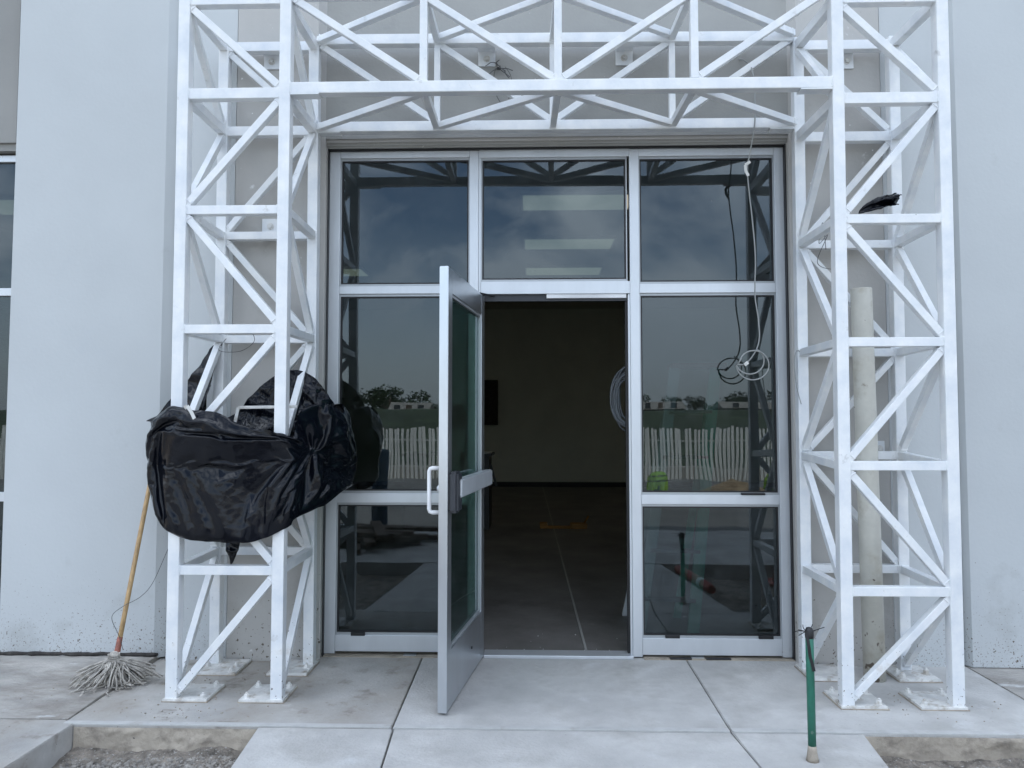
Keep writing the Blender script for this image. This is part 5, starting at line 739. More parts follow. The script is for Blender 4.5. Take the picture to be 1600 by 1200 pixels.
-13,0,-1,1,-3,0,0,1,-1,1,-1,1,0,-1,1,-1,1,0,1,0,0,0,-1,-1,0,0,0,0,0,0,1,-1,0,1,0,-1,0,0,0,0,0,0,2,0,-1,1,0,2,-1,-3,1,2,2,-2,-1,1,2,0,0,-5,5,-1,-1,0,1,
-15,-1,1,0,0,1,0,-1,0,0,0,-1,1,0,-1,1,-1,0,0,1,0,0,0,0,-1,0,0,0,1,0,-1,1,0,-1,1,1,0,0,0,0,-1,0,-1,0,3,-2,2,-1,-2,5,-1,1,-1,2,0,0,-2,-1,-1,1,3,-3,1,-1,0,
-14,0,0,0,2,-1,-2,2,-1,0,0,-1,0,0,0,0,0,-1,0,0,0,0,1,0,0,0,1,0,0,1,0,-2,-1,1,-1,0,0,0,0,0,1,-1,0,1,0,0,-1,1,5,-5,4,-3,-1,0,1,-1,0,1,1,0,-1,3,-2,1,0,
-15,-2,3,0,-3,0,2,-2,1,-1,1,1,-2,0,1,-1,1,1,0,0,-1,-1,0,0,0,0,0,0,-1,0,2,3,2,-1,-3,-1,0,-1,0,1,-1,1,0,0,-1,1,0,0,0,5,-4,3,-1,-3,-1,0,0,0,1,3,-2,0,2,-2,0,
-14,-2,-1,0,1,1,-1,1,-1,0,0,-1,1,0,0,0,0,0,0,0,0,1,0,0,0,-1,-1,0,0,0,0,0,1,3,4,-3,-2,0,0,0,-1,1,-1,0,0,0,2,0,-3,0,3,-1,-1,0,0,2,-2,-1,-1,0,2,1,0,1,-1,
-11,-1,0,-2,0,2,2,-2,-1,0,-1,1,-1,1,-1,1,0,0,-1,0,1,0,-1,0,0,1,0,-1,0,0,1,0,-2,2,2,5,2,-1,-5,-2,1,-2,1,0,1,-1,0,-1,0,-1,0,0,4,1,-3,-2,2,2,0,0,-1,-2,0,1,1,
-14,0,0,0,2,-2,-2,0,2,-2,1,1,0,-1,0,0,-1,1,-1,-1,0,0,1,-1,0,0,0,2,1,-1,-1,-1,2,-2,2,-1,3,4,6,-1,-4,-3,-2,-1,-1,3,-2,0,0,-2,-1,1,-1,4,1,-2,-2,-1,1,0,3,-1,0,0,-1,
-10,0,-3,2,-3,-1,0,0,0,4,0,-1,1,1,-1,-2,2,-4,4,-1,-1,0,-1,1,0,0,0,-1,-1,2,0,3,-1,0,-3,2,-3,-1,0,5,8,6,-1,-7,-3,-6,0,-1,1,1,-2,0,1,0,4,-1,-1,-2,0,0,0,4,-1,0,1,
-10,-2,-1,-2,0,2,-1,1,0,-2,1,0,0,1,1,1,-1,6,-4,3,7,-1,-2,-2,0,-1,0,-1,0,-1,-2,-3,-1,-1,0,-1,1,0,0,-1,0,4,5,10,4,-1,-7,-2,-3,-4,4,-8,-1,0,0,6,0,-1,-5,1,1,1,0,1,2,
-8,-3,1,-1,-1,-1,1,1,-1,1,-1,0,1,-1,2,3,1,-1,4,2,0,0,2,3,3,2,1,1,0,0,2,-1,0,0,-3,-3,-3,-3,-3,-3,-3,-5,0,0,4,7,9,3,1,-5,-11,0,-6,-1,2,-5,2,1,2,0,-1,0,2,0,0,
-8,0,-2,0,2,0,1,0,1,1,1,1,1,2,1,0,2,0,0,-1,-3,3,2,1,-1,1,1,1,2,1,1,2,1,-2,0,1,0,0,-1,-1,-3,-3,-5,-4,-7,-3,-1,2,9,12,2,-4,-4,-10,-7,4,7,1,2,-2,-8,0,1,-1,1,
-4,-2,-1,2,1,2,3,3,3,2,2,2,1,0,0,0,0,0,0,0,0,0,1,0,0,0,0,1,0,0,-1,1,-2,0,1,0,0,0,1,-1,1,-1,0,0,-2,-3,-7,-4,-9,-2,12,7,0,0,-7,-7,-8,1,0,1,8,-7,2,2,2,
-4,1,-1,12,2,1,1,0,0,1,0,-1,-1,0,0,0,-2,1,-1,-1,-2,-2,-1,-1,-2,-1,-2,-1,-2,-2,-1,0,-1,-1,0,0,1,2,1,2,1,2,2,0,3,1,4,-1,0,-5,-10,9,1,-1,0,2,-7,-5,-2,0,-1,10,-5,3,1,
-1,-2,7,8,1,-1,-2,-2,-1,-3,-2,-2,-1,-2,-1,-2,0,-2,-1,-1,-1,-1,0,-1,0,0,1,0,0,1,2,-3,3,0,0,-1,-1,-2,-1,1,0,0,0,1,0,1,1,2,-3,-1,6,0,5,-1,1,-6,4,-3,-3,-2,1,1,5,1,1,
-3,-2,11,-16,-2,0,0,1,-1,0,-1,0,-1,1,-1,0,-1,-1,1,0,0,2,0,1,1,0,1,0,0,1,-4,6,-1,1,-1,0,0,0,0,-2,-1,-1,0,-1,1,0,0,0,4,0,5,-7,5,5,-2,0,-4,3,-3,0,-1,0,5,-5,1,
-4,-2,-5,4,0,-1,-1,-2,-1,-1,0,0,0,0,0,1,0,2,0,1,0,0,0,1,0,1,-1,-1,1,-2,2,-4,7,-2,-1,0,1,1,0,0,1,-1,-1,0,-2,-1,0,0,0,3,1,1,-3,8,2,-1,-1,-4,0,-1,2,-3,-2,2,3,
-6,2,-1,-2,-2,-2,-2,0,0,1,1,1,1,0,1,0,2,-2,0,1,-1,2,-2,0,-1,-3,1,1,-4,1,2,7,-14,4,4,1,0,1,1,1,0,1,1,0,0,1,-1,0,0,-4,0,-1,1,2,7,1,-1,0,2,-7,0,-1,-1,1,-2,
-7,3,0,-1,-1,0,-1,1,1,0,2,1,2,1,-1,-3,-1,3,-1,-5,2,-4,3,-3,0,1,-1,-1,3,3,-5,5,-2,-2,-2,1,1,-1,1,0,0,1,0,1,1,-1,1,0,-1,-1,-1,3,-2,-4,7,6,0,2,-5,2,0,1,-8,2,0,
-5,-1,2,-7,0,2,3,3,2,3,0,-2,-3,-6,3,4,-1,-3,1,3,-4,0,-2,5,3,-1,1,1,-2,0,-5,-3,8,-6,5,-2,-1,0,-1,0,0,0,0,0,0,1,1,-2,3,-2,-6,3,3,0,-7,9,8,-4,0,0,2,-4,-4,1,-1,
-4,0,-4,4,4,3,0,-2,2,-2,-6,-1,-1,3,-3,-1,1,1,0,1,3,2,2,-3,-1,4,-4,0,3,0,7,-15,8,-4,1,0,-1,0,0,0,-1,0,-1,0,-1,0,-2,4,-5,8,-8,-4,6,-4,3,-4,9,5,-1,7,-16,6,-3,1,2,
-2,0,4,2,1,-1,0,0,-5,-5,4,0,-2,1,3,0,-2,1,2,1,2,2,-1,0,0,-3,1,-1,-1,-7,1,11,-15,16,-13,4,0,-1,-1,0,1,0,0,-1,0,-1,0,-4,5,-5,6,5,-14,8,7,-8,-1,2,5,-9,6,-1,0,1,-2,
-3,1,0,5,-3,-2,-1,-2,-1,2,-1,1,4,2,-3,1,4,1,0,-1,0,-3,0,-1,-6,3,-1,-1,-3,4,1,0,-1,2,4,-4,0,-1,1,-1,0,0,1,0,0,-1,-1,0,-3,2,8,-3,-3,3,-2,-3,-3,1,-3,2,10,-6,-1,0,0,
-5,2,1,-2,-2,-1,0,0,2,1,2,2,1,1,4,1,0,-2,-2,-1,-2,-1,-2,-1,2,-5,0,-1,4,1,-1,2,8,-14,11,-4,-1,1,-1,-1,0,-1,0,1,1,2,0,-1,-2,7,-6,2,-1,-6,3,6,-12,3,3,-1,-5,4,2,-3,3,
-4,2,-3,-2,4,1,2,2,1,2,3,0,0,-1,-2,-3,-3,-3,-2,-2,-2,0,0,0,1,1,1,2,1,0,3,-6,5,7,-16,13,-3,-1,0,1,-1,-1,0,-1,1,0,2,2,-1,-3,7,-3,0,-8,0,5,2,-10,4,1,-3,0,3,4,-2,
-5,5,-1,11,1,0,-1,0,-1,-1,-4,-3,-2,-3,-3,-2,0,1,-1,2,-1,1,-1,1,1,2,3,1,-1,2,0,2,-6,2,0,-10,13,-2,-2,0,0,1,-1,0,-2,0,0,1,4,-4,2,0,4,-4,-8,7,-1,0,-4,2,1,-5,6,0,0,
-4,8,3,-14,3,1,0,-2,-1,-4,-1,1,0,0,1,3,-1,-2,0,0,3,1,2,2,4,-1,-2,0,4,0,-1,-3,-2,0,3,-5,-5,10,-1,-1,-1,0,0,0,0,-1,0,-1,0,-1,-1,4,4,0,-9,-1,10,0,0,-4,2,1,-2,-1,2,
-1,-8,-1,9,-4,-2,-1,0,-1,3,-1,0,-1,1,-1,-2,0,4,3,1,2,1,3,-1,-4,-1,3,2,-3,-4,-1,4,0,-2,-3,9,-8,0,3,0,0,0,0,0,0,0,-1,0,0,1,-3,2,1,0,-1,-4,3,4,-2,0,-2,2,1,-2,1,
1,-5,3,-2,-2,-1,0,0,1,-1,0,0,2,-3,1,3,4,2,0,1,0,-1,-3,-2,0,5,-2,-2,-2,2,-2,1,5,-8,2,2,-1,-2,-1,1,1,0,0,0,0,0,0,0,-1,1,3,0,-4,0,0,3,-6,4,-1,1,1,5,-1,-3,-3,
0,-2,0,-4,1,4,0,-1,-1,0,-2,2,-2,4,2,3,0,-2,1,-1,-3,-3,0,1,4,-5,-3,-1,0,1,6,-3,1,8,-3,-4,0,-4,2,1,0,0,1,0,0,0,0,0,0,1,0,-1,1,0,-2,-5,5,-3,5,-1,-2,4,1,-3,-3,
-2,-1,0,2,-1,-3,-3,-1,1,2,4,0,5,3,0,-4,-1,-1,-2,-3,0,2,1,0,-7,1,2,2,2,0,-2,-1,2,2,5,-7,5,0,0,-1,0,0,-1,0,-1,0,-1,0,0,-1,0,0,3,1,0,-7,1,3,2,0,-3,-2,8,-4,-1,
-5,7,-11,-1,0,1,3,5,6,1,-1,3,-2,-4,-1,-2,-2,-2,-2,2,-1,-2,-2,0,4,1,2,0,2,1,0,-1,-1,0,3,-2,-6,0,0,1,1,0,1,0,2,0,0,0,0,-1,1,0,0,0,2,-3,-3,-2,1,8,-2,0,-1,5,-6,
0,-5,8,-4,2,1,3,1,-3,-2,4,-5,-2,-1,-2,0,-1,-1,1,-4,1,2,3,1,2,1,0,0,-2,-1,-1,2,1,0,-2,3,-2,2,-3,-1,-1,1,-1,0,-1,1,2,0,1,1,-1,1,-2,1,0,-1,-5,2,-1,-1,5,1,2,-3,4,
-1,-1,4,3,2,0,-1,-4,-3,2,-5,-1,-1,0,0,-2,-1,2,0,2,1,1,1,-1,-1,-1,1,0,2,0,0,1,-1,1,-2,2,0,3,1,-2,0,-1,0,1,1,0,-3,0,-1,0,-2,2,1,1,-1,-1,-1,1,0,-1,3,2,-6,7,-3,
-1,0,-1,5,-3,-1,-3,1,1,-3,-1,-1,0,2,-2,2,2,-1,1,3,0,1,-2,3,-1,0,-2,0,0,-1,3,-2,-1,1,1,-4,3,3,0,0,-1,0,-1,-1,-1,-1,2,0,-1,-1,2,-2,2,1,-1,0,-2,0,0,1,3,0,1,-6,4,
1,-1,-1,-1,-1,-3,3,-2,-3,-3,1,2,2,-2,2,1,0,3,0,-1,1,-1,3,-2,-2,0,1,1,-1,3,-4,1,1,1,-1,3,-1,-1,3,0,-2,1,1,-1,0,0,-1,0,-1,-1,-2,0,-4,8,0,2,-3,-2,-1,3,0,-1,-3,8,-3,
2,-3,1,-3,-2,1,-6,0,1,5,2,0,-1,-2,2,2,1,-3,2,0,-2,2,-2,-1,4,-3,-1,2,1,-1,2,0,2,-3,2,-1,1,-5,7,0,1,-2,-1,1,-1,0,0,-1,0,-2,-2,0,-1,-2,11,-2,0,-3,0,2,-3,-2,8,-9,6,
-3,2,-2,-5,0,0,3,1,0,-2,0,1,1,4,1,-2,-1,3,-1,1,2,-1,-4,3,-1,3,-1,-6,2,3,0,0,-4,-1,6,0,2,-6,0,5,-1,0,0,-1,1,-1,0,-1,0,-1,-2,-6,10,7,-1,0,-1,-4,0,-4,7,-1,-5,-2,1,
-3,7,-13,4,1,2,1,1,1,2,-1,1,0,2,-3,2,0,0,0,-2,-2,-2,2,-1,1,0,2,2,-8,1,1,2,1,1,-4,5,-3,4,-9,7,-1,0,0,0,-1,1,0,0,1,2,-8,7,1,-3,1,3,2,-2,0,-4,-2,1,-2,-1,0,
-1,-4,10,1,1,1,-1,1,0,0,1,0,-3,-3,3,-5,0,0,-1,1,3,0,-1,-3,-3,1,2,2,2,-9,1,-1,4,1,1,1,0,-4,1,0,2,0,0,1,0,-1,0,1,1,2,0,-10,4,-1,3,5,0,2,-6,0,-4,0,0,0,1,
1,-1,6,-2,0,2,2,-3,0,3,0,-1,2,-3,-3,5,-1,0,0,2,-2,1,2,-3,-2,-2,-3,3,-1,1,-7,1,-2,4,2,-2,4,-3,-2,1,2,0,1,-1,0,0,0,0,-1,0,1,-3,-1,6,-4,4,3,0,0,-3,-4,0,0,-1,0,
1,-1,0,7,1,-3,1,2,0,-5,-1,-1,3,4,1,-1,1,0,-1,-3,-3,0,2,4,1,2,-6,-7,0,0,1,1,0,-4,4,2,-2,2,-4,1,3,-1,-1,0,0,1,0,0,1,0,1,0,-6,0,8,-5,4,0,1,-2,-1,-1,-1,0,1,
0,1,3,-3,1,3,-2,1,2,2,0,-3,-3,-1,0,0,4,-2,2,-1,4,-1,-3,3,2,-2,4,-4,-2,-1,-1,-6,-3,-1,-1,8,3,-1,0,-9,8,1,1,1,0,-1,0,1,-1,0,-1,1,-4,0,1,5,-3,2,-2,2,-3,0,-3,3,0,
0,1,2,4,0,-3,1,-3,1,0,2,4,0,0,0,-2,-2,3,-3,4,-1,1,-2,-4,0,0,3,5,1,-1,-1,-5,-2,-4,-3,-2,8,1,-1,-2,-1,3,-1,-1,0,1,1,-1,1,0,0,-1,-1,-1,0,4,-2,2,0,0,-2,0,4,-3,0,
1,1,-9,-2,1,5,2,4,-1,1,0,0,2,1,2,2,0,-1,2,-2,0,-1,2,-1,1,-1,-3,-2,0,-3,5,4,0,0,-3,-10,-5,11,4,-7,0,0,2,0,1,-1,0,0,0,0,1,0,0,-4,0,2,3,-2,1,-1,0,-3,4,-1,0,
0,3,-4,-3,-2,-3,1,0,-2,-1,3,1,1,2,1,1,1,1,2,3,1,1,0,2,-3,-4,-2,-1,1,6,-7,2,3,-1,2,4,-6,-9,3,10,-14,7,2,0,0,1,-1,1,-1,1,-1,1,0,-4,-1,1,5,-1,1,0,-1,3,-4,-1,-1,
2,9,-5,-6,-2,-2,-4,-2,0,1,-2,0,0,0,0,2,0,1,1,0,2,2,3,3,1,4,0,-2,-2,-2,4,-5,-1,3,-1,0,6,0,-2,-6,5,-11,7,3,-1,-1,1,-1,1,0,0,0,0,0,-7,0,6,4,0,0,-3,1,-5,2,2,
1,-4,12,4,0,-1,-1,-2,-1,-6,0,-2,2,1,1,-1,1,1,0,0,0,-1,-1,-4,0,1,4,4,-2,-2,-2,2,-3,1,-2,2,-1,0,1,4,-2,5,-13,7,-1,0,0,1,0,-1,1,0,-1,-1,-3,-2,1,7,1,0,1,-8,13,-9,-2,
2,5,-13,2,1,0,1,2,2,5,-6,1,-3,0,-4,-1,-1,-1,2,1,2,2,1,2,0,0,-1,1,4,1,-2,-2,2,-5,1,-2,0,3,4,0,1,-1,-1,-4,0,1,0,0,0,0,0,-1,1,-2,1,-1,-1,1,1,1,-1,2,1,-1,-2,
3,-6,14,-8,-1,1,0,-1,0,-1,4,0,-2,-3,1,-1,-2,-2,-4,0,-1,1,3,4,3,0,0,-1,1,2,3,-1,-5,4,-3,3,1,-1,-2,1,3,-2,-2,-4,3,0,0,-1,0,1,-1,1,-1,0,-2,2,2,-2,-2,0,1,4,-1,2,-4,
0,2,-2,14,1,-2,0,-1,0,0,0,0,1,0,-1,-1,-1,-1,-4,-4,-4,-4,-3,-1,3,5,2,2,0,2,0,4,0,-5,3,-5,3,3,1,-2,0,0,-1,-1,-1,0,0,1,0,0,0,0,0,0,1,-2,-2,1,0,-1,3,1,-4,6,-4,
1,7,0,-3,1,2,0,2,-1,1,0,-1,-1,-1,0,0,-1,0,3,0,0,-3,-4,-8,-4,-1,3,3,3,0,4,1,4,1,-3,0,-6,0,3,1,-2,5,0,-3,0,0,0,0,0,0,0,0,0,0,0,-3,0,2,0,0,0,2,1,4,-6,
3,-5,-4,-1,-1,-1,0,-2,0,0,-2,1,0,0,1,-1,0,1,1,0,1,3,1,5,-3,-6,-3,1,1,3,1,3,3,5,3,0,-1,-4,-5,4,0,1,3,-3,1,0,0,1,-1,0,0,-2,0,0,-2,2,0,-1,0,0,4,1,-1,-4,4,
5,-9,0,-4,0,-1,-1,2,0,0,1,0,-1,1,-2,0,1,-1,-1,0,-1,-1,0,-1,1,3,0,-2,0,0,1,2,1,3,4,4,3,0,-3,-7,5,-3,6,0,-3,2,2,-1,0,-1,0,0,1,0,3,-7,0,1,0,1,3,1,-1,0,-5,
3,5,-9,-2,-1,2,1,-1,-1,0,0,0,2,-1,2,2,1,0,0,-3,-1,0,-1,-1,0,-1,-1,-1,-2,-1,-1,-1,0,1,2,3,4,5,2,-1,-8,0,1,8,-2,3,-1,-1,0,0,0,2,-1,2,0,-4,-6,3,2,1,4,-3,0,0,-4,
4,-4,10,-7,-4,-3,-1,-1,0,-2,0,0,0,1,0,0,1,3,2,5,2,0,2,2,1,-2,-5,-3,-2,-3,-1,-2,0,-3,1,-1,1,2,8,3,0,1,-2,-6,14,-4,-2,0,0,1,1,-1,1,0,-1,5,-8,-4,1,7,3,-6,2,-8,9,
4,0,-3,9,1,-2,-1,-2,-1,-1,-1,-2,-1,-1,-1,-1,-1,-2,-1,0,0,2,1,0,2,8,6,1,-2,-3,-3,-3,-3,0,-2,0,-1,-1,-2,8,6,-6,-4,9,1,-2,-1,1,0,0,0,1,0,1,2,-2,-2,-6,8,4,0,-3,-5,-2,5,
4,-4,3,1,7,2,-2,0,0,1,2,1,-1,0,-2,-1,-2,-2,-2,-3,0,-2,0,0,-1,-2,2,6,6,3,1,-2,-1,-2,-3,-3,-2,-2,-2,-4,2,9,0,4,-7,2,0,0,1,0,1,2,2,0,-3,-3,3,3,0,1,-5,3,-8,2,1,
5,-2,7,3,-3,1,2,0,1,-2,-3,-1,3,1,3,0,1,0,0,0,-1,-1,-3,-2,-1,-3,-2,-3,-1,4,6,6,2,-1,0,-1,-1,-2,-2,-3,-4,-4,6,-3,5,-1,1,1,1,2,0,1,0,-3,-2,0,-1,4,1,-1,-7,1,2,-2,-1,
6,0,-12,7,2,2,4,3,1,1,-1,-2,-3,-3,-2,1,0,5,4,3,-1,0,0,1,-1,-1,-2,-2,-3,-2,-4,0,2,7,3,3,-1,1,-1,0,0,-1,-1,-5,-6,3,4,2,2,0,2,-1,-3,-1,0,5,0,-3,0,-1,1,0,-9,1,1,
6,2,-2,-16,-1,2,0,3,5,6,5,4,0,0,-1,-2,-2,-5,-5,1,7,5,3,2,-1,0,0,0,0,-1,-2,-3,-2,-4,-1,1,6,3,3,1,-1,0,0,1,-1,-1,0,0,0,0,-1,-2,-1,0,3,-1,3,-2,-2,1,1,-2,-2,-2,-2,
6,1,-3,2,-3,-3,0,-2,-3,-1,1,2,6,4,3,3,1,0,0,-7,-7,-1,1,4,6,3,2,0,0,-1,0,1,0,-1,-1,-2,-5,-1,1,2,5,2,0,0,0,1,0,-1,0,0,-2,-1,0,2,0,2,1,-3,0,-2,1,-4,-4,1,0,
5,3,-1,0,1,0,-1,-1,-1,-2,-1,-2,-3,0,1,1,3,2,7,4,-3,-2,-3,-4,-3,1,0,3,6,4,2,0,0,-1,0,0,1,-1,-2,-1,-2,0,3,2,2,-1,-1,0,-1,0,-1,0,1,1,1,-1,-2,0,1,-1,1,-7,2,-2,0,
3,4,3,4,0,0,0,0,-1,0,-1,0,-2,-1,0,-1,0,1,-3,6,3,-3,1,0,1,-1,1,-5,-3,2,2,1,-3,3,4,1,0,0,0,0,-1,0,-2,0,0,2,0,-1,0,-3,0,2,2,0,-1,-3,-1,5,-1,-2,-4,-6,0,4,-1,
3,1,5,-4,5,1,3,0,1,0,0,0,2,0,-1,1,-1,-1,-1,-5,6,3,-1,-2,-1,-1,2,2,-5,-4,-1,5,5,-5,-1,3,3,1,0,-1,0,0,1,0,-1,-2,0,1,-3,1,3,0,0,-1,-4,-2,7,-2,-4,-5,-4,1,3,1,-4,
-2,6,5,3,-3,0,-2,5,1,0,1,0,0,0,0,-1,1,0,1,1,-3,2,0,1,0,-1,-3,3,3,-2,-2,-5,4,2,-5,-3,-1,2,6,2,1,0,0,-1,0,-1,1,-3,2,3,1,-1,-4,-5,1,5,-6,-6,-2,2,4,1,1,-1,-8,
3,5,1,5,1,1,-2,-3,3,2,-1,1,0,0,1,0,0,0,-1,-1,2,-2,2,-1,0,3,-1,-3,3,1,1,-1,-6,2,3,0,-1,-2,-3,5,1,-2,-5,0,8,1,-1,3,1,-1,-9,-5,-1,2,1,-3,1,2,-1,1,0,-1,0,1,-6,
11,-7,8,2,1,1,1,-1,-3,-1,2,0,0,2,0,1,0,1,1,0,-4,3,-1,2,-2,-2,4,1,-3,1,-1,-1,0,4,-1,-2,4,-1,-4,-10,-2,10,3,-1,-9,0,0,3,-3,-5,4,3,2,1,0,0,-1,0,2,0,-1,-1,-1,0,2,
16,-3,-1,3,-1,0,1,1,0,0,-1,0,0,-1,0,0,0,0,0,2,3,-4,2,-1,2,-2,-4,4,3,-2,0,1,-1,0,0,-1,-8,-1,8,2,-1,-10,1,0,0,6,-1,-4,-2,1,1,0,0,2,1,0,0,1,-1,0,0,0,-2,2,5,
21,-2,-5,4,0,-1,0,0,1,0,0,0,0,0,0,0,1,0,0,-1,-1,1,-1,1,0,0,-1,-6,0,6,0,1,0,-11,-3,1,11,0,-8,0,0,0,-1,10,2,-6,0,-2,1,1,-1,1,0,-3,-1,-1,0,-2,-1,-2,1,6,7,5,0,
25,-2,-5,-6,3,1,2,0,0,0,1,0,-1,0,0,0,-1,0,0,0,0,0,0,-1,-1,0,0,1,-5,-7,-2,-3,-1,8,10,-1,-9,0,0,1,-1,0,9,-6,-4,-3,-2,-1,0,-1,-1,-1,-1,1,0,3,2,2,4,5,3,5,2,-5,8,
27,-3,-5,-2,-6,2,-2,0,0,1,-1,1,1,-1,0,0,0,0,-1,0,0,1,-1,1,0,0,1,-1,1,1,1,1,0,-1,-9,1,-1,0,1,-1,1,2,-12,-8,-2,0,-1,2,1,2,3,3,4,4,3,1,3,4,2,0,2,0,-2,3,5,
22,-2,-1,-4,-2,-5,-1,0,2,1,-1,-4,0,1,-1,0,-1,0,0,0,-1,0,1,0,0,1,1,2,0,1,2,1,-5,-2,1,-1,1,0,0,-1,9,-3,0,1,1,0,1,-1,-1,-1,1,0,2,0,2,2,-1,0,0,1,0,-2,3,1,2,
21,-1,-3,-2,0,-3,-2,-2,-3,1,1,-1,-3,-3,-1,-1,0,-1,0,-1,1,-1,0,-4,-1,-1,-1,-2,0,0,0,2,16,0,-1,2,0,0,-1,4,-11,-1,2,1,3,5,-1,1,2,3,1,2,0,1,0,0,1,0,-2,0,-1,1,1,-1,0,
17,-1,0,-2,-2,0,-1,-1,-2,-3,1,0,0,0,-1,-2,-2,-1,0,-1,-1,-1,-1,3,2,1,1,2,6,3,2,-1,-10,0,0,0,0,1,9,-1,1,0,0,-1,-2,-3,3,1,2,1,1,-1,0,0,0,-1,0,-1,1,0,1,0,-1,-1,-3,
13,-2,2,0,2,-1,0,-1,-2,-5,-5,2,1,1,1,2,3,-2,-1,1,1,1,1,0,0,0,0,0,-4,-3,-2,2,0,0,1,-1,0,2,0,0,2,3,2,2,0,0,-1,-1,2,0,-1,0,-3,1,0,0,-2,-1,-2,-2,-7,3,4,7,-1,
9,1,2,-6,6,2,1,-1,0,0,-1,-2,0,0,0,0,-2,3,2,2,-1,1,-1,1,0,0,-1,0,-1,1,0,-2,-8,1,0,-1,1,-8,-9,0,1,4,3,4,4,3,4,3,-2,-1,0,-1,2,-4,-5,-4,-2,-2,0,0,7,9,2,1,-4,
6,2,-5,3,0,7,-1,1,-1,1,0,1,1,0,0,0,0,0,-2,-1,0,0,1,2,0,1,0,0,0,-2,-2,-11,13,0,-4,4,-5,3,-2,-8,-4,-6,-3,-2,0,0,0,1,2,2,3,2,0,3,5,3,2,1,-3,-2,-2,-4,2,1,6,
7,3,1,-1,-3,2,4,1,0,0,0,-1,0,2,1,-1,1,0,1,-2,0,0,0,-4,-1,-1,0,1,2,-6,-2,9,-2,3,-1,0,3,-2,-1,2,-2,-1,-3,-3,-3,-2,-3,-2,-1,-1,-2,0,1,0,0,2,3,5,8,1,-2,-4,1,2,1,
7,2,3,-1,-2,0,0,2,3,-1,1,1,0,-1,2,-1,1,-1,1,-1,1,-1,0,0,0,0,2,-1,-7,3,2,1,0,-3,1,0,1,1,-1,1,1,0,0,-1,1,-1,0,-2,-2,-1,-1,-1,0,0,-1,0,-2,-2,-3,3,6,3,-1,-2,0,
9,-2,2,4,-2,-6,-2,1,3,6,-2,4,0,1,-2,0,-2,3,-1,2,-2,2,-1,0,0,-2,-3,-2,3,4,1,0,-2,-4,4,-2,1,1,0,0,0,0,0,1,-3,3,0,0,0,0,0,0,0,-1,0,0,1,-1,1,-1,0,-3,1,-1,-2,
13,-1,3,-4,3,0,1,2,0,-5,3,-1,3,-1,-1,0,0,-2,3,0,1,-1,0,0,0,0,0,-1,1,-1,0,1,-2,1,0,0,0,-1,1,-1,2,0,0,-1,-1,-4,1,5,1,-3,2,1,-1,-1,1,0,0,0,0,0,-1,-1,-1,2,-3,
11,0,-5,8,2,0,0,-4,2,2,0,-2,0,-3,2,3,0,-1,-3,0,4,-1,0,1,-2,1,0,1,0,0,-1,-1,1,1,-1,-1,0,1,-1,0,-3,1,-3,3,3,-3,-2,-3,3,4,-5,2,1,3,-3,2,-1,0,-1,0,-5,4,1,-2,2,
12,0,1,3,-2,2,-1,0,-6,4,2,0,-4,5,0,-1,1,0,-1,-1,-2,3,0,-2,3,0,-1,-3,4,0,0,-2,1,1,-1,1,-4,-1,2,1,0,-4,1,-3,4,3,0,-4,-4,-1,4,-2,3,0,3,-6,-1,-1,0,-1,5,4,-5,4,-2,
10,1,1,2,1,-2,2,0,0,-5,2,4,0,-2,1,0,-3,0,0,4,0,-1,-1,-1,-2,1,0,1,-5,5,2,1,-1,-1,1,-6,2,1,-3,2,2,0,-1,-1,-4,4,1,0,0,1,0,0,-6,0,3,3,0,2,-1,0,-2,-2,1,-1,1,
9,1,1,2,2,0,-4,-2,2,4,1,-2,1,0,-6,0,5,2,0,-4,2,-3,2,1,-2,-2,3,0,-2,-3,3,-3,-2,2,1,-1,-2,2,2,-3,3,3,1,0,-2,-2,3,2,-1,-3,0,-1,4,-3,-2,3,2,-1,1,-2,0,-3,2,-3,1,
8,2,2,-5,1,4,2,1,-2,0,-2,1,-4,1,5,2,0,-1,1,-3,-6,5,-1,4,1,-1,-6,-1,2,-1,1,4,-2,-4,-1,6,-3,-3,1,1,-3,4,4,1,-1,-1,-3,3,0,1,-1,1,-1,2,-2,-2,1,1,1,0,1,-1,-1,-2,-2,
8,3,1,3,-4,-4,1,4,3,-3,0,0,4,-1,0,0,-1,-2,1,1,-2,-3,4,-1,2,-3,3,2,-2,-2,-2,2,0,0,-3,-2,5,-1,-1,1,2,-3,0,4,2,-2,0,1,1,-1,0,-1,0,0,0,-1,-1,1,-1,2,0,0,-4,0,-1,
8,3,1,2,2,-1,0,-1,1,1,-1,-1,2,0,-2,-3,2,2,-6,1,1,1,0,-3,-1,6,2,-1,1,-1,0,-5,1,1,0,-1,-1,2,1,1,-1,1,-1,-2,1,2,1,-2,2,1,0,0,0,-1,0,0,-1,-2,0,2,0,-3,0,0,-2,
9,1,2,-2,3,2,0,0,-2,1,0,1,-2,1,1,-1,-4,0,1,0,4,-2,-4,3,2,1,-1,0,0,-2,-5,2,0,-1,1,2,1,2,1,0,0,-1,0,0,1,0,0,0,-2,2,0,-1,-1,0,0,0,1,0,1,-2,0,-1,-1,-1,-1,
11,3,0,1,-2,1,0,1,1,0,-2,-2,3,-1,1,0,0,-5,3,3,0,0,0,0,0,-3,0,0,0,1,-4,-1,1,2,3,1,0,-1,0,0,1,0,0,0,-1,0,0,0,1,-1,0,1,-1,0,0,0,-1,2,-1,1,-1,-1,0,-1,0,
12,1,1,1,0,-2,2,0,-1,0,2,-2,-4,3,-3,-2,0,5,2,1,0,-2,1,0,-4,2,-4,0,0,1,3,0,2,0,-1,0,0,0,1,1,-1,0,0,0,1,0,-1,0,0,0,0,0,0,1,0,0,-1,-2,2,0,-1,0,0,0,-2,
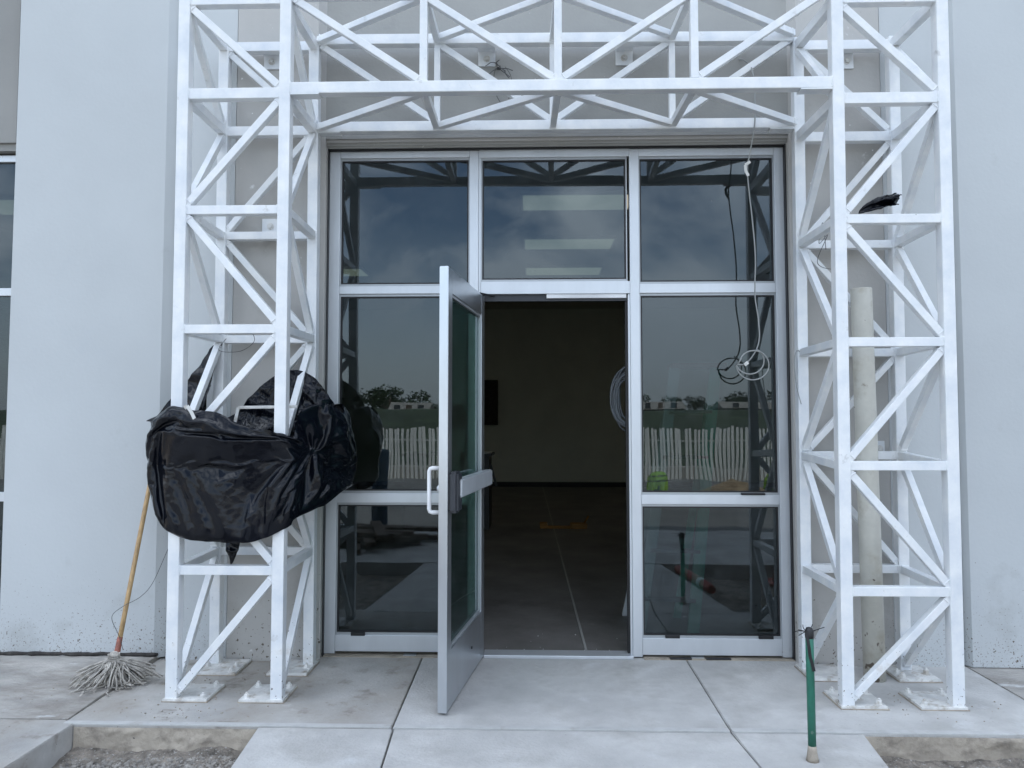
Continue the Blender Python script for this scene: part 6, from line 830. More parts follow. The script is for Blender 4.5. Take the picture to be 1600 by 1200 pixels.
13,2,-1,1,0,0,-2,1,1,-2,1,2,-2,-4,1,5,1,0,0,-1,0,0,-2,-4,2,-1,4,-1,1,1,1,0,-1,0,1,-1,0,1,-1,-1,1,0,0,1,-1,0,0,0,0,-1,2,-2,2,-2,1,0,0,0,-3,1,2,0,-1,-1,0,
12,1,1,-1,2,0,-1,-4,2,3,-3,2,2,-2,2,-1,1,-1,-1,-2,2,2,-1,1,-2,1,-2,2,-1,0,1,0,0,0,0,0,1,-1,0,1,-1,0,1,-1,0,1,-1,-1,0,2,-3,3,-2,1,-3,0,3,-1,2,-2,0,0,0,-1,-1,
12,1,2,-2,-2,2,2,-1,0,0,1,-3,3,1,-1,1,-1,1,0,-1,-4,2,0,2,1,-2,1,0,1,0,-1,0,0,1,-1,1,-1,0,0,0,0,0,-1,0,0,0,1,0,0,-2,2,-2,2,-2,2,-1,-2,4,-2,2,-1,-1,-1,1,-2,
11,0,2,1,1,-2,1,1,-3,0,2,-1,-1,3,-1,1,0,0,0,1,-2,-2,3,0,0,0,1,-1,0,0,0,0,1,-1,1,-1,0,0,1,-1,-1,0,1,0,1,-1,0,1,-1,0,-2,2,-3,3,-2,2,0,-3,4,-2,0,-1,0,0,-2,
12,1,1,1,-2,0,-2,2,3,-3,-1,4,-1,0,0,-2,2,0,-1,1,2,-3,-2,0,3,2,-1,-1,1,0,0,1,-1,1,-1,0,0,0,-1,0,2,0,-1,0,0,0,0,-1,1,0,1,-3,2,-3,3,-1,-1,1,-5,3,1,1,0,-3,1,
10,2,1,2,0,0,-1,1,-2,2,1,-2,0,1,1,-1,-2,0,0,0,2,1,0,-1,-2,-2,1,3,0,1,0,0,0,-1,0,1,0,0,0,0,-1,0,1,0,-1,1,0,-1,-2,0,-1,4,-2,2,-2,-1,3,-4,3,-3,-1,-1,2,-1,0,
8,2,2,0,2,0,-1,-2,2,1,0,0,1,-1,1,0,-1,0,1,-1,-1,2,0,0,0,1,0,0,0,-1,0,-1,0,-1,2,-1,0,0,0,-1,1,0,0,1,0,-2,0,0,2,0,0,-3,3,-2,0,2,-4,4,-3,1,-1,0,-4,1,-1,
5,3,1,-2,3,3,2,-3,-4,2,2,2,1,0,-1,1,1,-1,0,1,-1,1,0,-3,0,1,0,-1,-1,0,0,0,0,2,-2,2,0,-2,-1,2,-1,1,0,1,0,1,-2,1,-1,1,0,0,-2,2,0,-3,3,-3,3,-3,-1,0,0,-2,-2,
6,2,3,3,-6,1,4,2,-1,-7,-2,-1,-1,3,3,2,1,2,0,0,0,-3,0,4,-2,-1,-1,2,-1,1,1,0,-1,-1,2,-1,-2,2,1,-1,1,-2,0,-1,2,1,1,-1,0,-1,2,0,-1,-1,-1,2,-3,3,-4,0,0,-2,1,-2,-1,
6,2,1,1,1,-3,1,3,0,1,-1,-1,1,-6,0,2,0,0,2,1,2,1,0,0,1,-1,0,-2,2,0,-1,1,1,0,-3,-1,3,0,0,0,-1,1,-1,0,-2,1,2,1,-1,0,0,0,0,0,1,-1,-1,-3,1,0,-1,0,-2,-2,-1,
5,2,0,1,-1,3,-1,1,3,0,1,-1,-2,0,-4,0,-5,1,2,1,1,2,1,0,2,1,1,0,-2,0,1,1,1,-1,1,0,-1,0,1,0,0,-1,1,-1,0,-2,-1,1,3,0,-2,1,1,0,-1,0,0,-1,-1,0,-2,-3,-3,1,1,
5,2,2,-2,2,-3,-1,3,1,4,0,-2,-1,2,1,-6,6,-6,-5,-1,2,2,1,0,0,2,1,1,3,0,0,-1,0,2,1,0,0,1,-1,0,-2,2,0,1,0,0,-1,1,-1,0,1,-3,-1,0,0,-1,0,-2,-2,-2,1,2,1,2,-3,
5,0,2,6,1,-1,-4,-5,2,2,2,4,0,-1,-1,3,-2,1,-4,-4,-3,1,0,1,1,0,0,1,0,1,0,0,-1,1,0,2,1,0,1,0,3,-2,-1,1,1,0,1,-2,-3,-4,0,1,-1,-3,-1,-1,4,5,2,1,-1,0,-1,-2,-1,
5,-1,0,3,2,1,2,-1,-5,-1,1,3,3,1,0,-2,-1,1,2,-2,-5,-6,-2,-1,0,3,-1,-1,-2,5,2,2,2,0,1,-1,0,1,0,0,-1,2,2,-2,0,0,-4,-1,2,0,-3,-1,1,2,0,0,-6,2,3,3,1,-2,0,-1,-1,
9,-3,-2,-1,1,2,2,2,3,-3,-5,1,-1,-1,0,0,1,4,1,4,1,-2,-4,-4,-4,-6,0,1,2,-4,1,1,2,-4,-1,2,2,1,2,2,2,1,-1,1,1,-1,3,0,-1,1,-1,-2,-2,0,0,0,3,-7,-1,3,3,1,1,1,-1,
7,1,-1,-10,2,3,0,-5,3,3,3,-5,0,3,2,1,0,-2,3,0,2,3,2,-1,-2,1,-2,-5,-3,-3,-3,-1,1,1,-2,-2,-1,-1,0,1,3,2,3,1,0,0,0,0,4,-2,0,1,1,-2,0,0,-1,1,-1,-4,2,-1,1,5,-1,
2,1,3,3,-8,-2,1,0,-4,-1,1,4,2,0,-1,0,-2,-1,-1,0,0,4,3,5,4,-2,-2,2,0,-1,-4,-5,-6,2,2,3,-3,0,-2,-1,-3,-1,1,3,3,4,1,0,1,5,1,-1,2,1,0,0,-1,1,-3,-2,-5,4,3,-5,1,
1,1,1,3,3,-6,-3,8,0,-4,-4,-4,0,2,-3,-2,1,1,0,2,1,-3,2,1,3,4,5,0,1,-3,2,0,1,-4,-2,-5,1,-1,0,-1,0,-1,-3,-2,0,4,4,3,-2,1,2,4,-3,4,0,1,0,-1,1,0,-1,1,-3,-4,0,
1,0,1,4,2,0,0,-1,2,1,0,-1,-6,-5,3,2,3,-3,-2,0,1,-1,-4,0,-2,0,3,5,2,5,0,1,0,1,-2,0,0,-4,-2,-2,-1,-2,-1,-1,-3,-2,3,2,1,2,2,2,3,-2,1,0,1,1,0,1,1,-6,-7,6,2,
0,0,0,1,5,4,0,-2,-3,1,1,1,2,1,0,-1,-3,0,-3,-3,-3,0,1,-1,-1,-1,-2,2,1,-1,4,2,2,3,4,0,-2,2,-1,-2,-3,-1,-1,-3,-2,-4,-3,1,4,1,1,1,2,0,1,-1,-2,-4,3,1,0,-1,0,-1,7,
2,-1,2,2,-2,1,0,-3,0,0,0,0,1,-2,1,2,0,1,3,0,0,-2,-3,-1,1,-1,-4,-4,0,4,-1,2,-1,3,1,2,2,1,1,2,1,0,-2,0,0,-3,-6,-5,-4,1,2,2,2,3,1,-3,0,1,-4,-1,2,2,0,4,-3,
3,-1,-1,-1,-2,1,0,5,0,-1,-1,-1,-1,2,-2,0,0,2,1,0,0,2,0,-2,-3,-1,2,1,-3,-3,2,-1,4,-1,-2,1,0,-1,0,2,3,1,1,1,0,0,-1,-3,-3,-4,-2,-1,0,3,2,8,0,-1,-2,-4,-3,3,0,2,-4,
2,1,-1,-5,-1,0,5,-2,2,0,-1,0,-1,-1,3,1,1,-2,-2,-1,0,1,2,1,0,0,1,-1,1,-1,-4,3,-2,2,0,-2,-1,0,0,0,0,3,3,-2,-1,0,3,0,-1,1,-4,-4,0,-4,0,1,10,2,-1,3,-6,-2,0,-1,-2,
0,2,0,-6,1,2,-1,3,-2,-3,2,0,-1,1,1,3,-2,-1,-2,3,0,-3,2,1,2,-1,1,0,1,2,0,-7,0,1,-1,0,0,1,0,-3,1,2,0,0,1,0,1,3,3,-2,1,-2,0,-1,-5,-3,3,2,6,-4,3,-7,3,0,-1,
-2,0,-5,10,-3,1,-1,-4,4,-2,-2,2,0,-1,0,-2,-1,2,2,2,3,-3,0,-1,3,-1,0,1,-2,-6,0,3,-2,0,2,0,0,3,1,0,-5,1,-1,-1,4,1,1,-1,3,1,-1,5,-4,-1,-1,1,-12,5,3,4,1,-3,0,-1,-1,
-2,-1,-1,0,1,-3,-1,7,-2,5,-3,-2,2,0,-4,2,3,0,-1,-3,3,4,-1,-2,1,3,-6,0,2,6,-5,4,1,-10,1,4,3,-4,2,3,-6,0,3,5,-8,6,-5,5,-8,2,1,-3,3,2,-2,-2,6,-9,-2,2,6,4,-5,-5,3,
-5,1,5,2,3,-1,0,-4,-2,1,2,-2,0,1,1,-4,0,1,2,0,-3,2,1,4,0,1,0,-2,-1,-2,7,-2,-3,2,0,0,0,0,-4,-3,10,-3,-3,0,7,-4,3,-6,2,-4,-1,2,-1,-2,3,1,-4,5,0,2,-5,0,3,-5,1],
[1000,10,9,10,10,9,10,10,9,10,10,10,9,10,10,9,10,10,9,10,10,9,10,10,9,10,10,10,9,10,10,9,10,10,9,10,10,9,10,10,10,9,10,10,9,10,10,9,10,10,9,10,10,9,10,10,10,9,10,10,9,10,10,9,10,
5,-1,0,1,0,1,-1,-1,1,-1,0,-1,0,-1,-1,0,-1,0,0,-1,0,0,0,-1,0,-1,0,-1,1,-1,0,0,-1,0,0,0,-1,0,0,-1,-1,1,-1,0,0,-1,-1,0,-1,0,1,0,-1,0,-1,-1,-1,1,-1,0,1,-2,0,1,-1,
6,0,-1,0,0,-1,1,0,-1,0,-3,1,-1,0,0,0,-1,-1,0,0,-1,0,-1,0,0,0,-1,1,-2,0,-1,0,0,-1,1,-1,0,-1,-2,0,0,-1,0,-1,0,0,0,0,0,-1,0,-1,-1,0,0,0,-1,0,0,-1,0,1,-1,-2,1,
4,1,-1,2,0,-1,-1,1,-2,0,1,-1,-1,-1,0,-1,1,-1,0,-1,-1,-1,0,0,-1,0,0,-2,0,0,0,0,-1,0,-2,0,0,0,-1,0,0,-1,0,-1,0,0,0,0,-1,0,-1,-1,1,-1,0,-1,0,-1,0,0,0,1,-1,1,-2,
5,1,0,1,0,-1,-1,-1,1,-2,1,-1,0,0,-2,0,-1,0,-1,1,0,-1,0,-1,-1,-1,-1,1,0,-1,0,-2,-1,0,1,0,-1,0,0,-1,-1,1,-1,0,0,-2,0,-1,0,0,-1,1,-1,0,0,0,-1,-1,0,-1,0,2,0,-2,1,
5,-3,2,3,-1,2,-3,-1,1,0,-1,-2,1,0,0,-1,-1,0,0,-2,0,1,-1,-1,1,-1,0,-1,0,-2,-1,1,1,-1,-2,-1,-1,1,0,1,0,-2,-2,1,0,1,-2,0,0,-1,1,-1,0,0,-1,0,1,-2,-1,-1,0,1,-1,2,-1,
4,-1,2,0,1,-1,3,-4,-1,1,-4,2,0,0,1,1,0,-2,-3,1,0,-1,-1,1,-2,1,-1,0,-2,1,-1,-1,0,-1,1,-1,1,-1,0,-1,-1,0,1,0,-1,0,0,-1,0,0,-1,0,-1,0,0,0,-1,0,0,-1,0,0,1,-3,1,
4,-2,2,2,-1,-1,1,-2,-1,-1,3,-1,-2,0,-1,0,0,2,2,-4,-2,0,1,-1,0,-1,0,0,1,0,-2,0,-1,0,-1,0,-1,0,0,-1,0,0,-1,0,0,-1,0,-1,0,-1,0,0,0,-1,-1,0,0,0,0,1,-1,-1,-2,0,2,
3,0,0,0,-1,1,-1,6,-3,0,-1,0,-1,-3,1,-2,0,-1,1,3,-2,-2,-1,0,1,0,-1,-1,0,0,2,-2,1,0,0,-1,-1,-3,1,-1,0,1,1,-2,-1,0,0,0,-2,1,-1,-1,0,-1,1,-1,1,0,-1,0,-1,0,6,-5,-2,
3,-1,-1,1,2,0,-3,0,3,0,-1,-3,-2,2,-2,2,-2,0,-1,0,3,0,-3,0,0,0,1,-1,0,-1,0,1,-1,0,0,0,-2,1,-2,1,0,-1,0,-1,0,0,0,1,-1,-1,0,0,-1,-1,0,0,0,1,0,-1,-1,1,2,-1,-2,
1,-1,5,-1,-1,-2,2,-3,-1,0,2,1,-2,-3,1,0,1,-2,0,0,0,1,2,-2,0,-1,-2,0,0,1,0,1,-1,0,0,0,2,-1,-2,-1,0,-1,0,1,-1,0,0,-2,1,0,0,-1,1,1,-2,0,-1,0,0,1,0,1,0,0,-3,
-1,1,0,2,-2,0,-4,2,1,0,-2,2,2,-3,-1,-2,1,1,-1,-1,0,0,1,2,-3,1,2,-1,-1,0,0,-1,1,-1,0,1,0,1,0,-2,0,0,-1,0,0,0,0,1,-1,-2,0,0,1,0,0,0,0,-2,0,-1,2,0,0,2,-3,
-2,0,0,0,-1,0,3,-3,0,0,1,-3,3,1,-3,1,-2,0,0,1,-1,0,0,0,1,-1,0,2,0,0,-2,1,0,0,0,-1,1,0,0,0,-1,1,0,-1,0,0,0,0,1,0,-1,0,-1,0,0,0,-1,1,0,1,-1,0,0,1,-3,
-1,-1,0,-2,2,1,2,-2,0,-2,1,1,-5,5,0,-2,0,-1,0,-1,1,0,0,0,2,0,-1,-1,1,-1,1,-1,0,1,-1,1,0,-2,1,1,0,0,0,0,0,0,-1,1,0,1,0,0,0,-1,-1,-1,1,0,0,-1,1,0,0,1,-2,
-2,0,2,-1,0,0,-1,1,-2,2,0,1,-1,-4,3,0,1,1,-3,0,-1,1,-1,0,-1,1,0,1,-1,0,1,0,0,-1,1,0,-1,3,-1,-1,1,-1,1,0,-1,-1,0,0,0,1,0,0,-1,1,0,0,-1,1,0,1,1,-2,-1,-2,1,
-3,2,0,1,0,-1,-1,3,-4,0,-1,0,4,-4,-2,2,-1,1,3,-2,0,0,1,-3,0,-1,1,-1,1,0,0,0,1,1,-1,-1,1,-1,2,-1,0,1,0,0,0,-1,0,-1,0,0,0,1,1,0,1,0,0,-2,0,0,1,0,-2,-1,-1,
-3,-1,4,1,0,0,-2,1,-1,-1,0,0,1,2,-5,-2,2,-1,1,2,0,-2,0,1,-1,0,0,0,0,1,0,0,-2,1,0,1,-1,1,0,1,-1,0,0,0,1,1,-2,-1,0,0,0,0,0,0,1,0,0,1,0,0,-1,2,-3,-4,3,
-2,-1,1,0,0,1,2,-4,6,-5,0,-3,2,-1,3,-1,-2,1,0,0,1,1,-1,2,-2,1,0,0,-1,-1,0,0,1,-1,1,0,0,0,0,1,1,-1,-1,0,1,-1,2,0,-1,0,0,0,0,1,-1,0,1,0,0,-1,-1,0,-4,-1,5,
-4,0,-1,2,1,0,-1,2,0,3,-5,3,-2,4,-1,-2,-1,-1,0,0,0,0,0,-1,3,0,-1,1,0,0,-1,1,-1,0,-1,0,0,0,0,2,-1,0,1,0,0,1,0,2,0,-3,0,0,0,-1,1,1,-1,1,0,0,0,-2,-6,2,5,
-5,0,-1,1,1,0,0,-3,1,1,1,1,-4,3,0,3,1,-2,-1,0,-1,1,0,0,1,-1,1,-1,1,0,1,-1,0,0,1,-1,0,-1,1,0,0,1,-1,1,-1,1,1,-1,2,1,-2,-1,0,1,0,0,1,-1,-1,1,-1,-3,-3,4,2,
-5,4,-1,-2,-1,0,-3,2,-2,1,3,0,4,-3,5,1,-1,-4,1,0,-1,-1,1,0,0,1,-1,1,-1,1,-1,1,1,-1,0,0,1,1,-1,0,-1,0,1,-1,1,0,-1,1,0,2,2,-2,-1,0,0,1,-1,1,0,0,-1,-8,1,9,-1,
-4,2,-1,-1,0,0,4,1,1,0,1,-6,2,2,0,0,1,-2,-1,2,0,-1,-1,0,-1,0,1,-1,1,0,1,-1,0,1,-1,1,0,0,1,0,1,-2,0,0,0,0,1,0,-1,0,1,3,-1,-1,0,-1,1,0,1,-1,-6,-6,15,-2,-1,
-5,-2,0,2,-1,0,-1,1,1,0,-1,5,-3,1,1,-1,2,2,0,-3,2,0,-2,0,0,0,-1,1,-1,0,-1,1,0,0,1,-1,0,0,0,0,1,1,0,0,0,-1,0,-1,1,0,-1,0,2,1,0,-1,0,0,0,0,-4,11,-4,-3,-2,
-5,0,-1,0,1,0,0,0,0,1,1,-2,1,0,0,2,-1,5,-8,2,0,1,2,-1,0,-2,1,0,1,-1,0,0,0,-1,0,1,0,-1,0,0,0,0,0,1,-1,1,0,0,0,0,0,0,-1,0,0,1,0,1,0,-2,11,-12,0,1,-1,
-5,-2,1,-2,1,1,2,1,-1,0,-1,1,0,0,0,0,0,-4,7,0,-1,0,1,-1,1,0,0,-2,0,1,1,0,0,1,-1,0,0,0,-1,0,0,1,0,-1,1,0,0,1,-1,0,1,-1,1,0,0,0,0,-1,0,3,1,-5,0,-1,1,
-5,1,-2,2,-1,-1,0,0,1,-1,2,2,1,0,-2,0,-3,2,1,0,0,1,-1,3,0,1,-3,1,0,-1,1,-1,-1,0,1,0,0,1,1,0,-1,0,0,1,-2,1,0,0,0,0,0,1,0,0,0,0,0,0,0,1,-1,-2,0,1,0,
-6,2,1,-1,-2,0,0,0,1,0,0,0,1,-1,2,-1,4,-4,1,0,0,0,1,0,0,1,3,0,0,0,-6,1,0,0,0,0,-1,0,1,-1,1,0,0,0,2,0,-1,0,1,0,-1,1,0,0,0,0,1,0,0,-2,0,2,-1,0,0,
-6,0,0,0,0,0,0,0,-1,2,0,-1,1,1,-1,2,0,6,-4,0,-1,0,0,1,-1,0,0,1,0,0,4,-1,-1,-3,-1,0,1,-1,0,1,-1,0,0,1,0,-1,1,0,1,0,1,0,1,0,0,1,-1,0,-1,-2,-3,6,1,0,1,
-5,0,0,0,0,0,0,0,0,0,0,1,-1,1,1,0,-2,-2,4,1,0,0,0,0,1,-1,1,0,-2,0,0,1,0,1,1,0,-1,1,-1,0,1,0,0,0,0,0,0,0,0,0,0,0,0,1,0,-1,1,-1,-1,3,-5,6,0,1,-1,
-6,-2,1,0,1,0,0,0,1,-1,1,0,1,-1,0,-2,1,3,0,-1,1,0,0,-1,0,2,-1,0,2,-2,1,-1,2,1,0,0,0,0,-1,1,0,0,1,-1,0,0,0,1,-2,1,1,0,-2,0,0,1,-2,2,3,-2,-2,4,1,-1,1,
-7,-3,2,1,2,-2,0,1,-1,1,0,0,0,0,0,2,1,1,-1,-3,1,1,0,0,1,-3,0,1,0,4,0,1,0,1,0,0,1,-1,0,-3,0,1,-1,1,0,1,0,-1,2,0,-1,0,1,-1,0,-1,2,0,-1,2,-2,5,-1,1,-1,
-9,1,-2,3,0,-1,1,0,0,0,-1,0,0,0,0,0,1,0,0,2,1,0,-2,-1,0,1,-1,0,0,-1,1,0,1,0,1,-1,1,-1,1,3,1,-2,0,-1,1,0,0,1,-1,0,0,0,0,1,1,0,-1,-1,1,0,8,-5,0,0,1,
-8,0,0,-2,-1,4,0,0,0,-1,1,0,-1,1,0,0,0,1,2,1,-1,-1,1,-3,-1,1,1,-1,1,1,-1,1,-1,1,0,0,0,3,0,0,0,1,0,0,-1,-1,1,0,0,0,1,0,1,-1,-2,1,1,0,-1,1,5,-3,1,0,0,
-8,0,-2,0,2,0,0,0,1,1,0,-1,1,-1,1,0,0,-1,-1,0,0,1,1,4,1,0,0,-2,-1,0,1,0,1,-1,0,2,0,0,1,0,0,1,1,1,-1,0,1,-1,1,0,-1,-1,-2,1,2,-1,-1,0,1,-1,3,3,0,0,0,
-9,2,-1,0,-1,1,1,0,0,1,-1,1,-1,1,-1,0,1,0,1,1,1,0,1,1,-2,0,-1,3,1,-3,-1,0,0,1,0,0,1,0,0,1,0,0,-1,0,3,1,-1,1,-2,-1,1,-2,1,-1,0,1,1,0,1,1,-5,7,0,0,1,
-7,0,2,-2,0,0,0,0,0,-2,1,1,0,1,1,-1,0,2,0,0,1,-1,-1,-1,2,0,3,0,0,3,0,-4,0,-1,1,0,-1,0,1,-1,1,0,1,1,-1,0,1,-3,2,2,-5,4,1,1,-2,0,0,1,-2,2,2,-6,5,-1,0,
-7,1,1,-2,0,0,-1,1,-1,2,-1,0,1,0,-1,2,-1,0,0,1,-1,2,1,2,0,1,-1,0,-1,-1,1,4,0,1,-4,0,1,0,-1,1,0,0,1,-1,1,0,0,4,-5,-2,5,-3,1,0,2,0,0,0,1,-1,1,-1,-5,5,1,
-9,4,-2,-1,0,-1,0,0,2,-2,1,1,0,-1,2,0,1,-1,0,0,0,0,1,-1,1,0,1,1,1,0,0,1,-1,0,3,-2,-1,1,0,0,-1,1,0,1,-1,1,0,0,5,-1,-6,1,0,0,1,-1,1,1,0,1,0,3,-3,-2,3,
-7,2,0,-1,0,0,1,-1,-3,2,0,-1,1,0,0,-1,0,1,1,0,1,-1,0,0,0,0,0,0,0,2,0,0,2,-2,0,3,0,-1,-1,-1,0,0,0,0,0,1,-1,0,0,2,2,-2,-2,1,-1,2,-2,0,0,-1,3,5,-2,-1,-3,
-7,0,1,1,0,0,0,-1,3,-2,0,1,-1,1,0,0,0,0,-2,0,0,1,0,1,0,1,0,0,1,-1,2,-1,0,3,-2,0,0,1,1,1,-2,-1,-1,0,1,-1,1,0,1,0,4,0,-3,-2,0,0,1,0,1,-1,-4,2,8,-6,0,
-5,-2,-1,4,-1,0,0,1,-1,2,1,0,1,0,-1,1,0,-2,2,-1,0,0,0,0,0,0,0,0,0,1,0,0,0,0,2,0,1,0,1,-2,3,1,0,-4,-1,0,0,0,0,1,1,2,2,-1,-3,-1,0,1,-1,1,0,-3,3,1,-1,
-4,0,0,-1,0,1,0,1,1,0,0,0,0,0,0,1,0,1,0,1,-2,0,0,0,0,0,0,0,0,0,-1,1,0,0,1,0,0,1,0,2,-1,-2,1,4,0,-1,-3,-1,0,-1,-1,1,2,0,1,-2,1,-1,0,0,0,-1,1,4,-4,
-5,1,1,-2,1,0,0,1,0,0,0,1,0,0,1,-1,1,1,0,-1,1,-1,1,0,-1,0,0,0,0,0,0,0,1,-1,0,0,0,0,0,0,1,3,0,0,-2,1,3,1,-1,-3,-3,-1,0,2,-4,2,1,0,1,1,0,-1,-1,3,0,
-7,0,1,1,1,0,0,-1,1,0,1,-1,0,0,0,1,-1,0,0,1,1,1,-1,0,1,0,0,0,0,0,0,0,-1,1,1,0,1,-1,0,0,0,0,0,0,3,0,0,0,-1,4,3,-5,-4,-3,7,0,-6,1,0,0,2,0,0,0,1,
-6,-1,0,2,1,1,-1,0,-1,0,-1,0,-2,0,0,-1,1,0,0,0,0,1,0,0,0,0,1,0,0,1,0,1,1,2,0,1,0,1,1,1,0,-1,1,0,0,0,-2,1,2,0,-2,7,1,-8,-6,0,5,0,0,-1,-5,4,1,1,0,
-4,-2,0,2,-1,-1,-1,0,0,1,0,0,2,1,0,0,0,1,1,0,1,-1,1,0,1,0,0,1,0,0,0,-1,0,-2,0,0,0,0,0,0,1,1,0,1,0,1,3,-1,0,1,3,-4,2,4,-6,2,-5,-1,1,0,4,-4,1,1,0,
-5,-2,2,-3,1,0,3,0,2,0,1,1,0,0,1,0,0,0,0,1,-1,1,-1,1,0,1,-1,0,1,-1,1,-1,-1,1,0,0,0,-1,0,1,0,0,0,0,1,0,0,1,-1,-1,1,1,3,1,0,-5,4,-2,-1,1,1,-1,1,0,2,
-4,-2,1,3,0,1,0,0,-1,0,1,-1,1,0,0,1,-1,1,-1,1,0,0,1,0,0,0,1,0,0,0,-1,0,0,0,-1,0,0,1,0,0,0,0,0,0,1,0,0,0,3,-1,-6,4,-1,7,4,-6,-2,2,-2,0,1,5,-6,2,0,
-5,1,0,1,0,0,0,1,-1,0,0,1,0,0,0,0,1,-1,1,-1,1,0,0,0,0,0,0,0,0,1,2,2,-6,0,0,1,0,0,0,-1,1,0,0,0,-1,1,0,1,0,4,-5,0,1,1,5,0,-3,-3,1,1,0,0,2,-1,-1,
-6,3,-1,-1,1,0,0,0,1,1,0,0,0,0,0,0,0,0,0,0,0,0,0,0,1,0,0,0,0,0,0,-8,5,0,1,0,0,1,0,1,-1,0,1,0,0,0,0,0,-1,-3,4,0,0,-2,4,6,-3,1,1,-5,1,2,-2,-1,1,
-5,2,1,1,0,0,-1,0,1,-1,-1,0,0,0,0,0,1,0,0,0,0,1,0,0,-1,0,0,1,0,-1,-1,-5,3,1,0,0,1,-1,1,-1,1,0,0,0,0,0,0,-1,0,-1,2,-1,1,2,-3,5,2,1,-8,3,1,-2,5,-4,0,
-4,2,2,-2,-1,1,1,-1,-1,-1,0,0,1,1,0,0,-1,0,0,0,1,-1,0,1,-1,0,1,-1,0,1,-2,8,-2,-4,-1,-1,0,0,0,0,0,0,-1,1,0,-1,0,0,0,-3,6,-2,-1,0,3,-4,8,-5,1,0,-2,2,-1,-1,1,
-5,2,-1,0,1,-2,1,1,-1,1,0,0,0,0,0,0,0,1,0,0,-1,1,0,-1,1,0,-1,0,1,-1,2,5,1,-8,1,0,-1,0,-1,1,-1,0,1,-1,0,1,0,0,-1,5,-3,3,-5,0,0,3,-4,7,0,2,-2,-5,0,1,-1,
-3,2,-2,-1,0,2,-1,0,1,0,1,0,0,0,0,0,0,-1,0,0,0,0,0,0,0,1,0,0,-1,1,0,-2,-5,10,-3,-1,1,0,0,-1,1,0,0,0,0,-1,0,0,1,-1,2,-2,4,-3,-4,-1,1,1,6,-8,3,2,0,0,0,
-2,-1,-1,1,2,-1,1,0,0,1,-1,0,-1,0,1,0,0,-1,1,0,0,-1,1,0,0,-1,1,0,-1,1,0,0,-2,-3,3,2,-1,0,1,0,-1,1,-1,0,1,0,0,0,0,1,-3,2,-4,-2,1,-1,2,-1,-2,4,-1,2,-1,0,3,
-3,3,0,1,-3,1,-1,0,1,-1,0,1,0,-1,-1,0,0,1,-1,0,1,0,0,0,0,0,-1,0,2,-1,0,-1,7,-1,-3,-2,0,0,-1,1,0,-1,1,0,-1,1,0,-1,0,-1,3,-2,-3,5,-4,3,-4,0,2,-1,2,-2,0,2,0,
-3,1,1,-1,0,0,0,0,0,0,-1,-1,0,0,0,1,0,0,0,0,0,0,-1,1,0,0,0,1,-1,0,0,4,-1,6,-4,-3,-1,-1,1,-1,0,0,0,0,1,-1,0,2,-1,1,-5,2,1,-2,1,-1,3,-6,2,1,-2,2,1,-1,1,
-3,1,-2,-1,0,0,0,0,0,0,1,1,0,1,0,-1,0,0,0,0,-1,1,0,-1,1,0,0,-1,1,-1,0,-1,1,-1,1,4,-2,0,-1,0,0,0,-1,1,-1,0,1,0,1,1,-4,0,5,-7,6,-6,-1,2,-3,3,0,1,1,-1,1,
-2,1,1,1,-2,-1,0,0,1,0,0,-1,0,-1,1,0,0,0,0,0,0,0,0,0,-1,0,0,1,-2,0,1,0,-1,0,5,-5,3,0,-2,0,0,0,1,-1,0,0,-1,0,0,-1,3,-2,2,-1,-3,2,4,-1,1,-4,1,0,1,0,-3,
-1,-2,1,1,1,0,0,1,-2,1,0,0,0,1,-1,0,0,0,0,1,0,-1,-1,1,0,0,0,-1,1,1,-1,-1,0,0,-3,5,-2,-1,2,0,0,0,-1,0,1,0,0,-1,1,0,3,-4,0,-2,-1,4,-2,4,-1,-1,-1,-1,-1,4,-1,
-1,-1,0,1,1,0,1,-1,1,-1,0,0,1,-1,0,0,0,0,0,-1,1,0,1,-1,0,0,0,1,0,0,0,0,1,-3,1,-1,-1,2,0,0,1,0,0,1,-1,0,1,0,-1,1,-3,2,-1,0,0,-1,1,1,0,0,1,-3,1,1,1,
-1,-2,4,-1,0,0,-1,1,-1,0,0,0,-1,1,0,-1,0,0,1,0,-1,0,1,0,0,0,1,-1,0,1,-1,0,1,3,-7,1,0,0,1,0,0,0,1,-1,1,0,-1,1,0,0,-1,1,0,4,-7,2,-1,-1,4,-2,0,-1,0,-1,3,
-1,2,-1,0,-1,1,-1,-1,1,0,0,0,0,-2,0,2,0,0,-1,0,1,0,0,0,0,0,-1,1,0,-1,1,0,-1,0,8,-15,5,1,0,1,0,1,-1,0,0,0,1,-1,0,0,0,-1,1,2,-3,-1,0,1,-1,3,-1,1,-5,2,1,
-2,5,-3,-1,1,-1,1,0,-2,0,0,-1,0,2,0,0,0,0,0,1,-1,0,0,0,0,0,0,0,-1,0,0,1,0,0,2,5,-6,-1,0,0,-1,0,0,1,0,0,0,1,1,0,-2,-1,0,2,-1,-3,1,-1,1,4,-1,-4,0,-1,4,
0,-3,4,-1,0,0,0,-1,1,0,0,1,0,0,0,-1,0,0,0,-1,1,0,0,0,0,0,0,-1,1,0,0,0,0,0,-1,8,-6,1,-2,-1,1,-1,1,0,-1,1,-1,0,-1,-1,3,-1,1,0,-1,-2,0,1,0,0,1,1,-2,1,0,
1,0,-3,1,0,0,0,1,0,1,0,0,0,-1,0,0,0,0,0,1,-1,0,0,0,0,1,0,-1,0,0,0,0,-1,0,-1,0,4,-2,0,0,-1,0,0,-1,1,0,0,-1,0,0,2,-1,-1,1,1,-2,-1,1,-1,-1,1,-1,3,-1,0,
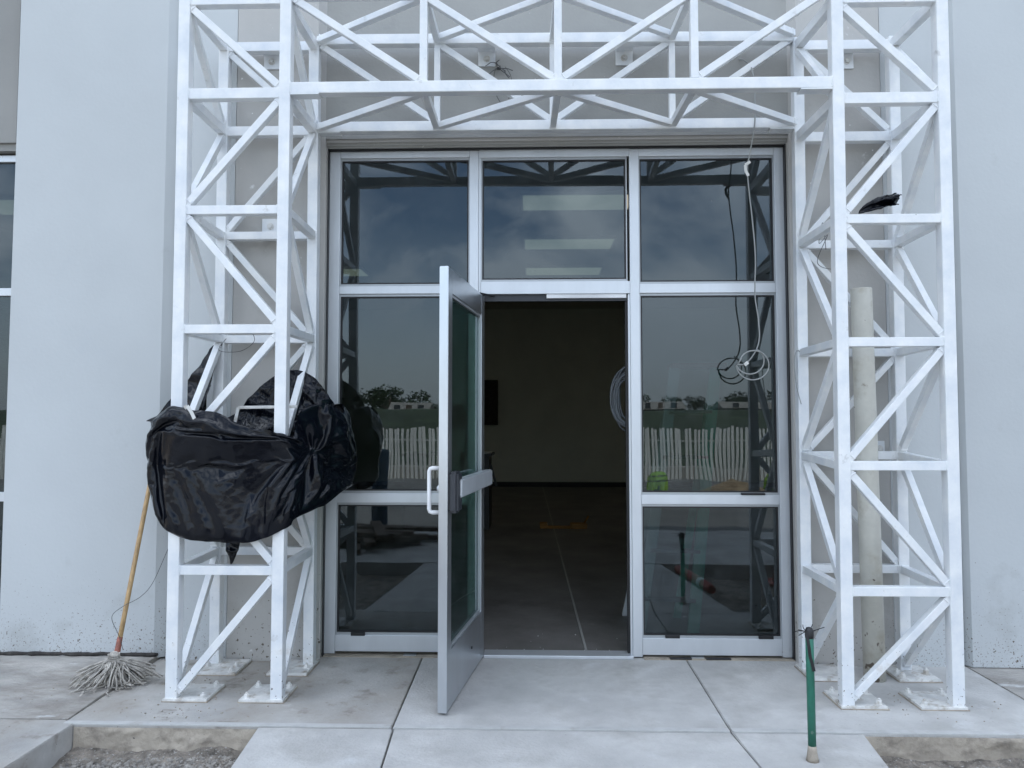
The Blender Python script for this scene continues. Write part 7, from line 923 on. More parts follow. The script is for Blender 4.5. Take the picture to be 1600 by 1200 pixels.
0,-2,0,1,0,0,0,1,1,-1,0,-1,1,0,0,0,0,0,0,-1,0,0,0,-1,1,-1,0,2,-1,0,0,-1,1,0,0,-2,3,-1,1,-1,0,0,-1,1,-1,0,0,1,0,1,-4,2,0,2,2,-4,-1,0,0,1,-1,2,0,2,-3,
-1,-2,1,1,-1,0,2,-1,-1,0,0,1,-1,0,0,0,1,0,0,0,0,0,-1,1,-1,0,0,-1,1,-1,0,1,0,-1,0,2,-1,0,0,0,-1,0,0,-1,1,-1,0,-1,0,-2,3,1,-1,1,6,-4,-4,-1,0,1,1,0,2,-3,1,
-1,0,1,0,0,0,-2,0,0,0,0,0,1,-1,0,0,-1,0,0,0,0,0,0,0,0,0,0,0,-1,0,0,0,-1,0,2,-1,1,2,-3,0,0,0,0,-1,0,0,0,-1,-1,-1,3,-1,0,0,7,3,-9,-2,0,0,-1,4,-4,4,-3,
-2,3,0,-3,-1,0,0,1,0,0,0,0,-1,1,0,0,-1,0,0,0,0,0,0,0,0,-1,0,0,0,-1,0,-1,1,1,0,-1,2,-1,-1,1,-1,-1,0,1,-1,-1,0,1,0,-2,0,5,-1,-3,-1,2,3,-3,0,-1,-2,-1,3,-1,1,
-1,5,-4,-2,1,0,0,-1,0,0,0,-1,0,0,0,0,0,0,0,0,0,0,-1,0,0,1,-1,0,1,0,-1,-1,0,0,-1,4,-3,1,3,-5,0,1,-1,0,0,1,-1,0,0,3,1,-7,0,2,0,9,-2,-5,-1,-1,1,-1,1,-2,0,
-1,-2,2,0,0,-1,0,0,0,-1,0,0,0,0,1,-1,1,0,-1,0,0,-1,1,0,0,-1,0,0,-1,2,-1,1,-2,-1,1,0,0,-2,0,0,0,0,1,-1,0,0,1,-1,1,1,1,6,-10,0,0,2,8,-4,-7,-1,2,-1,0,1,-1,
1,-2,0,1,1,-1,0,-1,0,0,0,0,0,0,-1,1,-1,0,1,-1,-1,1,0,-1,-1,1,0,-1,1,-1,2,-1,1,-2,-1,-1,3,-2,0,-3,2,0,0,0,0,0,0,1,0,0,1,1,7,-11,0,0,4,5,-6,-3,-2,1,1,1,-3,
1,-1,0,0,-1,2,-1,1,-1,0,0,1,-1,-1,1,-1,1,-1,0,0,0,0,-1,0,1,-1,-1,0,0,0,0,0,-1,2,0,0,-2,2,-2,1,-1,-1,0,1,0,0,1,-1,0,0,-1,0,4,0,-4,-1,2,3,0,-4,1,-1,0,0,-1,
1,-1,0,2,0,-2,1,-1,0,0,0,-1,0,1,-1,1,-1,0,-1,1,0,-1,1,-1,0,0,2,-1,-1,0,-1,1,2,0,0,-2,1,-1,-1,6,-11,3,1,1,0,1,-1,1,0,0,-1,0,0,4,-5,1,-2,2,3,-4,-2,2,1,-1,-1,
-1,2,-3,1,-1,1,0,0,0,0,0,0,0,0,-1,-1,1,0,1,-1,0,0,-1,1,0,0,-1,2,0,0,0,-2,-1,1,1,0,0,0,0,0,6,-3,-2,-1,0,-1,0,0,0,0,1,1,3,-5,2,-3,0,2,0,-1,-1,0,-1,2,-2,
-2,1,4,-2,0,-2,0,0,0,0,-1,1,0,-1,0,0,-1,1,-1,0,1,0,0,0,-1,1,0,-1,0,-1,0,2,0,0,-1,0,1,1,2,-4,2,0,1,-1,-1,0,-1,0,0,0,0,-1,-4,12,-4,-3,1,-1,0,3,-2,1,-3,1,-1,
1,2,-2,0,0,2,-1,0,1,0,-1,-1,-1,0,0,0,0,-1,0,0,-1,1,0,0,0,-2,-1,0,0,2,-1,0,0,-1,0,3,-2,-1,2,4,1,-4,-1,0,0,-1,1,-1,0,-1,0,-1,1,0,7,-6,0,-3,6,-2,1,-5,3,-2,0,
2,2,-2,1,0,0,1,0,-1,1,0,0,0,0,0,-1,0,0,-1,0,-1,-1,-1,0,0,1,0,-2,0,-1,1,-1,0,0,0,-1,2,1,-2,-1,2,4,-5,1,0,-1,-1,0,-1,0,0,0,0,0,5,-1,-4,4,-1,1,-5,-1,0,1,-1,
2,-1,3,-2,1,0,-1,0,1,-2,1,-1,0,-2,0,0,0,-1,1,-1,0,0,1,0,0,0,0,2,-2,-1,0,0,0,-1,0,0,0,-1,1,1,-1,0,4,-3,-1,1,-1,0,0,0,-1,0,0,0,-1,9,-8,1,2,1,-5,7,-8,-2,2,
4,-1,1,0,-2,0,1,0,-1,1,-1,1,1,0,0,0,1,1,-2,-1,0,-1,-1,0,0,-1,1,0,2,0,-2,-1,0,0,0,0,-1,2,0,-1,1,0,-3,1,0,0,1,0,0,0,0,0,0,0,0,0,-1,0,0,-2,4,1,-6,-3,5,
5,0,2,-3,0,0,0,0,-1,0,1,-1,0,2,-1,2,-1,0,2,1,0,-1,-3,-2,0,1,-1,0,0,1,1,0,-2,1,-1,-1,1,0,0,0,0,-1,-2,1,0,0,1,0,0,0,0,0,0,1,2,-7,4,0,-2,0,3,-1,-5,1,3,
5,2,-4,1,0,0,-1,0,0,0,0,0,0,-1,1,0,0,0,-1,1,0,2,3,0,-4,-2,0,0,0,-1,1,1,0,-2,1,0,-1,0,-1,1,0,0,-5,1,2,0,0,0,0,0,0,0,0,-2,-2,7,-2,-1,0,1,2,-4,-6,3,4,
4,-3,-2,1,1,1,-1,0,1,0,0,0,0,0,1,-1,0,-1,1,-1,1,0,0,1,3,1,-5,-1,-1,0,0,1,1,1,-2,0,0,-1,0,0,0,0,4,-4,-1,1,-1,0,0,0,-1,0,-1,1,-1,2,0,-1,0,0,1,-1,-2,1,0,
3,-1,0,-1,1,0,1,1,-1,0,-1,1,-1,1,-1,0,-1,1,-1,1,-1,-1,0,2,0,0,5,-3,-1,0,-2,-1,0,1,1,0,-1,0,0,-1,-1,0,6,-6,1,-1,0,0,0,-1,1,0,0,1,2,-2,0,0,-1,0,3,-6,1,1,-1,
5,-2,-1,3,-1,0,1,-2,1,-1,0,-1,1,-1,-1,1,0,-1,1,-1,0,1,0,-1,0,0,1,2,0,-1,1,-2,-1,-2,0,1,1,-1,0,0,-1,0,1,3,-4,0,0,-1,-1,1,-1,-1,1,-2,-1,2,3,0,1,1,0,-5,1,-2,1,
6,1,0,-1,0,-1,-1,0,-1,1,0,0,-1,1,0,-2,0,0,-1,1,0,-1,0,-1,1,0,-1,1,1,0,0,1,0,0,-2,-2,-1,1,0,-1,0,0,0,6,-4,-3,-1,0,0,-1,0,1,0,0,0,-3,6,-3,2,4,-3,-4,2,-1,-2,
7,-1,2,-2,-1,-1,-1,1,0,0,1,0,0,-1,0,0,0,-1,0,-1,0,0,0,0,-1,-1,-1,0,0,1,0,1,0,1,1,0,0,-2,-3,1,0,-1,0,-3,0,2,-1,0,0,1,0,0,0,1,1,5,-13,3,1,5,-3,-5,7,-3,-1,
5,0,1,5,0,-4,-1,-1,0,-1,-1,0,1,0,0,-1,0,1,0,0,1,-1,0,0,-1,-2,1,0,-1,-1,0,-1,1,0,1,1,0,1,2,-5,1,-1,-3,1,-4,2,2,1,1,0,0,0,0,-1,-2,-3,7,0,-1,-8,4,-2,12,-4,-2,
6,0,2,-1,-2,4,-2,0,0,0,-1,0,-1,-1,0,0,0,-1,0,0,-1,1,0,0,1,2,-2,-2,0,1,0,-2,-1,-1,0,0,1,0,1,4,-2,1,0,-7,9,-3,0,-1,-1,-1,1,-1,-1,0,-1,-3,5,0,-9,1,3,3,3,-1,0,
6,-1,0,-1,2,0,2,-1,-1,-1,0,0,-1,0,0,1,0,1,-1,-1,-3,0,-1,0,0,0,2,1,0,-2,-2,2,0,1,-1,-3,-1,-1,0,0,1,0,2,7,-9,2,-1,1,0,0,-1,0,-1,-1,-2,2,0,-4,2,0,-1,4,0,0,-1,
4,2,-2,0,0,0,0,1,0,0,1,-3,1,0,-1,0,0,-2,-1,1,3,-1,0,-3,-1,0,-1,0,0,2,1,0,-1,-3,0,2,1,2,-2,-2,0,-1,-2,0,10,-2,-1,-1,-2,-1,-1,0,-1,-1,1,2,-6,4,0,-1,-2,6,-3,0,-2,
4,2,1,-1,1,-1,0,-1,-2,0,-1,2,1,0,0,-2,-1,2,1,-1,-4,0,0,2,0,1,-1,-2,-1,-1,0,0,1,3,0,-1,-2,-1,1,2,1,0,0,-2,-2,0,1,-1,1,0,0,-1,-1,0,1,-9,7,0,-1,3,0,5,-3,-6,3,
4,3,-2,0,-1,0,0,0,3,0,-1,0,-3,0,0,1,2,-1,-1,-2,3,0,-1,-2,-2,-1,1,2,1,0,-1,0,-3,-2,0,1,1,0,0,0,-2,1,1,2,-3,1,-1,0,0,0,0,-2,2,1,-8,6,-2,-1,2,0,-1,7,-8,4,-2,
6,1,-1,-1,-1,0,0,0,-1,0,1,0,2,-1,0,0,-2,0,-2,3,-3,0,1,2,2,-1,0,-1,-5,-1,1,0,3,1,-1,-1,-2,-2,0,0,1,0,-1,0,4,-2,0,0,0,0,-2,1,0,-5,3,2,-5,-2,6,1,-1,-3,1,3,-2,
5,0,0,-1,0,0,0,-3,0,0,1,0,-1,1,0,1,0,0,3,-6,4,-3,0,0,0,0,-1,1,4,-2,-1,-1,-1,0,-2,1,3,1,-2,-1,0,0,1,0,0,1,0,0,0,-2,1,1,-7,0,5,-4,1,1,0,4,-1,-6,5,3,-1,
4,-1,4,-2,-1,0,-2,3,-2,0,0,0,0,0,0,-1,-1,0,1,5,-5,3,-2,0,0,1,-1,0,-1,4,1,-4,0,0,2,-2,-1,0,2,2,0,0,-1,0,0,0,0,1,-4,1,0,-9,3,6,-4,-1,5,2,1,-6,-1,5,5,1,0,
4,-3,0,1,1,1,2,-5,2,2,-1,0,0,0,1,0,1,0,-1,-1,4,-3,3,-1,-3,0,3,-1,2,-4,1,5,-3,1,1,2,0,0,-4,-2,1,0,2,0,0,-1,0,-7,4,-1,-8,9,3,-5,1,6,0,-2,-1,5,2,2,-3,1,2,
6,-5,0,2,0,0,-1,5,-1,-2,0,1,0,1,0,0,1,0,1,2,-5,4,-1,1,3,-4,-1,2,-1,3,-3,1,4,-1,-1,-2,0,3,3,-4,-1,0,-3,0,2,-3,-4,3,-4,-1,9,-1,1,4,4,0,1,3,1,-1,0,-1,2,-2,2,
5,6,-11,1,1,0,2,0,2,0,1,0,0,-1,1,0,0,1,0,1,5,-5,1,0,2,4,-5,-1,3,1,2,0,1,-4,2,3,-5,-2,3,5,1,0,-2,-3,-6,1,1,5,4,4,1,1,0,0,-1,-2,-1,-2,0,2,2,3,1,1,0,
5,-6,7,-5,0,0,1,1,0,1,1,1,1,1,-1,1,0,0,1,-1,0,5,-3,2,-2,2,6,-3,-4,1,2,0,1,0,1,1,6,1,-4,-3,-5,-3,1,-1,1,7,6,0,-3,-2,-1,1,0,1,1,2,3,2,1,1,0,-1,-1,1,1,
6,-5,1,0,2,0,-1,1,0,1,-1,0,1,0,1,1,0,1,-1,0,2,0,4,-3,2,0,1,5,0,-4,-1,0,-1,4,0,0,-3,-4,-1,-1,1,0,0,3,3,-1,-1,0,6,2,2,1,1,1,0,-1,-1,-1,-1,-2,0,2,4,-2,2,
5,-3,1,2,-3,1,0,0,0,0,0,0,0,1,0,0,0,0,1,1,-1,1,0,3,0,0,0,0,4,3,0,1,0,0,-6,-5,-1,0,0,1,0,0,3,4,2,-1,-1,0,-1,0,-1,-1,0,-1,0,2,0,1,2,3,2,-2,-1,4,-4,
7,-3,-1,2,2,-2,1,0,0,0,0,0,0,0,0,0,1,-1,0,0,1,-1,0,1,0,0,-1,0,1,1,1,0,1,-6,1,0,0,0,0,0,-1,2,2,-2,-1,0,1,0,0,1,1,0,1,1,1,0,1,0,0,-1,1,2,1,1,-3,
6,1,-3,2,-1,2,0,0,-1,-1,1,1,0,-1,0,0,0,1,0,-1,0,1,0,-1,-1,0,1,0,-1,0,0,-1,-4,3,0,0,0,0,0,0,4,4,-1,1,1,0,-1,-1,-2,-1,0,1,0,0,0,-1,0,1,-1,1,0,1,1,-1,0,
6,0,0,0,1,-1,0,0,2,-1,0,-1,0,1,0,0,0,0,-1,1,0,0,0,-1,1,0,0,0,0,0,-1,1,-4,-1,0,0,0,0,0,-1,2,-1,1,0,0,-1,0,0,1,1,0,0,0,-1,0,1,-1,0,1,0,1,0,-2,0,1,
7,-1,1,-1,0,1,0,-1,0,2,-1,0,0,0,0,-1,0,0,1,0,-1,0,0,1,0,-1,0,0,-4,-2,-1,0,3,1,0,0,0,-1,1,5,0,0,-2,-3,-1,0,1,1,0,0,-1,0,-1,1,0,0,1,-1,1,-1,0,-1,0,-3,4,
5,3,1,-1,1,-2,-1,0,0,-1,1,0,0,0,-1,1,-1,0,0,-1,1,0,-1,0,-1,1,-1,0,4,1,1,-7,0,0,0,0,-1,4,-5,1,-1,0,2,3,1,0,-1,-2,0,0,1,0,0,0,0,-1,0,1,-1,0,-5,1,0,2,3,
4,4,1,-2,-2,2,0,0,0,0,-3,0,-1,0,1,-1,1,0,-2,0,-2,-1,1,-1,1,-1,0,0,-1,0,1,7,-5,0,0,0,-5,-3,9,0,0,-1,-2,-1,0,0,1,2,1,0,0,0,1,-1,-2,0,-1,0,-1,0,4,-4,1,0,1,
4,5,0,2,-1,-4,1,0,-3,-1,2,0,-1,-1,-1,0,0,0,1,1,1,-1,-1,-3,-1,0,0,-1,1,0,-1,-8,8,4,1,2,7,-3,-8,-3,0,1,2,1,0,1,-1,-1,0,-1,-1,0,0,0,2,0,1,-1,-2,0,-1,4,-1,-1,-1,
4,5,-3,0,3,-3,-1,0,2,-1,0,0,1,-3,-2,1,-1,-2,1,-3,0,0,1,3,0,1,0,0,-2,-7,-1,8,1,-2,0,0,4,5,2,-5,-7,-1,0,-1,-1,0,0,1,-1,1,0,0,-1,1,0,0,0,-1,3,-1,-1,1,0,1,-4,
5,-2,2,1,0,1,0,-1,0,2,0,-3,0,0,-2,-1,0,1,-2,2,-3,0,-1,-1,1,-1,0,-1,-2,5,1,-1,-2,2,1,0,0,0,-3,0,5,-1,-1,0,-1,-1,-1,-1,0,-1,0,-1,1,0,0,1,-1,1,0,0,1,-5,1,1,1,
6,-4,3,4,-5,5,0,1,-1,-2,-5,0,0,-1,4,0,0,-3,1,-1,3,-3,0,0,-2,-2,-2,0,3,2,-1,0,2,-3,3,2,-2,0,-3,6,1,-1,0,-3,1,-2,2,-1,-1,-2,1,0,-1,0,-1,0,0,0,-1,1,-2,4,-4,0,1,
7,1,0,-3,4,-1,0,-7,-1,1,5,0,-4,3,0,-1,0,3,-5,0,0,0,0,-1,1,1,2,0,-2,-1,0,-1,-2,2,-1,0,1,0,1,-2,2,2,-2,2,-7,2,-1,-1,1,1,-3,1,0,-2,0,0,0,0,0,0,0,-2,0,1,1,
7,-1,0,2,-5,0,-1,7,-5,1,-2,2,1,1,-1,-4,1,-1,4,0,-6,2,-1,2,-2,1,0,0,0,-1,0,0,2,-2,0,-1,0,1,6,-5,-4,1,-4,1,6,-5,-1,2,-2,1,1,-2,-1,1,-1,0,0,-1,0,-1,-1,-1,2,0,1,
6,0,-1,-4,3,-1,0,-3,7,-3,1,-1,2,-5,-2,3,-1,1,0,1,2,-3,0,-1,1,0,-1,-1,0,2,0,-2,0,2,-2,0,-2,-2,3,6,-1,-9,2,-2,0,5,0,-4,2,-1,1,0,-1,-1,1,-3,0,0,0,0,1,-2,2,0,0,
5,-1,2,-3,1,1,-1,2,-1,2,-2,-4,1,3,-3,2,-1,-1,1,-7,2,3,0,-1,0,0,0,-1,2,-3,0,3,-1,0,0,-3,1,1,-3,1,2,3,-3,-2,1,0,0,1,-1,0,-1,1,1,0,-2,1,0,0,-1,0,-1,2,2,-4,0,
5,0,-1,0,-2,0,0,0,0,-3,0,2,0,1,4,-1,-1,-2,-3,6,-5,1,-1,1,-1,-1,1,1,-3,2,-2,-3,0,0,0,0,-2,1,2,-2,1,3,4,-3,-2,0,0,2,0,-1,0,0,-1,0,1,-1,-1,0,1,-3,1,3,-2,1,-2,
4,0,0,4,0,-5,1,0,-1,1,1,0,-1,-1,0,-3,-3,2,2,-4,6,-3,1,-1,1,-1,-5,0,2,0,-1,3,-4,-2,1,2,-2,-1,0,0,-1,2,2,5,-4,0,-1,0,-2,1,0,0,0,0,1,0,-1,0,-1,0,2,1,-2,1,-4,
4,-4,-1,-2,0,4,2,0,-1,1,0,0,-5,1,1,-4,3,0,0,3,-3,3,-4,0,0,-3,4,1,-4,0,2,-2,2,-2,-2,0,3,-2,-1,1,1,-1,0,1,4,-2,0,-1,1,-1,0,-1,1,0,-1,1,1,-1,0,2,0,-2,1,-2,-1,
3,-2,-1,-1,1,0,-2,0,2,-4,-2,1,3,0,-2,7,-2,0,-4,0,3,-1,0,0,0,4,-1,-2,-1,-2,-1,0,0,2,-1,-1,-1,2,2,0,0,-1,0,0,1,1,1,1,-3,0,0,0,0,0,-1,1,0,0,0,0,0,1,-3,3,-2,
3,-2,1,2,-5,1,-1,-1,-2,4,-2,0,1,0,2,-3,3,-1,1,0,-3,0,4,0,-1,-2,1,0,3,-8,1,1,-1,0,1,1,2,0,0,1,-1,1,-1,0,0,0,0,0,4,-4,-1,0,0,0,1,-1,-2,1,0,-1,0,0,1,2,-3,
3,-3,-3,2,4,-7,0,0,1,0,4,1,-3,1,0,2,-1,-3,3,-2,0,0,-1,-1,0,2,-1,-1,0,5,-5,-1,2,2,2,1,-1,1,0,-1,1,-1,1,0,-1,-1,0,0,0,5,-3,-1,-1,0,0,-2,2,-2,0,1,0,-1,2,0,0,
3,-2,-1,1,1,5,-8,0,1,-1,1,-3,4,-2,-1,-1,1,4,-2,0,-1,-2,0,2,0,-1,-4,0,-1,3,4,1,2,-1,0,0,0,0,1,0,1,-1,-1,0,1,1,-1,-1,0,-1,4,-2,1,-3,1,1,-3,2,-1,0,-1,0,-1,-1,4,
2,-1,-2,-3,-1,1,9,-5,-1,2,0,2,-5,1,1,1,-2,0,-1,0,3,2,-4,-1,0,0,5,-2,0,2,1,0,-1,0,0,0,0,0,-1,1,-2,2,0,0,0,0,0,1,-1,0,-2,3,-4,2,-1,1,3,-4,1,0,0,0,2,-3,1,
2,-1,-2,2,-3,1,-1,5,-1,-2,-1,0,4,-3,0,0,0,0,2,3,-4,1,4,-3,-2,1,-3,4,1,0,1,0,0,0,0,0,1,-1,0,-1,1,0,1,0,0,0,1,-1,1,-3,2,-1,4,-4,-1,0,-1,4,-3,0,-1,0,0,2,1,
0,2,-3,0,4,-2,0,-4,0,2,1,0,0,1,-3,1,2,-1,1,-3,5,-2,1,4,-3,-2,4,-1,2,0,0,-1,0,1,0,-1,0,1,1,1,0,0,0,0,0,0,0,-1,0,4,-4,1,-1,5,-4,-1,1,-2,3,-3,0,0,0,0,3,
-1,3,-4,-1,-2,-1,0,5,0,-1,0,0,1,1,3,-5,1,1,0,3,-4,2,-1,0,6,-2,0,1,0,-1,0,1,0,0,0,1,0,0,-1,0,1,0,0,0,0,-1,0,2,0,0,3,-4,1,-1,5,-4,-1,2,-3,4,-1,0,-2,-1,3,
-1,2,-3,-4,-2,3,1,0,2,-1,0,-1,-1,1,0,4,-2,0,1,0,3,-4,1,1,0,4,-1,0,0,1,-1,0,0,0,0,0,0,1,0,0,-1,0,0,0,0,1,0,0,0,-1,1,4,-6,2,-2,5,0,-5,3,-1,0,-1,1,-1,1,
1,-2,1,-1,3,-1,0,-5,0,2,-1,2,1,-2,0,0,1,0,-1,1,0,4,-3,-1,1,0,0,2,0,0,0,0,1,0,0,0,1,-1,0,0,0,-1,0,1,0,0,0,-1,-3,1,-1,1,6,-5,2,0,0,5,-5,0,0,0,2,1,-4,
0,0,-1,-1,-1,2,-2,5,-4,-2,2,-1,0,2,-1,1,0,0,0,0,1,0,4,-2,-1,0,1,-1,1,0,1,0,0,-1,0,1,-2,1,0,-2,1,2,0,0,0,-2,0,0,3,0,-2,1,-1,4,0,-3,0,-1,5,-1,-1,0,-2,2,-2,
-1,1,-1,4,-2,-4,3,-3,5,-1,-3,0,0,-1,2,0,1,0,1,-1,1,1,0,0,1,0,-1,1,-1,0,1,0,-1,2,0,-1,2,-3,0,3,0,-1,1,0,1,1,-2,1,0,0,4,-4,2,0,0,3,-3,1,0,2,1,-2,-2,0,0,
0,-1,2,-2,4,-1,-4,4,-2,3,2,1,0,-1,-3,0,-1,0,0,0,0,0,-1,3,-1,0,1,-1,1,1,-1,0,0,0,0,1,-2,3,0,0,0,0,0,0,-1,2,2,-2,1,0,-1,2,-2,1,0,0,4,-3,0,0,1,-1,-1,-4,4,
-1,0,-1,0,0,5,-3,-2,1,0,1,1,0,3,0,-3,0,1,-1,0,-1,0,1,0,0,1,-1,0,0,0,1,0,1,-1,0,-1,1,1,0,0,-1,1,-1,0,0,0,0,3,-1,0,-1,1,2,-1,0,1,-1,4,0,-1,-1,1,-1,0,-4,
0,-2,-1,2,0,-3,3,0,0,0,0,0,1,0,2,1,0,-1,-1,0,0,-1,0,0,0,0,1,0,0,-1,0,1,-1,1,0,0,1,-2,1,0,0,0,0,0,0,0,1,-1,0,1,1,0,-1,1,0,0,2,-1,-1,-1,-1,-3,-2,-1,6,
-2,-1,1,0,0,3,1,-3,-1,0,1,-1,0,0,1,2,-1,0,1,0,-1,0,-1,-1,1,0,-1,1,0,0,0,0,0,0,0,1,0,0,0,0,0,0,1,0,0,-1,0,0,0,0,1,-1,1,-1,1,0,-1,-1,-4,0,0,1,4,2,-3,
-3,3,-4,-1,0,0,2,4,-1,-2,-2,1,0,0,0,-1,2,1,-2,0,2,-1,1,0,0,-1,1,0,-1,1,0,-1,1,0,0,0,0,0,0,0,1,0,-1,0,1,0,0,1,1,-3,0,0,0,-1,0,-2,1,2,5,0,1,1,-1,-2,-2,
-3,1,-1,-2,0,0,0,1,3,1,-2,0,-1,0,0,2,0,-1,3,-1,-2,2,0,1,-1,0,0,0,1,-2,0,0,0,0,1,-1,0,1,0,0,0,-1,1,0,0,1,-1,0,0,0,-1,1,-1,2,-2,2,-2,-1,1,2,1,1,0,1,-3,
-3,1,-2,1,1,-2,0,0,-1,2,3,-2,1,-1,0,0,0,1,-1,2,2,-1,-2,0,0,1,0,0,-1,2,-1,0,0,-1,0,1,-1,0,0,-1,0,1,-1,0,0,0,1,0,-1,2,-1,-2,0,0,1,-1,1,-1,0,0,1,1,1,1,-2,
-3,1,1,2,0,0,0,-1,-1,-1,-1,1,1,0,-1,0,0,-1,2,0,-1,1,2,0,-1,0,0,-2,0,0,1,0,-1,1,-1,0,1,1,-1,0,-1,-1,1,-1,0,0,0,0,0,-2,1,0,0,-1,0,0,1,1,-1,0,0,0,1,2,-2,
-2,-1,2,-1,2,1,-1,0,2,0,-1,-1,-1,0,0,0,0,1,-1,0,0,-1,0,0,2,0,-2,2,0,0,-2,0,1,0,1,-1,0,-1,1,1,0,1,-1,-1,-1,0,0,-1,1,2,1,0,1,0,0,0,-1,1,-2,-1,-1,1,2,-3,0,
-2,-1,0,0,0,1,1,-1,-1,1,2,2,-1,-1,1,-1,0,0,0,-1,1,1,-1,0,-1,0,2,-1,1,-1,1,0,1,-1,-1,1,-1,0,0,0,1,-1,1,1,0,-2,-1,1,0,1,-1,2,-1,1,0,1,0,0,1,0,-2,1,-2,-4,3,
-3,1,0,-1,-1,0,1,1,0,0,-1,1,0,2,0,1,-1,0,-1,1,0,0,1,-1,1,0,-1,1,0,1,1,0,-1,2,-1,-1,1,-1,0,0,-1,1,0,1,1,1,-2,-1,0,0,1,0,1,0,0,0,1,-1,2,0,1,-3,-7,6,1,
-3,0,0,0,-2,0,-1,1,1,0,1,-1,1,0,1,0,1,0,0,0,0,0,0,1,0,0,1,-1,0,0,0,1,0,-1,2,1,-1,1,0,-1,0,0,0,0,0,1,2,0,-3,0,0,0,0,0,1,-1,-1,-2,0,1,1,-1,0,-2,4,
-4,1,1,-3,1,0,1,0,0,0,0,0,0,0,0,0,0,0,1,0,0,0,0,0,0,0,0,1,0,0,0,0,0,-1,0,0,1,0,1,0,1,0,-1,0,0,-1,1,1,3,-1,-1,-1,-1,0,1,-2,-1,1,-2,0,1,2,0,0,0,
-4,1,1,0,-1,-1,0,1,0,0,0,0,0,0,0,0,0,0,1,-1,1,0,0,0,0,0,0,0,0,0,0,0,-1,1,0,1,-1,0,-1,2,0,0,1,0,0,1,-1,-1,0,1,1,1,0,-1,-1,3,1,-2,-2,-3,0,1,3,2,-3,
-3,-1,2,1,1,-1,-2,0,0,0,0,0,1,0,-1,1,0,0,-1,1,-1,0,0,0,0,1,0,0,0,0,0,-1,1,0,0,-1,1,0,0,-1,1,0,0,0,0,-1,1,0,0,1,0,1,1,1,0,-1,0,3,-1,2,-8,1,2,2,-4,
-3,0,1,1,-1,-1,1,-1,1,-1,0,1,-1,0,0,-1,1,0,-1,0,0,0,0,1,1,-2,1,0,0,0,0,0,1,-2,0,1,0,0,0,0,0,-1,0,-1,1,1,0,2,0,-1,0,-1,-1,0,1,1,-2,0,6,-5,6,-5,0,0,-2,
-2,-4,9,-9,2,1,0,2,-2,0,1,-1,0,1,0,0,-1,0,1,0,0,0,0,0,-2,1,-1,1,0,-1,-1,2,2,1,0,-1,0,1,1,-1,-1,0,1,0,-2,0,1,-1,0,0,1,0,1,0,-1,0,2,1,-1,5,0,-6,0,-2,-1,
0,0,-1,-2,1,2,1,-4,1,1,-1,1,0,0,1,-3,1,1,0,1,-1,0,0,-1,1,1,-1,-1,1,2,-3,-1,-1,1,2,0,1,1,1,3,-6,0,-1,2,1,-1,-1,0,0,0,-1,1,0,1,-2,1,2,-3,1,2,3,5,-9,-4,5,
1,2,-5,3,-2,0,0,2,0,0,0,-1,1,-1,-1,3,-1,-1,0,-1,2,0,0,0,0,-1,1,0,0,-1,4,0,-2,0,-2,0,0,-2,-2,-2,6,1,0,-1,1,1,0,0,0,0,0,-1,1,-1,2,-1,-1,3,-1,-1,-2,0,6,-2,0]]
qv = [[[0, 0, 0] for k in range(65)] for i in range(151)]
for c in range(3):
    for i in range(151):
        t_ = 0
        for k in range(65):
            t_ += DRAPE[c][i * 65 + k]; qv[i][k][c] = t_ * .001 + (qv[i - 1][k][c] if i else 0)
b = B(); b.grid(lambda u, v: qv[round(u * 150)][round(v * 64)], 150, 64); bo = b.build('front_wrap', M['bag'], bag)
sm = bo.modifiers.new('s', 'SUBSURF'); sm.levels = 1; sm.render_levels = 1
# inner layers: the bunched part rising at the back
def patch(top, bot, y0, y1, seed, nu=120, nv=80, amp=1.0):
    T = spline(top, nu); Bt = spline(bot, nu)
    def f(u, v):
        i = round(u * nu); a = Vector(T[i]); c = Vector(Bt[i]); p = c.lerp(a, v)
        return p + Vector((0, -1, 0)) * (sheet_fold(p.x * 2.4, p.z, amp, seed) - .04)
    return B().grid(f, nu, nv)
b = patch([(-1.70, -.46, 1.40), (-1.60, -.44, 1.49), (-1.50, -.42, 1.60), (-1.40, -.40, 1.675), (-1.30, -.38, 1.685), (-1.20, -.36, 1.62), (-1.12, -.34, 1.50)],
          [(-1.75, -.50, 1.15), (-1.60, -.50, 1.15), (-1.5, -.50, 1.15), (-1.40, -.5, 1.15), (-1.3, -.48, 1.15), (-1.2, -.46, 1.15), (-1.1, -.42, 1.15)], 0, 0, 3)
o = b.build('inner_fold', M['bag'], bag); o.modifiers.new('s', 'SOLIDIFY').thickness = .0015
b = patch([(-2.17, -.28, 1.43), (-2.06, -.24, 1.58), (-1.95, -.22, 1.72), (-1.87, -.20, 1.86), (-1.825, -.20, 1.865), (-1.82, -.2, 1.855)],
          [(-2.10, -.30, 1.30), (-2.02, -.30, 1.32), (-1.96, -.30, 1.35), (-1.93, -.3, 1.38), (-1.91, -.28, 1.40), (-1.90, -.28, 1.42)], 0, 0, 7, 60, 60, .7)
o = b.build('hanging_corner', M['bag'], bag); o.modifiers.new('s', 'SOLIDIFY').thickness = .0015
b = patch([(-1.72, -.42, .86), (-1.66, -.44, .86), (-1.58, -.44, .86)], [(-1.67, -.42, .66), (-1.655, -.43, .62), (-1.61, -.43, .70)], 0, 0, 12, 30, 40, .6)
o = b.build('torn_tail', M['bag'], bag); o.modifiers.new('s', 'SOLIDIFY').thickness = .0015
b = B(); pts = [(-1.735, -.80, 1.468), (-1.715, -.815, 1.478), (-1.69, -.825, 1.45), (-1.67, -.83, 1.415)]
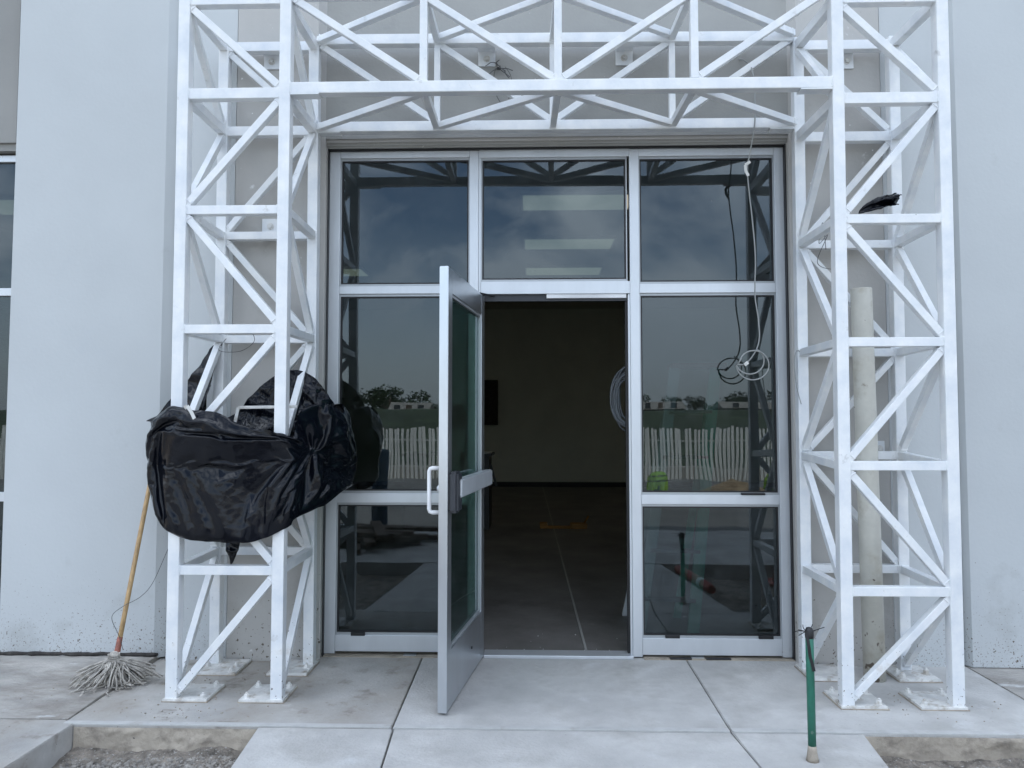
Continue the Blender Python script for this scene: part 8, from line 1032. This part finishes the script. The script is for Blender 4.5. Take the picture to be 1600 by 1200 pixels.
for p, q in zip(pts, pts[1:]): b.bar(p, q, .018, .002, (0, 1, .2), bev=0)
b.build('tape_scrap', M['white_tape'], bag)
# bare frame edge of something wrapped inside
b = B(); b.bar((-1.58, -.62, 1.26), (-1.545, -.60, 1.475), .016, .01); b.bar((-1.545, -.60, 1.475), (-1.24, -.58, 1.48), .016, .01)
b.build('taped_edge', M['plate'], bag)

# small torn scrap caught on the right column
b = B()
def scr(u, v):
    x = 1.648 + .20 * u; zl = 2.452 + .045 * u; zu = 2.456 + .13 * u ** .6 - .02 * u * u
    z = zl + (zu - zl) * v
    j = .014 * fbm((u * 5, v * 6, 2), 4) * u
    return Vector((x + (.022 * fbm((v * 5, 1, 1), 2) * (u > .85)), -.68 - .03 * math.sin(v * 9 + u * 3) * u - j * 1.5, z + j * .4))
b.grid(scr, 60, 40); sp = b.build('plastic_scrap', M['bag']); sp.modifiers.new('s', 'SOLIDIFY').thickness = .002
tag(sp, 'small torn scrap of black plastic caught on a crossbar of the right column', 'plastic scrap')

# ------------------------------------------------------------------ pipe, post, mop
pp = B().lathe([(.0565, 0), (.0565, 1.0), (.0560, 1.9), (.0560, 2.14), (.054, 2.145), (.047, 2.145), (.047, 2.10)], (0, 0, .0), 40)
tag(pp.build('standing_pipe', M['pvc'], loc=(1.857, -.262, .0)), 'dirty cream plastic pipe standing inside the right truss column', 'pipe')
bpy.data.objects['standing_pipe'].rotation_euler = (0, R(-.6), 0)

gp = thing('green_post', 'short green metal post with black tape round its top standing in the walkway', 'post', (1.152, -1.262, -.002))
B().lathe([(.0165, .0), (.0165, .525), (.014, .528)], n=24).build('pole', M['green'], gp)
b = B().lathe([(.026, 0), (.022, .02), (.0185, .045), (.0168, .062)], n=20); b.build('concrete_collar', M['edge'], gp)
b = B().lathe([(.0172, .500), (.0182, .512), (.0176, .53), (.012, .542), (.004, .545)], n=18)
rd = random.Random(2)
for i in range(9):
    a = rd.uniform(-.7, 3.4); p = Vector((math.cos(a) * .012, math.sin(a) * .008, .525)); pts = [p.copy()]; v = Vector((math.cos(a), math.sin(a) * .4, rd.uniform(.1, 1))) * .009
    for k in range(rd.randint(3, 6)): v += Vector((rd.uniform(-1, 1), rd.uniform(-1, 1), rd.uniform(-1.2, .6))) * .004; p = p + v; pts.append(p.copy())
    b.tube(pts, .0018, 5)
b.build('tape_knot', M['black'], gp)
b = B(); pts = [(-.016, -.012, .53), (-.010, -.0185, .47), (-.006, -.019, .43), (.002, -.020, .40), (.008, -.021, .37)]
for p, q in zip(pts, pts[1:]): b.bar(p, q, .013, .0015, (0, 1, 0), bev=0)
b.build('tape_tail', M['black'], gp)
gp.rotation_euler = (0, R(-.3), 0)

mo = thing('string_mop', 'worn string mop with wooden handle leaning against the wall left of the truss', 'mop', (-2.205, -.44, .0))
top, botm = Vector((-.03, .345, 1.215)), Vector((-.028, -.03, .13))
B().tube([botm.lerp(top, t) for t in (0, .3, .7, .99, 1)], [.0125, .0128, .0128, .012, .008], 14).build('handle', M['wood'], mo)
B().tube([botm.lerp(top, t) for t in (.0, .02, .055, .10)], [.0165, .0160, .0150, .0137], 14).build('ferrule', M['red'], mo)
b = B(); rd = random.Random(11)
c0 = Vector((-.030, -.045, .135))
for i in range(230):
    a = rd.uniform(0, 2 * math.pi); lean = Vector((math.cos(a) * 1.0, math.sin(a) * .85, 0))
    if i % 3 == 0: lean += Vector((.8, .0, 0))
    Ln = rd.uniform(.11, .19) if i % 3 else rd.uniform(.15, .23)
    p = c0 + Vector((math.cos(a) * .018, math.sin(a) * .018, rd.uniform(-.01, .01))); pts = [p.copy()]
    v = Vector((lean.x * .35, lean.y * .35, .05 if i % 4 else .3)); wob = rd.uniform(0, 9); r0 = .0031 + rd.random() * .0010
    fl_ = r0 + rd.random() ** 1.6 * .032
    n_ = 16
    for k in range(n_):
        v += Vector((lean.x * .085, lean.y * .085, -.36)) ; 
        v += Vector((noise.noise(Vector((k * .35, wob, 0))), noise.noise(Vector((k * .35, wob, 5))), 0)) * 2.1
        step = v.normalized() * (Ln / n_ * 1.15); p = p + step
        if p.z < fl_: p.z = fl_; v.z = 0; v = Vector((v.x + lean.x * .1, v.y + lean.y * .1, 0)) * .95
        pts.append(p.copy())
    b.tube(pts, r0, 6)
b.build('mop_strings', M['mop'], mo)
b = B()
for k in range(3): b.tube([c0 + Vector((math.cos(t) * .026, math.sin(t) * .026, .006 + k * .011 + .003 * math.sin(t * 2))) for t in [j * math.pi / 8 for j in range(17)]], .0055, 6)
b.lathe([(.022, -.02), (.026, 0), (.024, .03), (.015, .042)], c0, 16)
b.build('mop_binding', M['mop'], mo)

# ------------------------------------------------------------------ cables and wires
cb = thing('dangling_cable', 'long grey cable hanging from the wall in front of the right-hand glass, ending in loops', 'cable', (1.272, -.13, 3.565))
cb.location = (0, 0, 0)
cp = [(1.252, .0, 3.60), (1.27, -.06, 3.56), (1.283, -.17, 3.43), (1.288, -.175, 3.16), (1.27, -.14, 2.99), (1.253, -.13, 2.886), (1.262, -.125, 2.742), (1.278, -.12, 2.59), (1.293, -.12, 2.364), (1.287, -.12, 2.139), (1.305, -.12, 1.989), (1.307, -.12, 1.878), (1.28, -.12, 1.80), (1.225, -.12, 1.735)]
for t in range(1, 15):
    a = 2.6 + t * .47 * 1.0; cp.append((1.262 + .088 * math.cos(a), -.12 - .004 * t, 1.725 + .083 * math.sin(a)))
for t in range(1, 10):
    a = 9.2 + t * .5; cp.append((1.245 + .078 * math.cos(a), -.13 - .003 * t, 1.75 + .075 * math.sin(a)))
B().tube(spline(cp, 260), .0042, 8).build('cord', M['grey_cord'], cb)
b = B(); pts = [(1.268, -.137, 2.92), (1.238, -.140, 2.90), (1.240, -.139, 2.865), (1.256, -.137, 2.835)]
for p, q in zip(pts, pts[1:]): b.bar(p, q, .016, .002, (0, 1, .1), bev=0)
b.bar((1.215, -.138, 1.728), (1.236, -.138, 1.744), .018, .006, bev=0)
b.build('paper_tag', M['white_tape'], cb)
def wire(name, pts, r_, m, label, n=80):
    return tag(B().tube(spline(pts, n), r_, 6).build(name, M[m]), label, 'wire')
wire('loose_wire', [(-1.862, -.62, .80), (-1.90, -.60, .74), (-1.985, -.58, .565), (-2.06, -.56, .485), (-2.16, -.55, .43), (-2.215, -.55, .375), (-2.19, -.52, .27), (-2.20, -.46, .18)], .0016, 'wire', 'thin loose wire curling from the left column down to the mop')
wire('loose_wire', [(1.535, -.15, 1.80), (1.49, -.20, 1.80), (1.475, -.21, 1.72), (1.485, -.21, 1.60), (1.505, -.22, 1.50)], .0025, 'grey_cord', 'short grey wire hooked over the inner back leg of the right column')
wire('loose_wire', [(1.63, -.3, 2.36), (1.60, -.34, 2.50), (1.57, -.36, 2.38), (1.64, -.3, 2.44), (1.60, -.25, 2.30), (1.70, -.2, 2.27), (1.74, -.2, 2.31)], .0018, 'wire', 'thin bent tie wire twisted behind the inner front leg of the right column')
wire('loose_wire', [(-1.70, -.40, 1.86), (-1.76, -.35, 1.80), (-1.66, -.3, 1.80), (-1.58, -.3, 1.86), (-1.61, -.33, 1.93), (-1.66, -.4, 1.92)], .0016, 'wire', 'thin wire looped above the black sheeting inside the left column')
jb = thing('loose_wiring', 'bundle of stripped dark wires poking from the grey wall above the entrance', 'wiring', (-.22, 0, 3.56))
b = B(); rd = random.Random(9)
for i in range(8):
    p = Vector((0, 0, rd.uniform(-.01, .03))); pts = [p.copy()]; v = Vector((rd.uniform(-.2, 1), -.6, rd.uniform(-.6, .6))) * .016
    for k in range(6): v += Vector((rd.uniform(-1, 1), rd.uniform(-.4, .3), rd.uniform(-1, .7))) * .008; p = p + v; p.y = min(p.y, -.01); pts.append(p.copy())
    b.tube(spline(pts, 14), .0026, 6)
b.build('wire_ends', M['wire'], jb)
B().tube(spline([(-.01, -.01, .0), (-.02, -.03, -.08), (-.005, -.03, -.17), (.02, -.03, -.22)], 20), .002, 6).build('wire_tail', M['wire'], jb)
B().tube(spline([(.05, -.03, .0), (.085, -.03, -.06), (.09, -.03, -.15), (.07, -.03, -.2)], 20), .0018, 6).build('wire_tail', M['wire'], jb)

# ------------------------------------------------------------------ inside the doorway
cl = thing('cable_coil', 'coil of grey cable hanging just inside the doorway beside the right jamb', 'cable coil', (.60, .36, 1.55))
rd = random.Random(4)
for k in range(20):
    ra, rb = .10 + rd.uniform(-.045, .015), .185 + rd.uniform(-.055, .015); ox, oz, oy = rd.uniform(-.008, .008), rd.uniform(-.02, .02), rd.uniform(-.025, .025)
    B().tube([(ox + ra * math.cos(t), oy + .01 * math.sin(2 * t + k), oz + rb * math.sin(t)) for t in [j * math.pi / 24 for j in range(49)]], .0048, 6, False).build('cable_loop', M['coil'], cl)
B().tube([(0, -.18, .20), (0, .02, .20), (0, .04, .215)], .005, 8).build('hook', M['alu2'], cl)

ld = thing('step_ladder', 'green fibreglass step ladder standing behind the lower right glass', 'ladder', (.86, .47, .008))
def lad(p, q, m, n='rail', w_=.07, t=.03): return B().bar(p, q, w_, t, (0, 1, 0)).build(n, M[m], ld)
lad((.10, -.28, 0), (.34, .02, 1.75), 'fibre'); lad((-.22, -.22, 0), (.08, .05, 1.75), 'white')
lad((.16, .50, 0), (.35, .10, 1.75), 'fibre', 'rear_rail', .05); lad((-.20, .55, 0), (.10, .12, 1.75), 'white', 'rear_rail', .05)
for k in range(1, 6):
    t = k / 6; a = Vector((.10, -.28, 0)).lerp(Vector((.34, .02, 1.75)), t); c = Vector((-.22, -.22, 0)).lerp(Vector((.08, .05, 1.75)), t); B().bar(a, c, .07, .02, (0, 0, 1)).build('step', M['coil'], ld)
B().bar((.05, .06, 1.765), (.40, .06, 1.765), .2, .03, (0, 0, 1)).build('top_cap', M['orange'], ld)
B().box(-.262, -.18, -.26, -.19, .0, .03, .005).build('foot', M['white'], ld)

yw = B()
yw.box(-.30, .10, -.05, .05, 0, .03, .004); yw.box(-.30, -.2, -.06, .10, .03, .07, .01); yw.box(.10, .32, -.07, .10, 0, .065, .01); yw.tube([(.28, 0, .06), (.34, 0, .16)], .012, 8)
tag(yw.build('yellow_tool', M['yellow'], loc=(.38, 5.45, .01)), 'flat yellow tool lying on the dark interior floor', 'tool')
tb = thing('work_table', 'dark cabinet with papers on top standing inside left of the doorway', 'cabinet', (-1.20, 5.6, .008))
B().box(-.5, .62, -.3, .3, 0, .95, .006).build('carcass', M['dark'], tb); B().box(-.52, .66, -.34, .34, .951, .985, .006).build('top', M['dark'], tb); B().box(.30, .64, -.25, .15, .986, 1.0).build('paper_stack', M['plate'], tb)
B().bar((.60, .0, .9), (.70, -.05, .55), .03, .05).build('strap', M['dark'], tb)
tag(B().box(-.55, .0, -.06, .0, 0, .98, .006).build('wall_board', M['tar'], loc=(-.78, 11.84, 1.35)), 'black board fixed to the far interior wall', 'board')
b = B(); rd = random.Random(6)
for i in range(46):
    x, y = (rd.gauss(.33, .015), rd.gauss(.15, .012)) if i < 16 else (rd.uniform(-.27, .55), .14 + rd.random() ** 3 * .4); r_ = rd.uniform(.001, .0035)
    bmesh.ops.create_icosphere(b.bm, subdivisions=1, radius=r_, matrix=Matrix.Translation((x, y, .010 + r_ * .4)))
tag(b.build('plaster_crumbs', M['debris']), 'white plaster crumbs scattered inside the threshold', kind='stuff')

# ------------------------------------------------------------------ what stands behind the camera and shows in the glass
fe = thing('picket_fence', 'long fence of white upright pickets along the far side of the road', 'fence', (0, -15, -.2))
def fence_pick(x0, x1, seed):
    rd = random.Random(seed); b = B(); x = x0
    while x < x1:
        t = rd.gauss(0, .02); b.bar((x, rd.gauss(0, .01), 0), (x + t, rd.gauss(0, .015), 1.46 + rd.uniform(-.03, .03)), .064, .02, bev=0); x += .103 + rd.uniform(-.008, .012)
    return b
for k in range(8): fence_pick(-16 + k * 4, -12.1 + k * 4, k).build('picket_row', M['picket'], fe)
for z in (.40, 1.15): B().box(-16, 16, -.045, -.02, z, z + .03).build('rail', M['picket'], fe)

def cone(name, loc, rot, label, hgt=.5):
    o = thing(name, label, 'traffic cone', loc)
    B().box(-.15, .15, -.15, .15, 0, .03, .01).build('base', M['orange'], o)
    B().lathe([(.11, .03), (.03, hgt), (.02, hgt + .005)], n=20).build('body', M['orange'], o)
    B().lathe([(.083, .20), (.062, .32)], n=20).build('band', M['white'], o); o.rotation_euler = rot; return o
cone('traffic_cone', (2.35, -2.55, -.12), (0, 0, .2), 'orange cone with a white band standing in the pit right of the walkway', .55)
tb = thing('channelizer_tube', 'orange plastic marker tube with white bands lying along the walkway edge', 'marker tube', (1.50, -1.80, -.01))
B().lathe([(.035, 0), (.042, .05), (.042, .85), (.03, .9)], n=20).build('tube', M['orange'], tb)
for z in (.20,): B().lathe([(.0435, z), (.0435, z + .08)], n=20).build('band', M['white'], tb)
tb.rotation_euler = (R(90), 0, R(-8))
tag(B().lathe([(.10, 0), (.10, 1.02), (.085, 1.05), (.05, 1.06)], n=28).build('bollard', M['blue'], loc=(-1.95, -4.9, -.0)), 'dark blue steel bollard rising behind the pile of planks', 'bollard')
wp = thing('plank_pile', 'low pile of dark rough planks lying across the pavement', 'wood pile', (-1.85, -4.0, 0)); rd = random.Random(8)
for k in range(13):
    a = rd.uniform(-.12, .12) + (1.4 if k % 6 == 0 else 0); L_ = rd.uniform(.4, .7); z = .04 + .055 * (k // 4); c = Vector((rd.uniform(-.25, .3), rd.uniform(-.35, .35), z))
    d = Vector((math.cos(a), math.sin(a), 0)) * L_; B().bar(c - d, c + d, .12, .045, (0, 0, 1)).build('plank', M['lumber'], wp)
def heap(u, v):
    a = u * 2 * math.pi; r_ = v * 1.0; return Vector((r_ * math.cos(a) * 1.0, r_ * math.sin(a) * .8, max(-.02, .36 * (1 - v) ** 1.1 + .05 * fbm((math.cos(a) * v * 3, math.sin(a) * v * 3, 1)) * (1 - v))))
tag(B().grid(heap, 48, 20).build('sand_heap', M['sand'], loc=(3.95, -10.3, -.05)), 'small heap of brown sand on the road', 'sand heap')

def vest_on_bucket(loc, label, k):
    o = thing('bucket', label.replace('lime safety vest draped over', 'black bucket under'), 'bucket', loc)
    B().lathe([(.13, 0), (.16, .30), (.165, .31)], n=24).build('pail', M['dark'], o); B().tube([(-.16, 0, .29), (-.13, -.06, .12), (0, -.14, .08), (.13, -.06, .12), (.16, 0, .29)], .005, 6).build('handle', M['wire'], o)
    def f(u, v):
        a = u * 2 * math.pi; r_ = .205 * math.sin(min(v * 1.25, 1) * math.pi / 2) + .03 * fbm((math.cos(a) * 1.5 + k, math.sin(a) * 1.5, v * 2)) * v
        return Vector((r_ * math.cos(a), r_ * math.sin(a) * .8, .54 - .17 * v ** 2 - (.20 + .08 * fbm((math.cos(a) * 2, math.sin(a) * 2, k))) * max(0, v - .35)))
    g_ = B().grid(f, 56, 30); me_ = g_.build('safety_vest', [M['hivis'], M['dark']], None, loc)
    for p in me_.data.polygons:
        z = p.center.z
        if .455 < z < .475 or .375 < z < .395: p.material_index = 1
    tag(me_, label, 'safety vest')
vest_on_bucket((2.27, -9.2, -.05), 'lime safety vest draped over a bucket left of the sand heap', 1)
vest_on_bucket((4.34, -9.0, -.05), 'lime safety vest draped over a bucket right of the sand heap', 5)

# the field rising beyond the fence, trees and houses on it
def hill(u, v):
    x = -120 + 240 * u; y = -22 - 190 * v; t = min(1, max(0, (-y - 28) / 50)); return (x, y, -.19 + 2.75 * t * t * (3 - 2 * t) + .5 * fbm((x * .03, y * .03, 0)) * t)
st(B().grid(hill, 60, 40).build('hill', M['grass']))
def tree_mesh(seed):
    rd = random.Random(seed); b = B()
    cl_ = [(rd.gauss(0, 1.1), rd.gauss(0, .9), rd.uniform(1.6, 4.2), rd.uniform(.7, 1.4)) for _ in range(11)]
    for i in range(1100):
        x, y, z, r_ = rd.choice(cl_); d = Vector((rd.gauss(0, 1), rd.gauss(0, 1), rd.gauss(0, .8))).normalized() * r_ * rd.uniform(.6, 1.05); c = Vector((x, y, z)) + d; s = rd.uniform(.10, .24)
        u = Vector((rd.gauss(0, 1), rd.gauss(0, 1), rd.gauss(0, 1))).normalized(); v = u.orthogonal().normalized() * s * .6; u = u * s
        b.bm.faces.new([b.bm.verts.new(c + u), b.bm.verts.new(c + v), b.bm.verts.new(c - u), b.bm.verts.new(c - v)])
    tr = B().tube([(0, 0, -.3), (.05, 0, 1.2), (0, .1, 2.4), (.1, .1, 3.4)], [.16, .13, .09, .04], 8)
    for x, y, z, r_ in cl_[:5]: tr.tube([(0, 0, 1.3), (x * .6, y * .6, z * .8), (x, y, z)], [.08, .05, .02], 6)
    return b, tr
kinds = []
rd = random.Random(21)
for k in range(4):
    cr, tr = tree_mesh(40 + k); o = thing('tree', '', 'tree', (0, 0, 0), 'trees on the field beyond the fence'); c_ = cr.build('crown', M['leaf'], o); t_ = tr.build('trunk', M['bark'], o); kinds.append((o, c_, t_))
used = set()
for i in range(46):
    k = i % 4; o, c_, t_ = kinds[k]
    if k in used:
        o2 = o.copy(); COL.objects.link(o2)
        for ch in (c_, t_): q = ch.copy(); COL.objects.link(q); q.parent = o2
        o = o2
    used.add(k)
    x = -80 + 165 * (i + rd.uniform(-.5, .5)) / 45; y = -rd.uniform(132, 165)
    s = rd.uniform(.40, .85) * (1.35 if -42 < x < -26 or 38 < x < 52 else .95); o.location = (x, y, 2.3); o.scale = (s * 2.2, s * 1.5, s * 1.2); o.rotation_euler.z = rd.uniform(0, 6)
    o['label'] = 'dark green bushy tree in the far row beyond the picket fence'
def house(x, y, w_, h_, label, hip=True, rz=0):
    o = thing('house', label, 'house', (x, y, 2.35), 'houses on the field beyond the fence', rz)
    B().box(-w_ / 2, w_ / 2, -3, 3, 0, h_).build('wall', M['house'], o)
    b = B(); hr = h_ + 1.3; a = [b.bm.verts.new(p) for p in ((-w_ / 2 - .3, -3.3, h_), (w_ / 2 + .3, -3.3, h_), (w_ / 2 + .3, 3.3, h_), (-w_ / 2 - .3, 3.3, h_), (-w_ / 2 - .3, 0, hr), (w_ / 2 + .3, 0, hr))]
    for f in ((0, 1, 5, 4), (2, 3, 4, 5), (1, 2, 5), (3, 0, 4), (3, 2, 1, 0)): b.bm.faces.new([a[i] for i in f])
    b.build('roof', M['roof'] if hip else M['house'], o)
    for sx in (-.3, .3): B().box(sx * w_ - .5, sx * w_ + .5, 3, 3.03, 1, 2.1).build('window', M['dark'], o)
    B().box(-.45, .45, 3, 3.03, 0, 2.1).build('door', M['lumber'], o)
for i, (x, w_, h_, hp, lb) in enumerate(((-33, 5, 2.0, 0, 'white gabled house farthest left among the far trees'), (-26, 7, 1.2, 1, 'low house with a reddish clay roof left of the tall tree clump'), (-15, 6, 1.3, 0, 'low white house behind the middle of the fence'),
        (16, 8, 1.0, 0, 'long low white building nearest the doorway'), (26, 9, 1.1, 0, 'widest low white building right of the doorway'), (44, 6, 1.6, 1, 'clay-roofed house farthest right among the far trees'))): house(x * 1.35, -126 if i % 2 else -120, w_, h_, lb, hp)
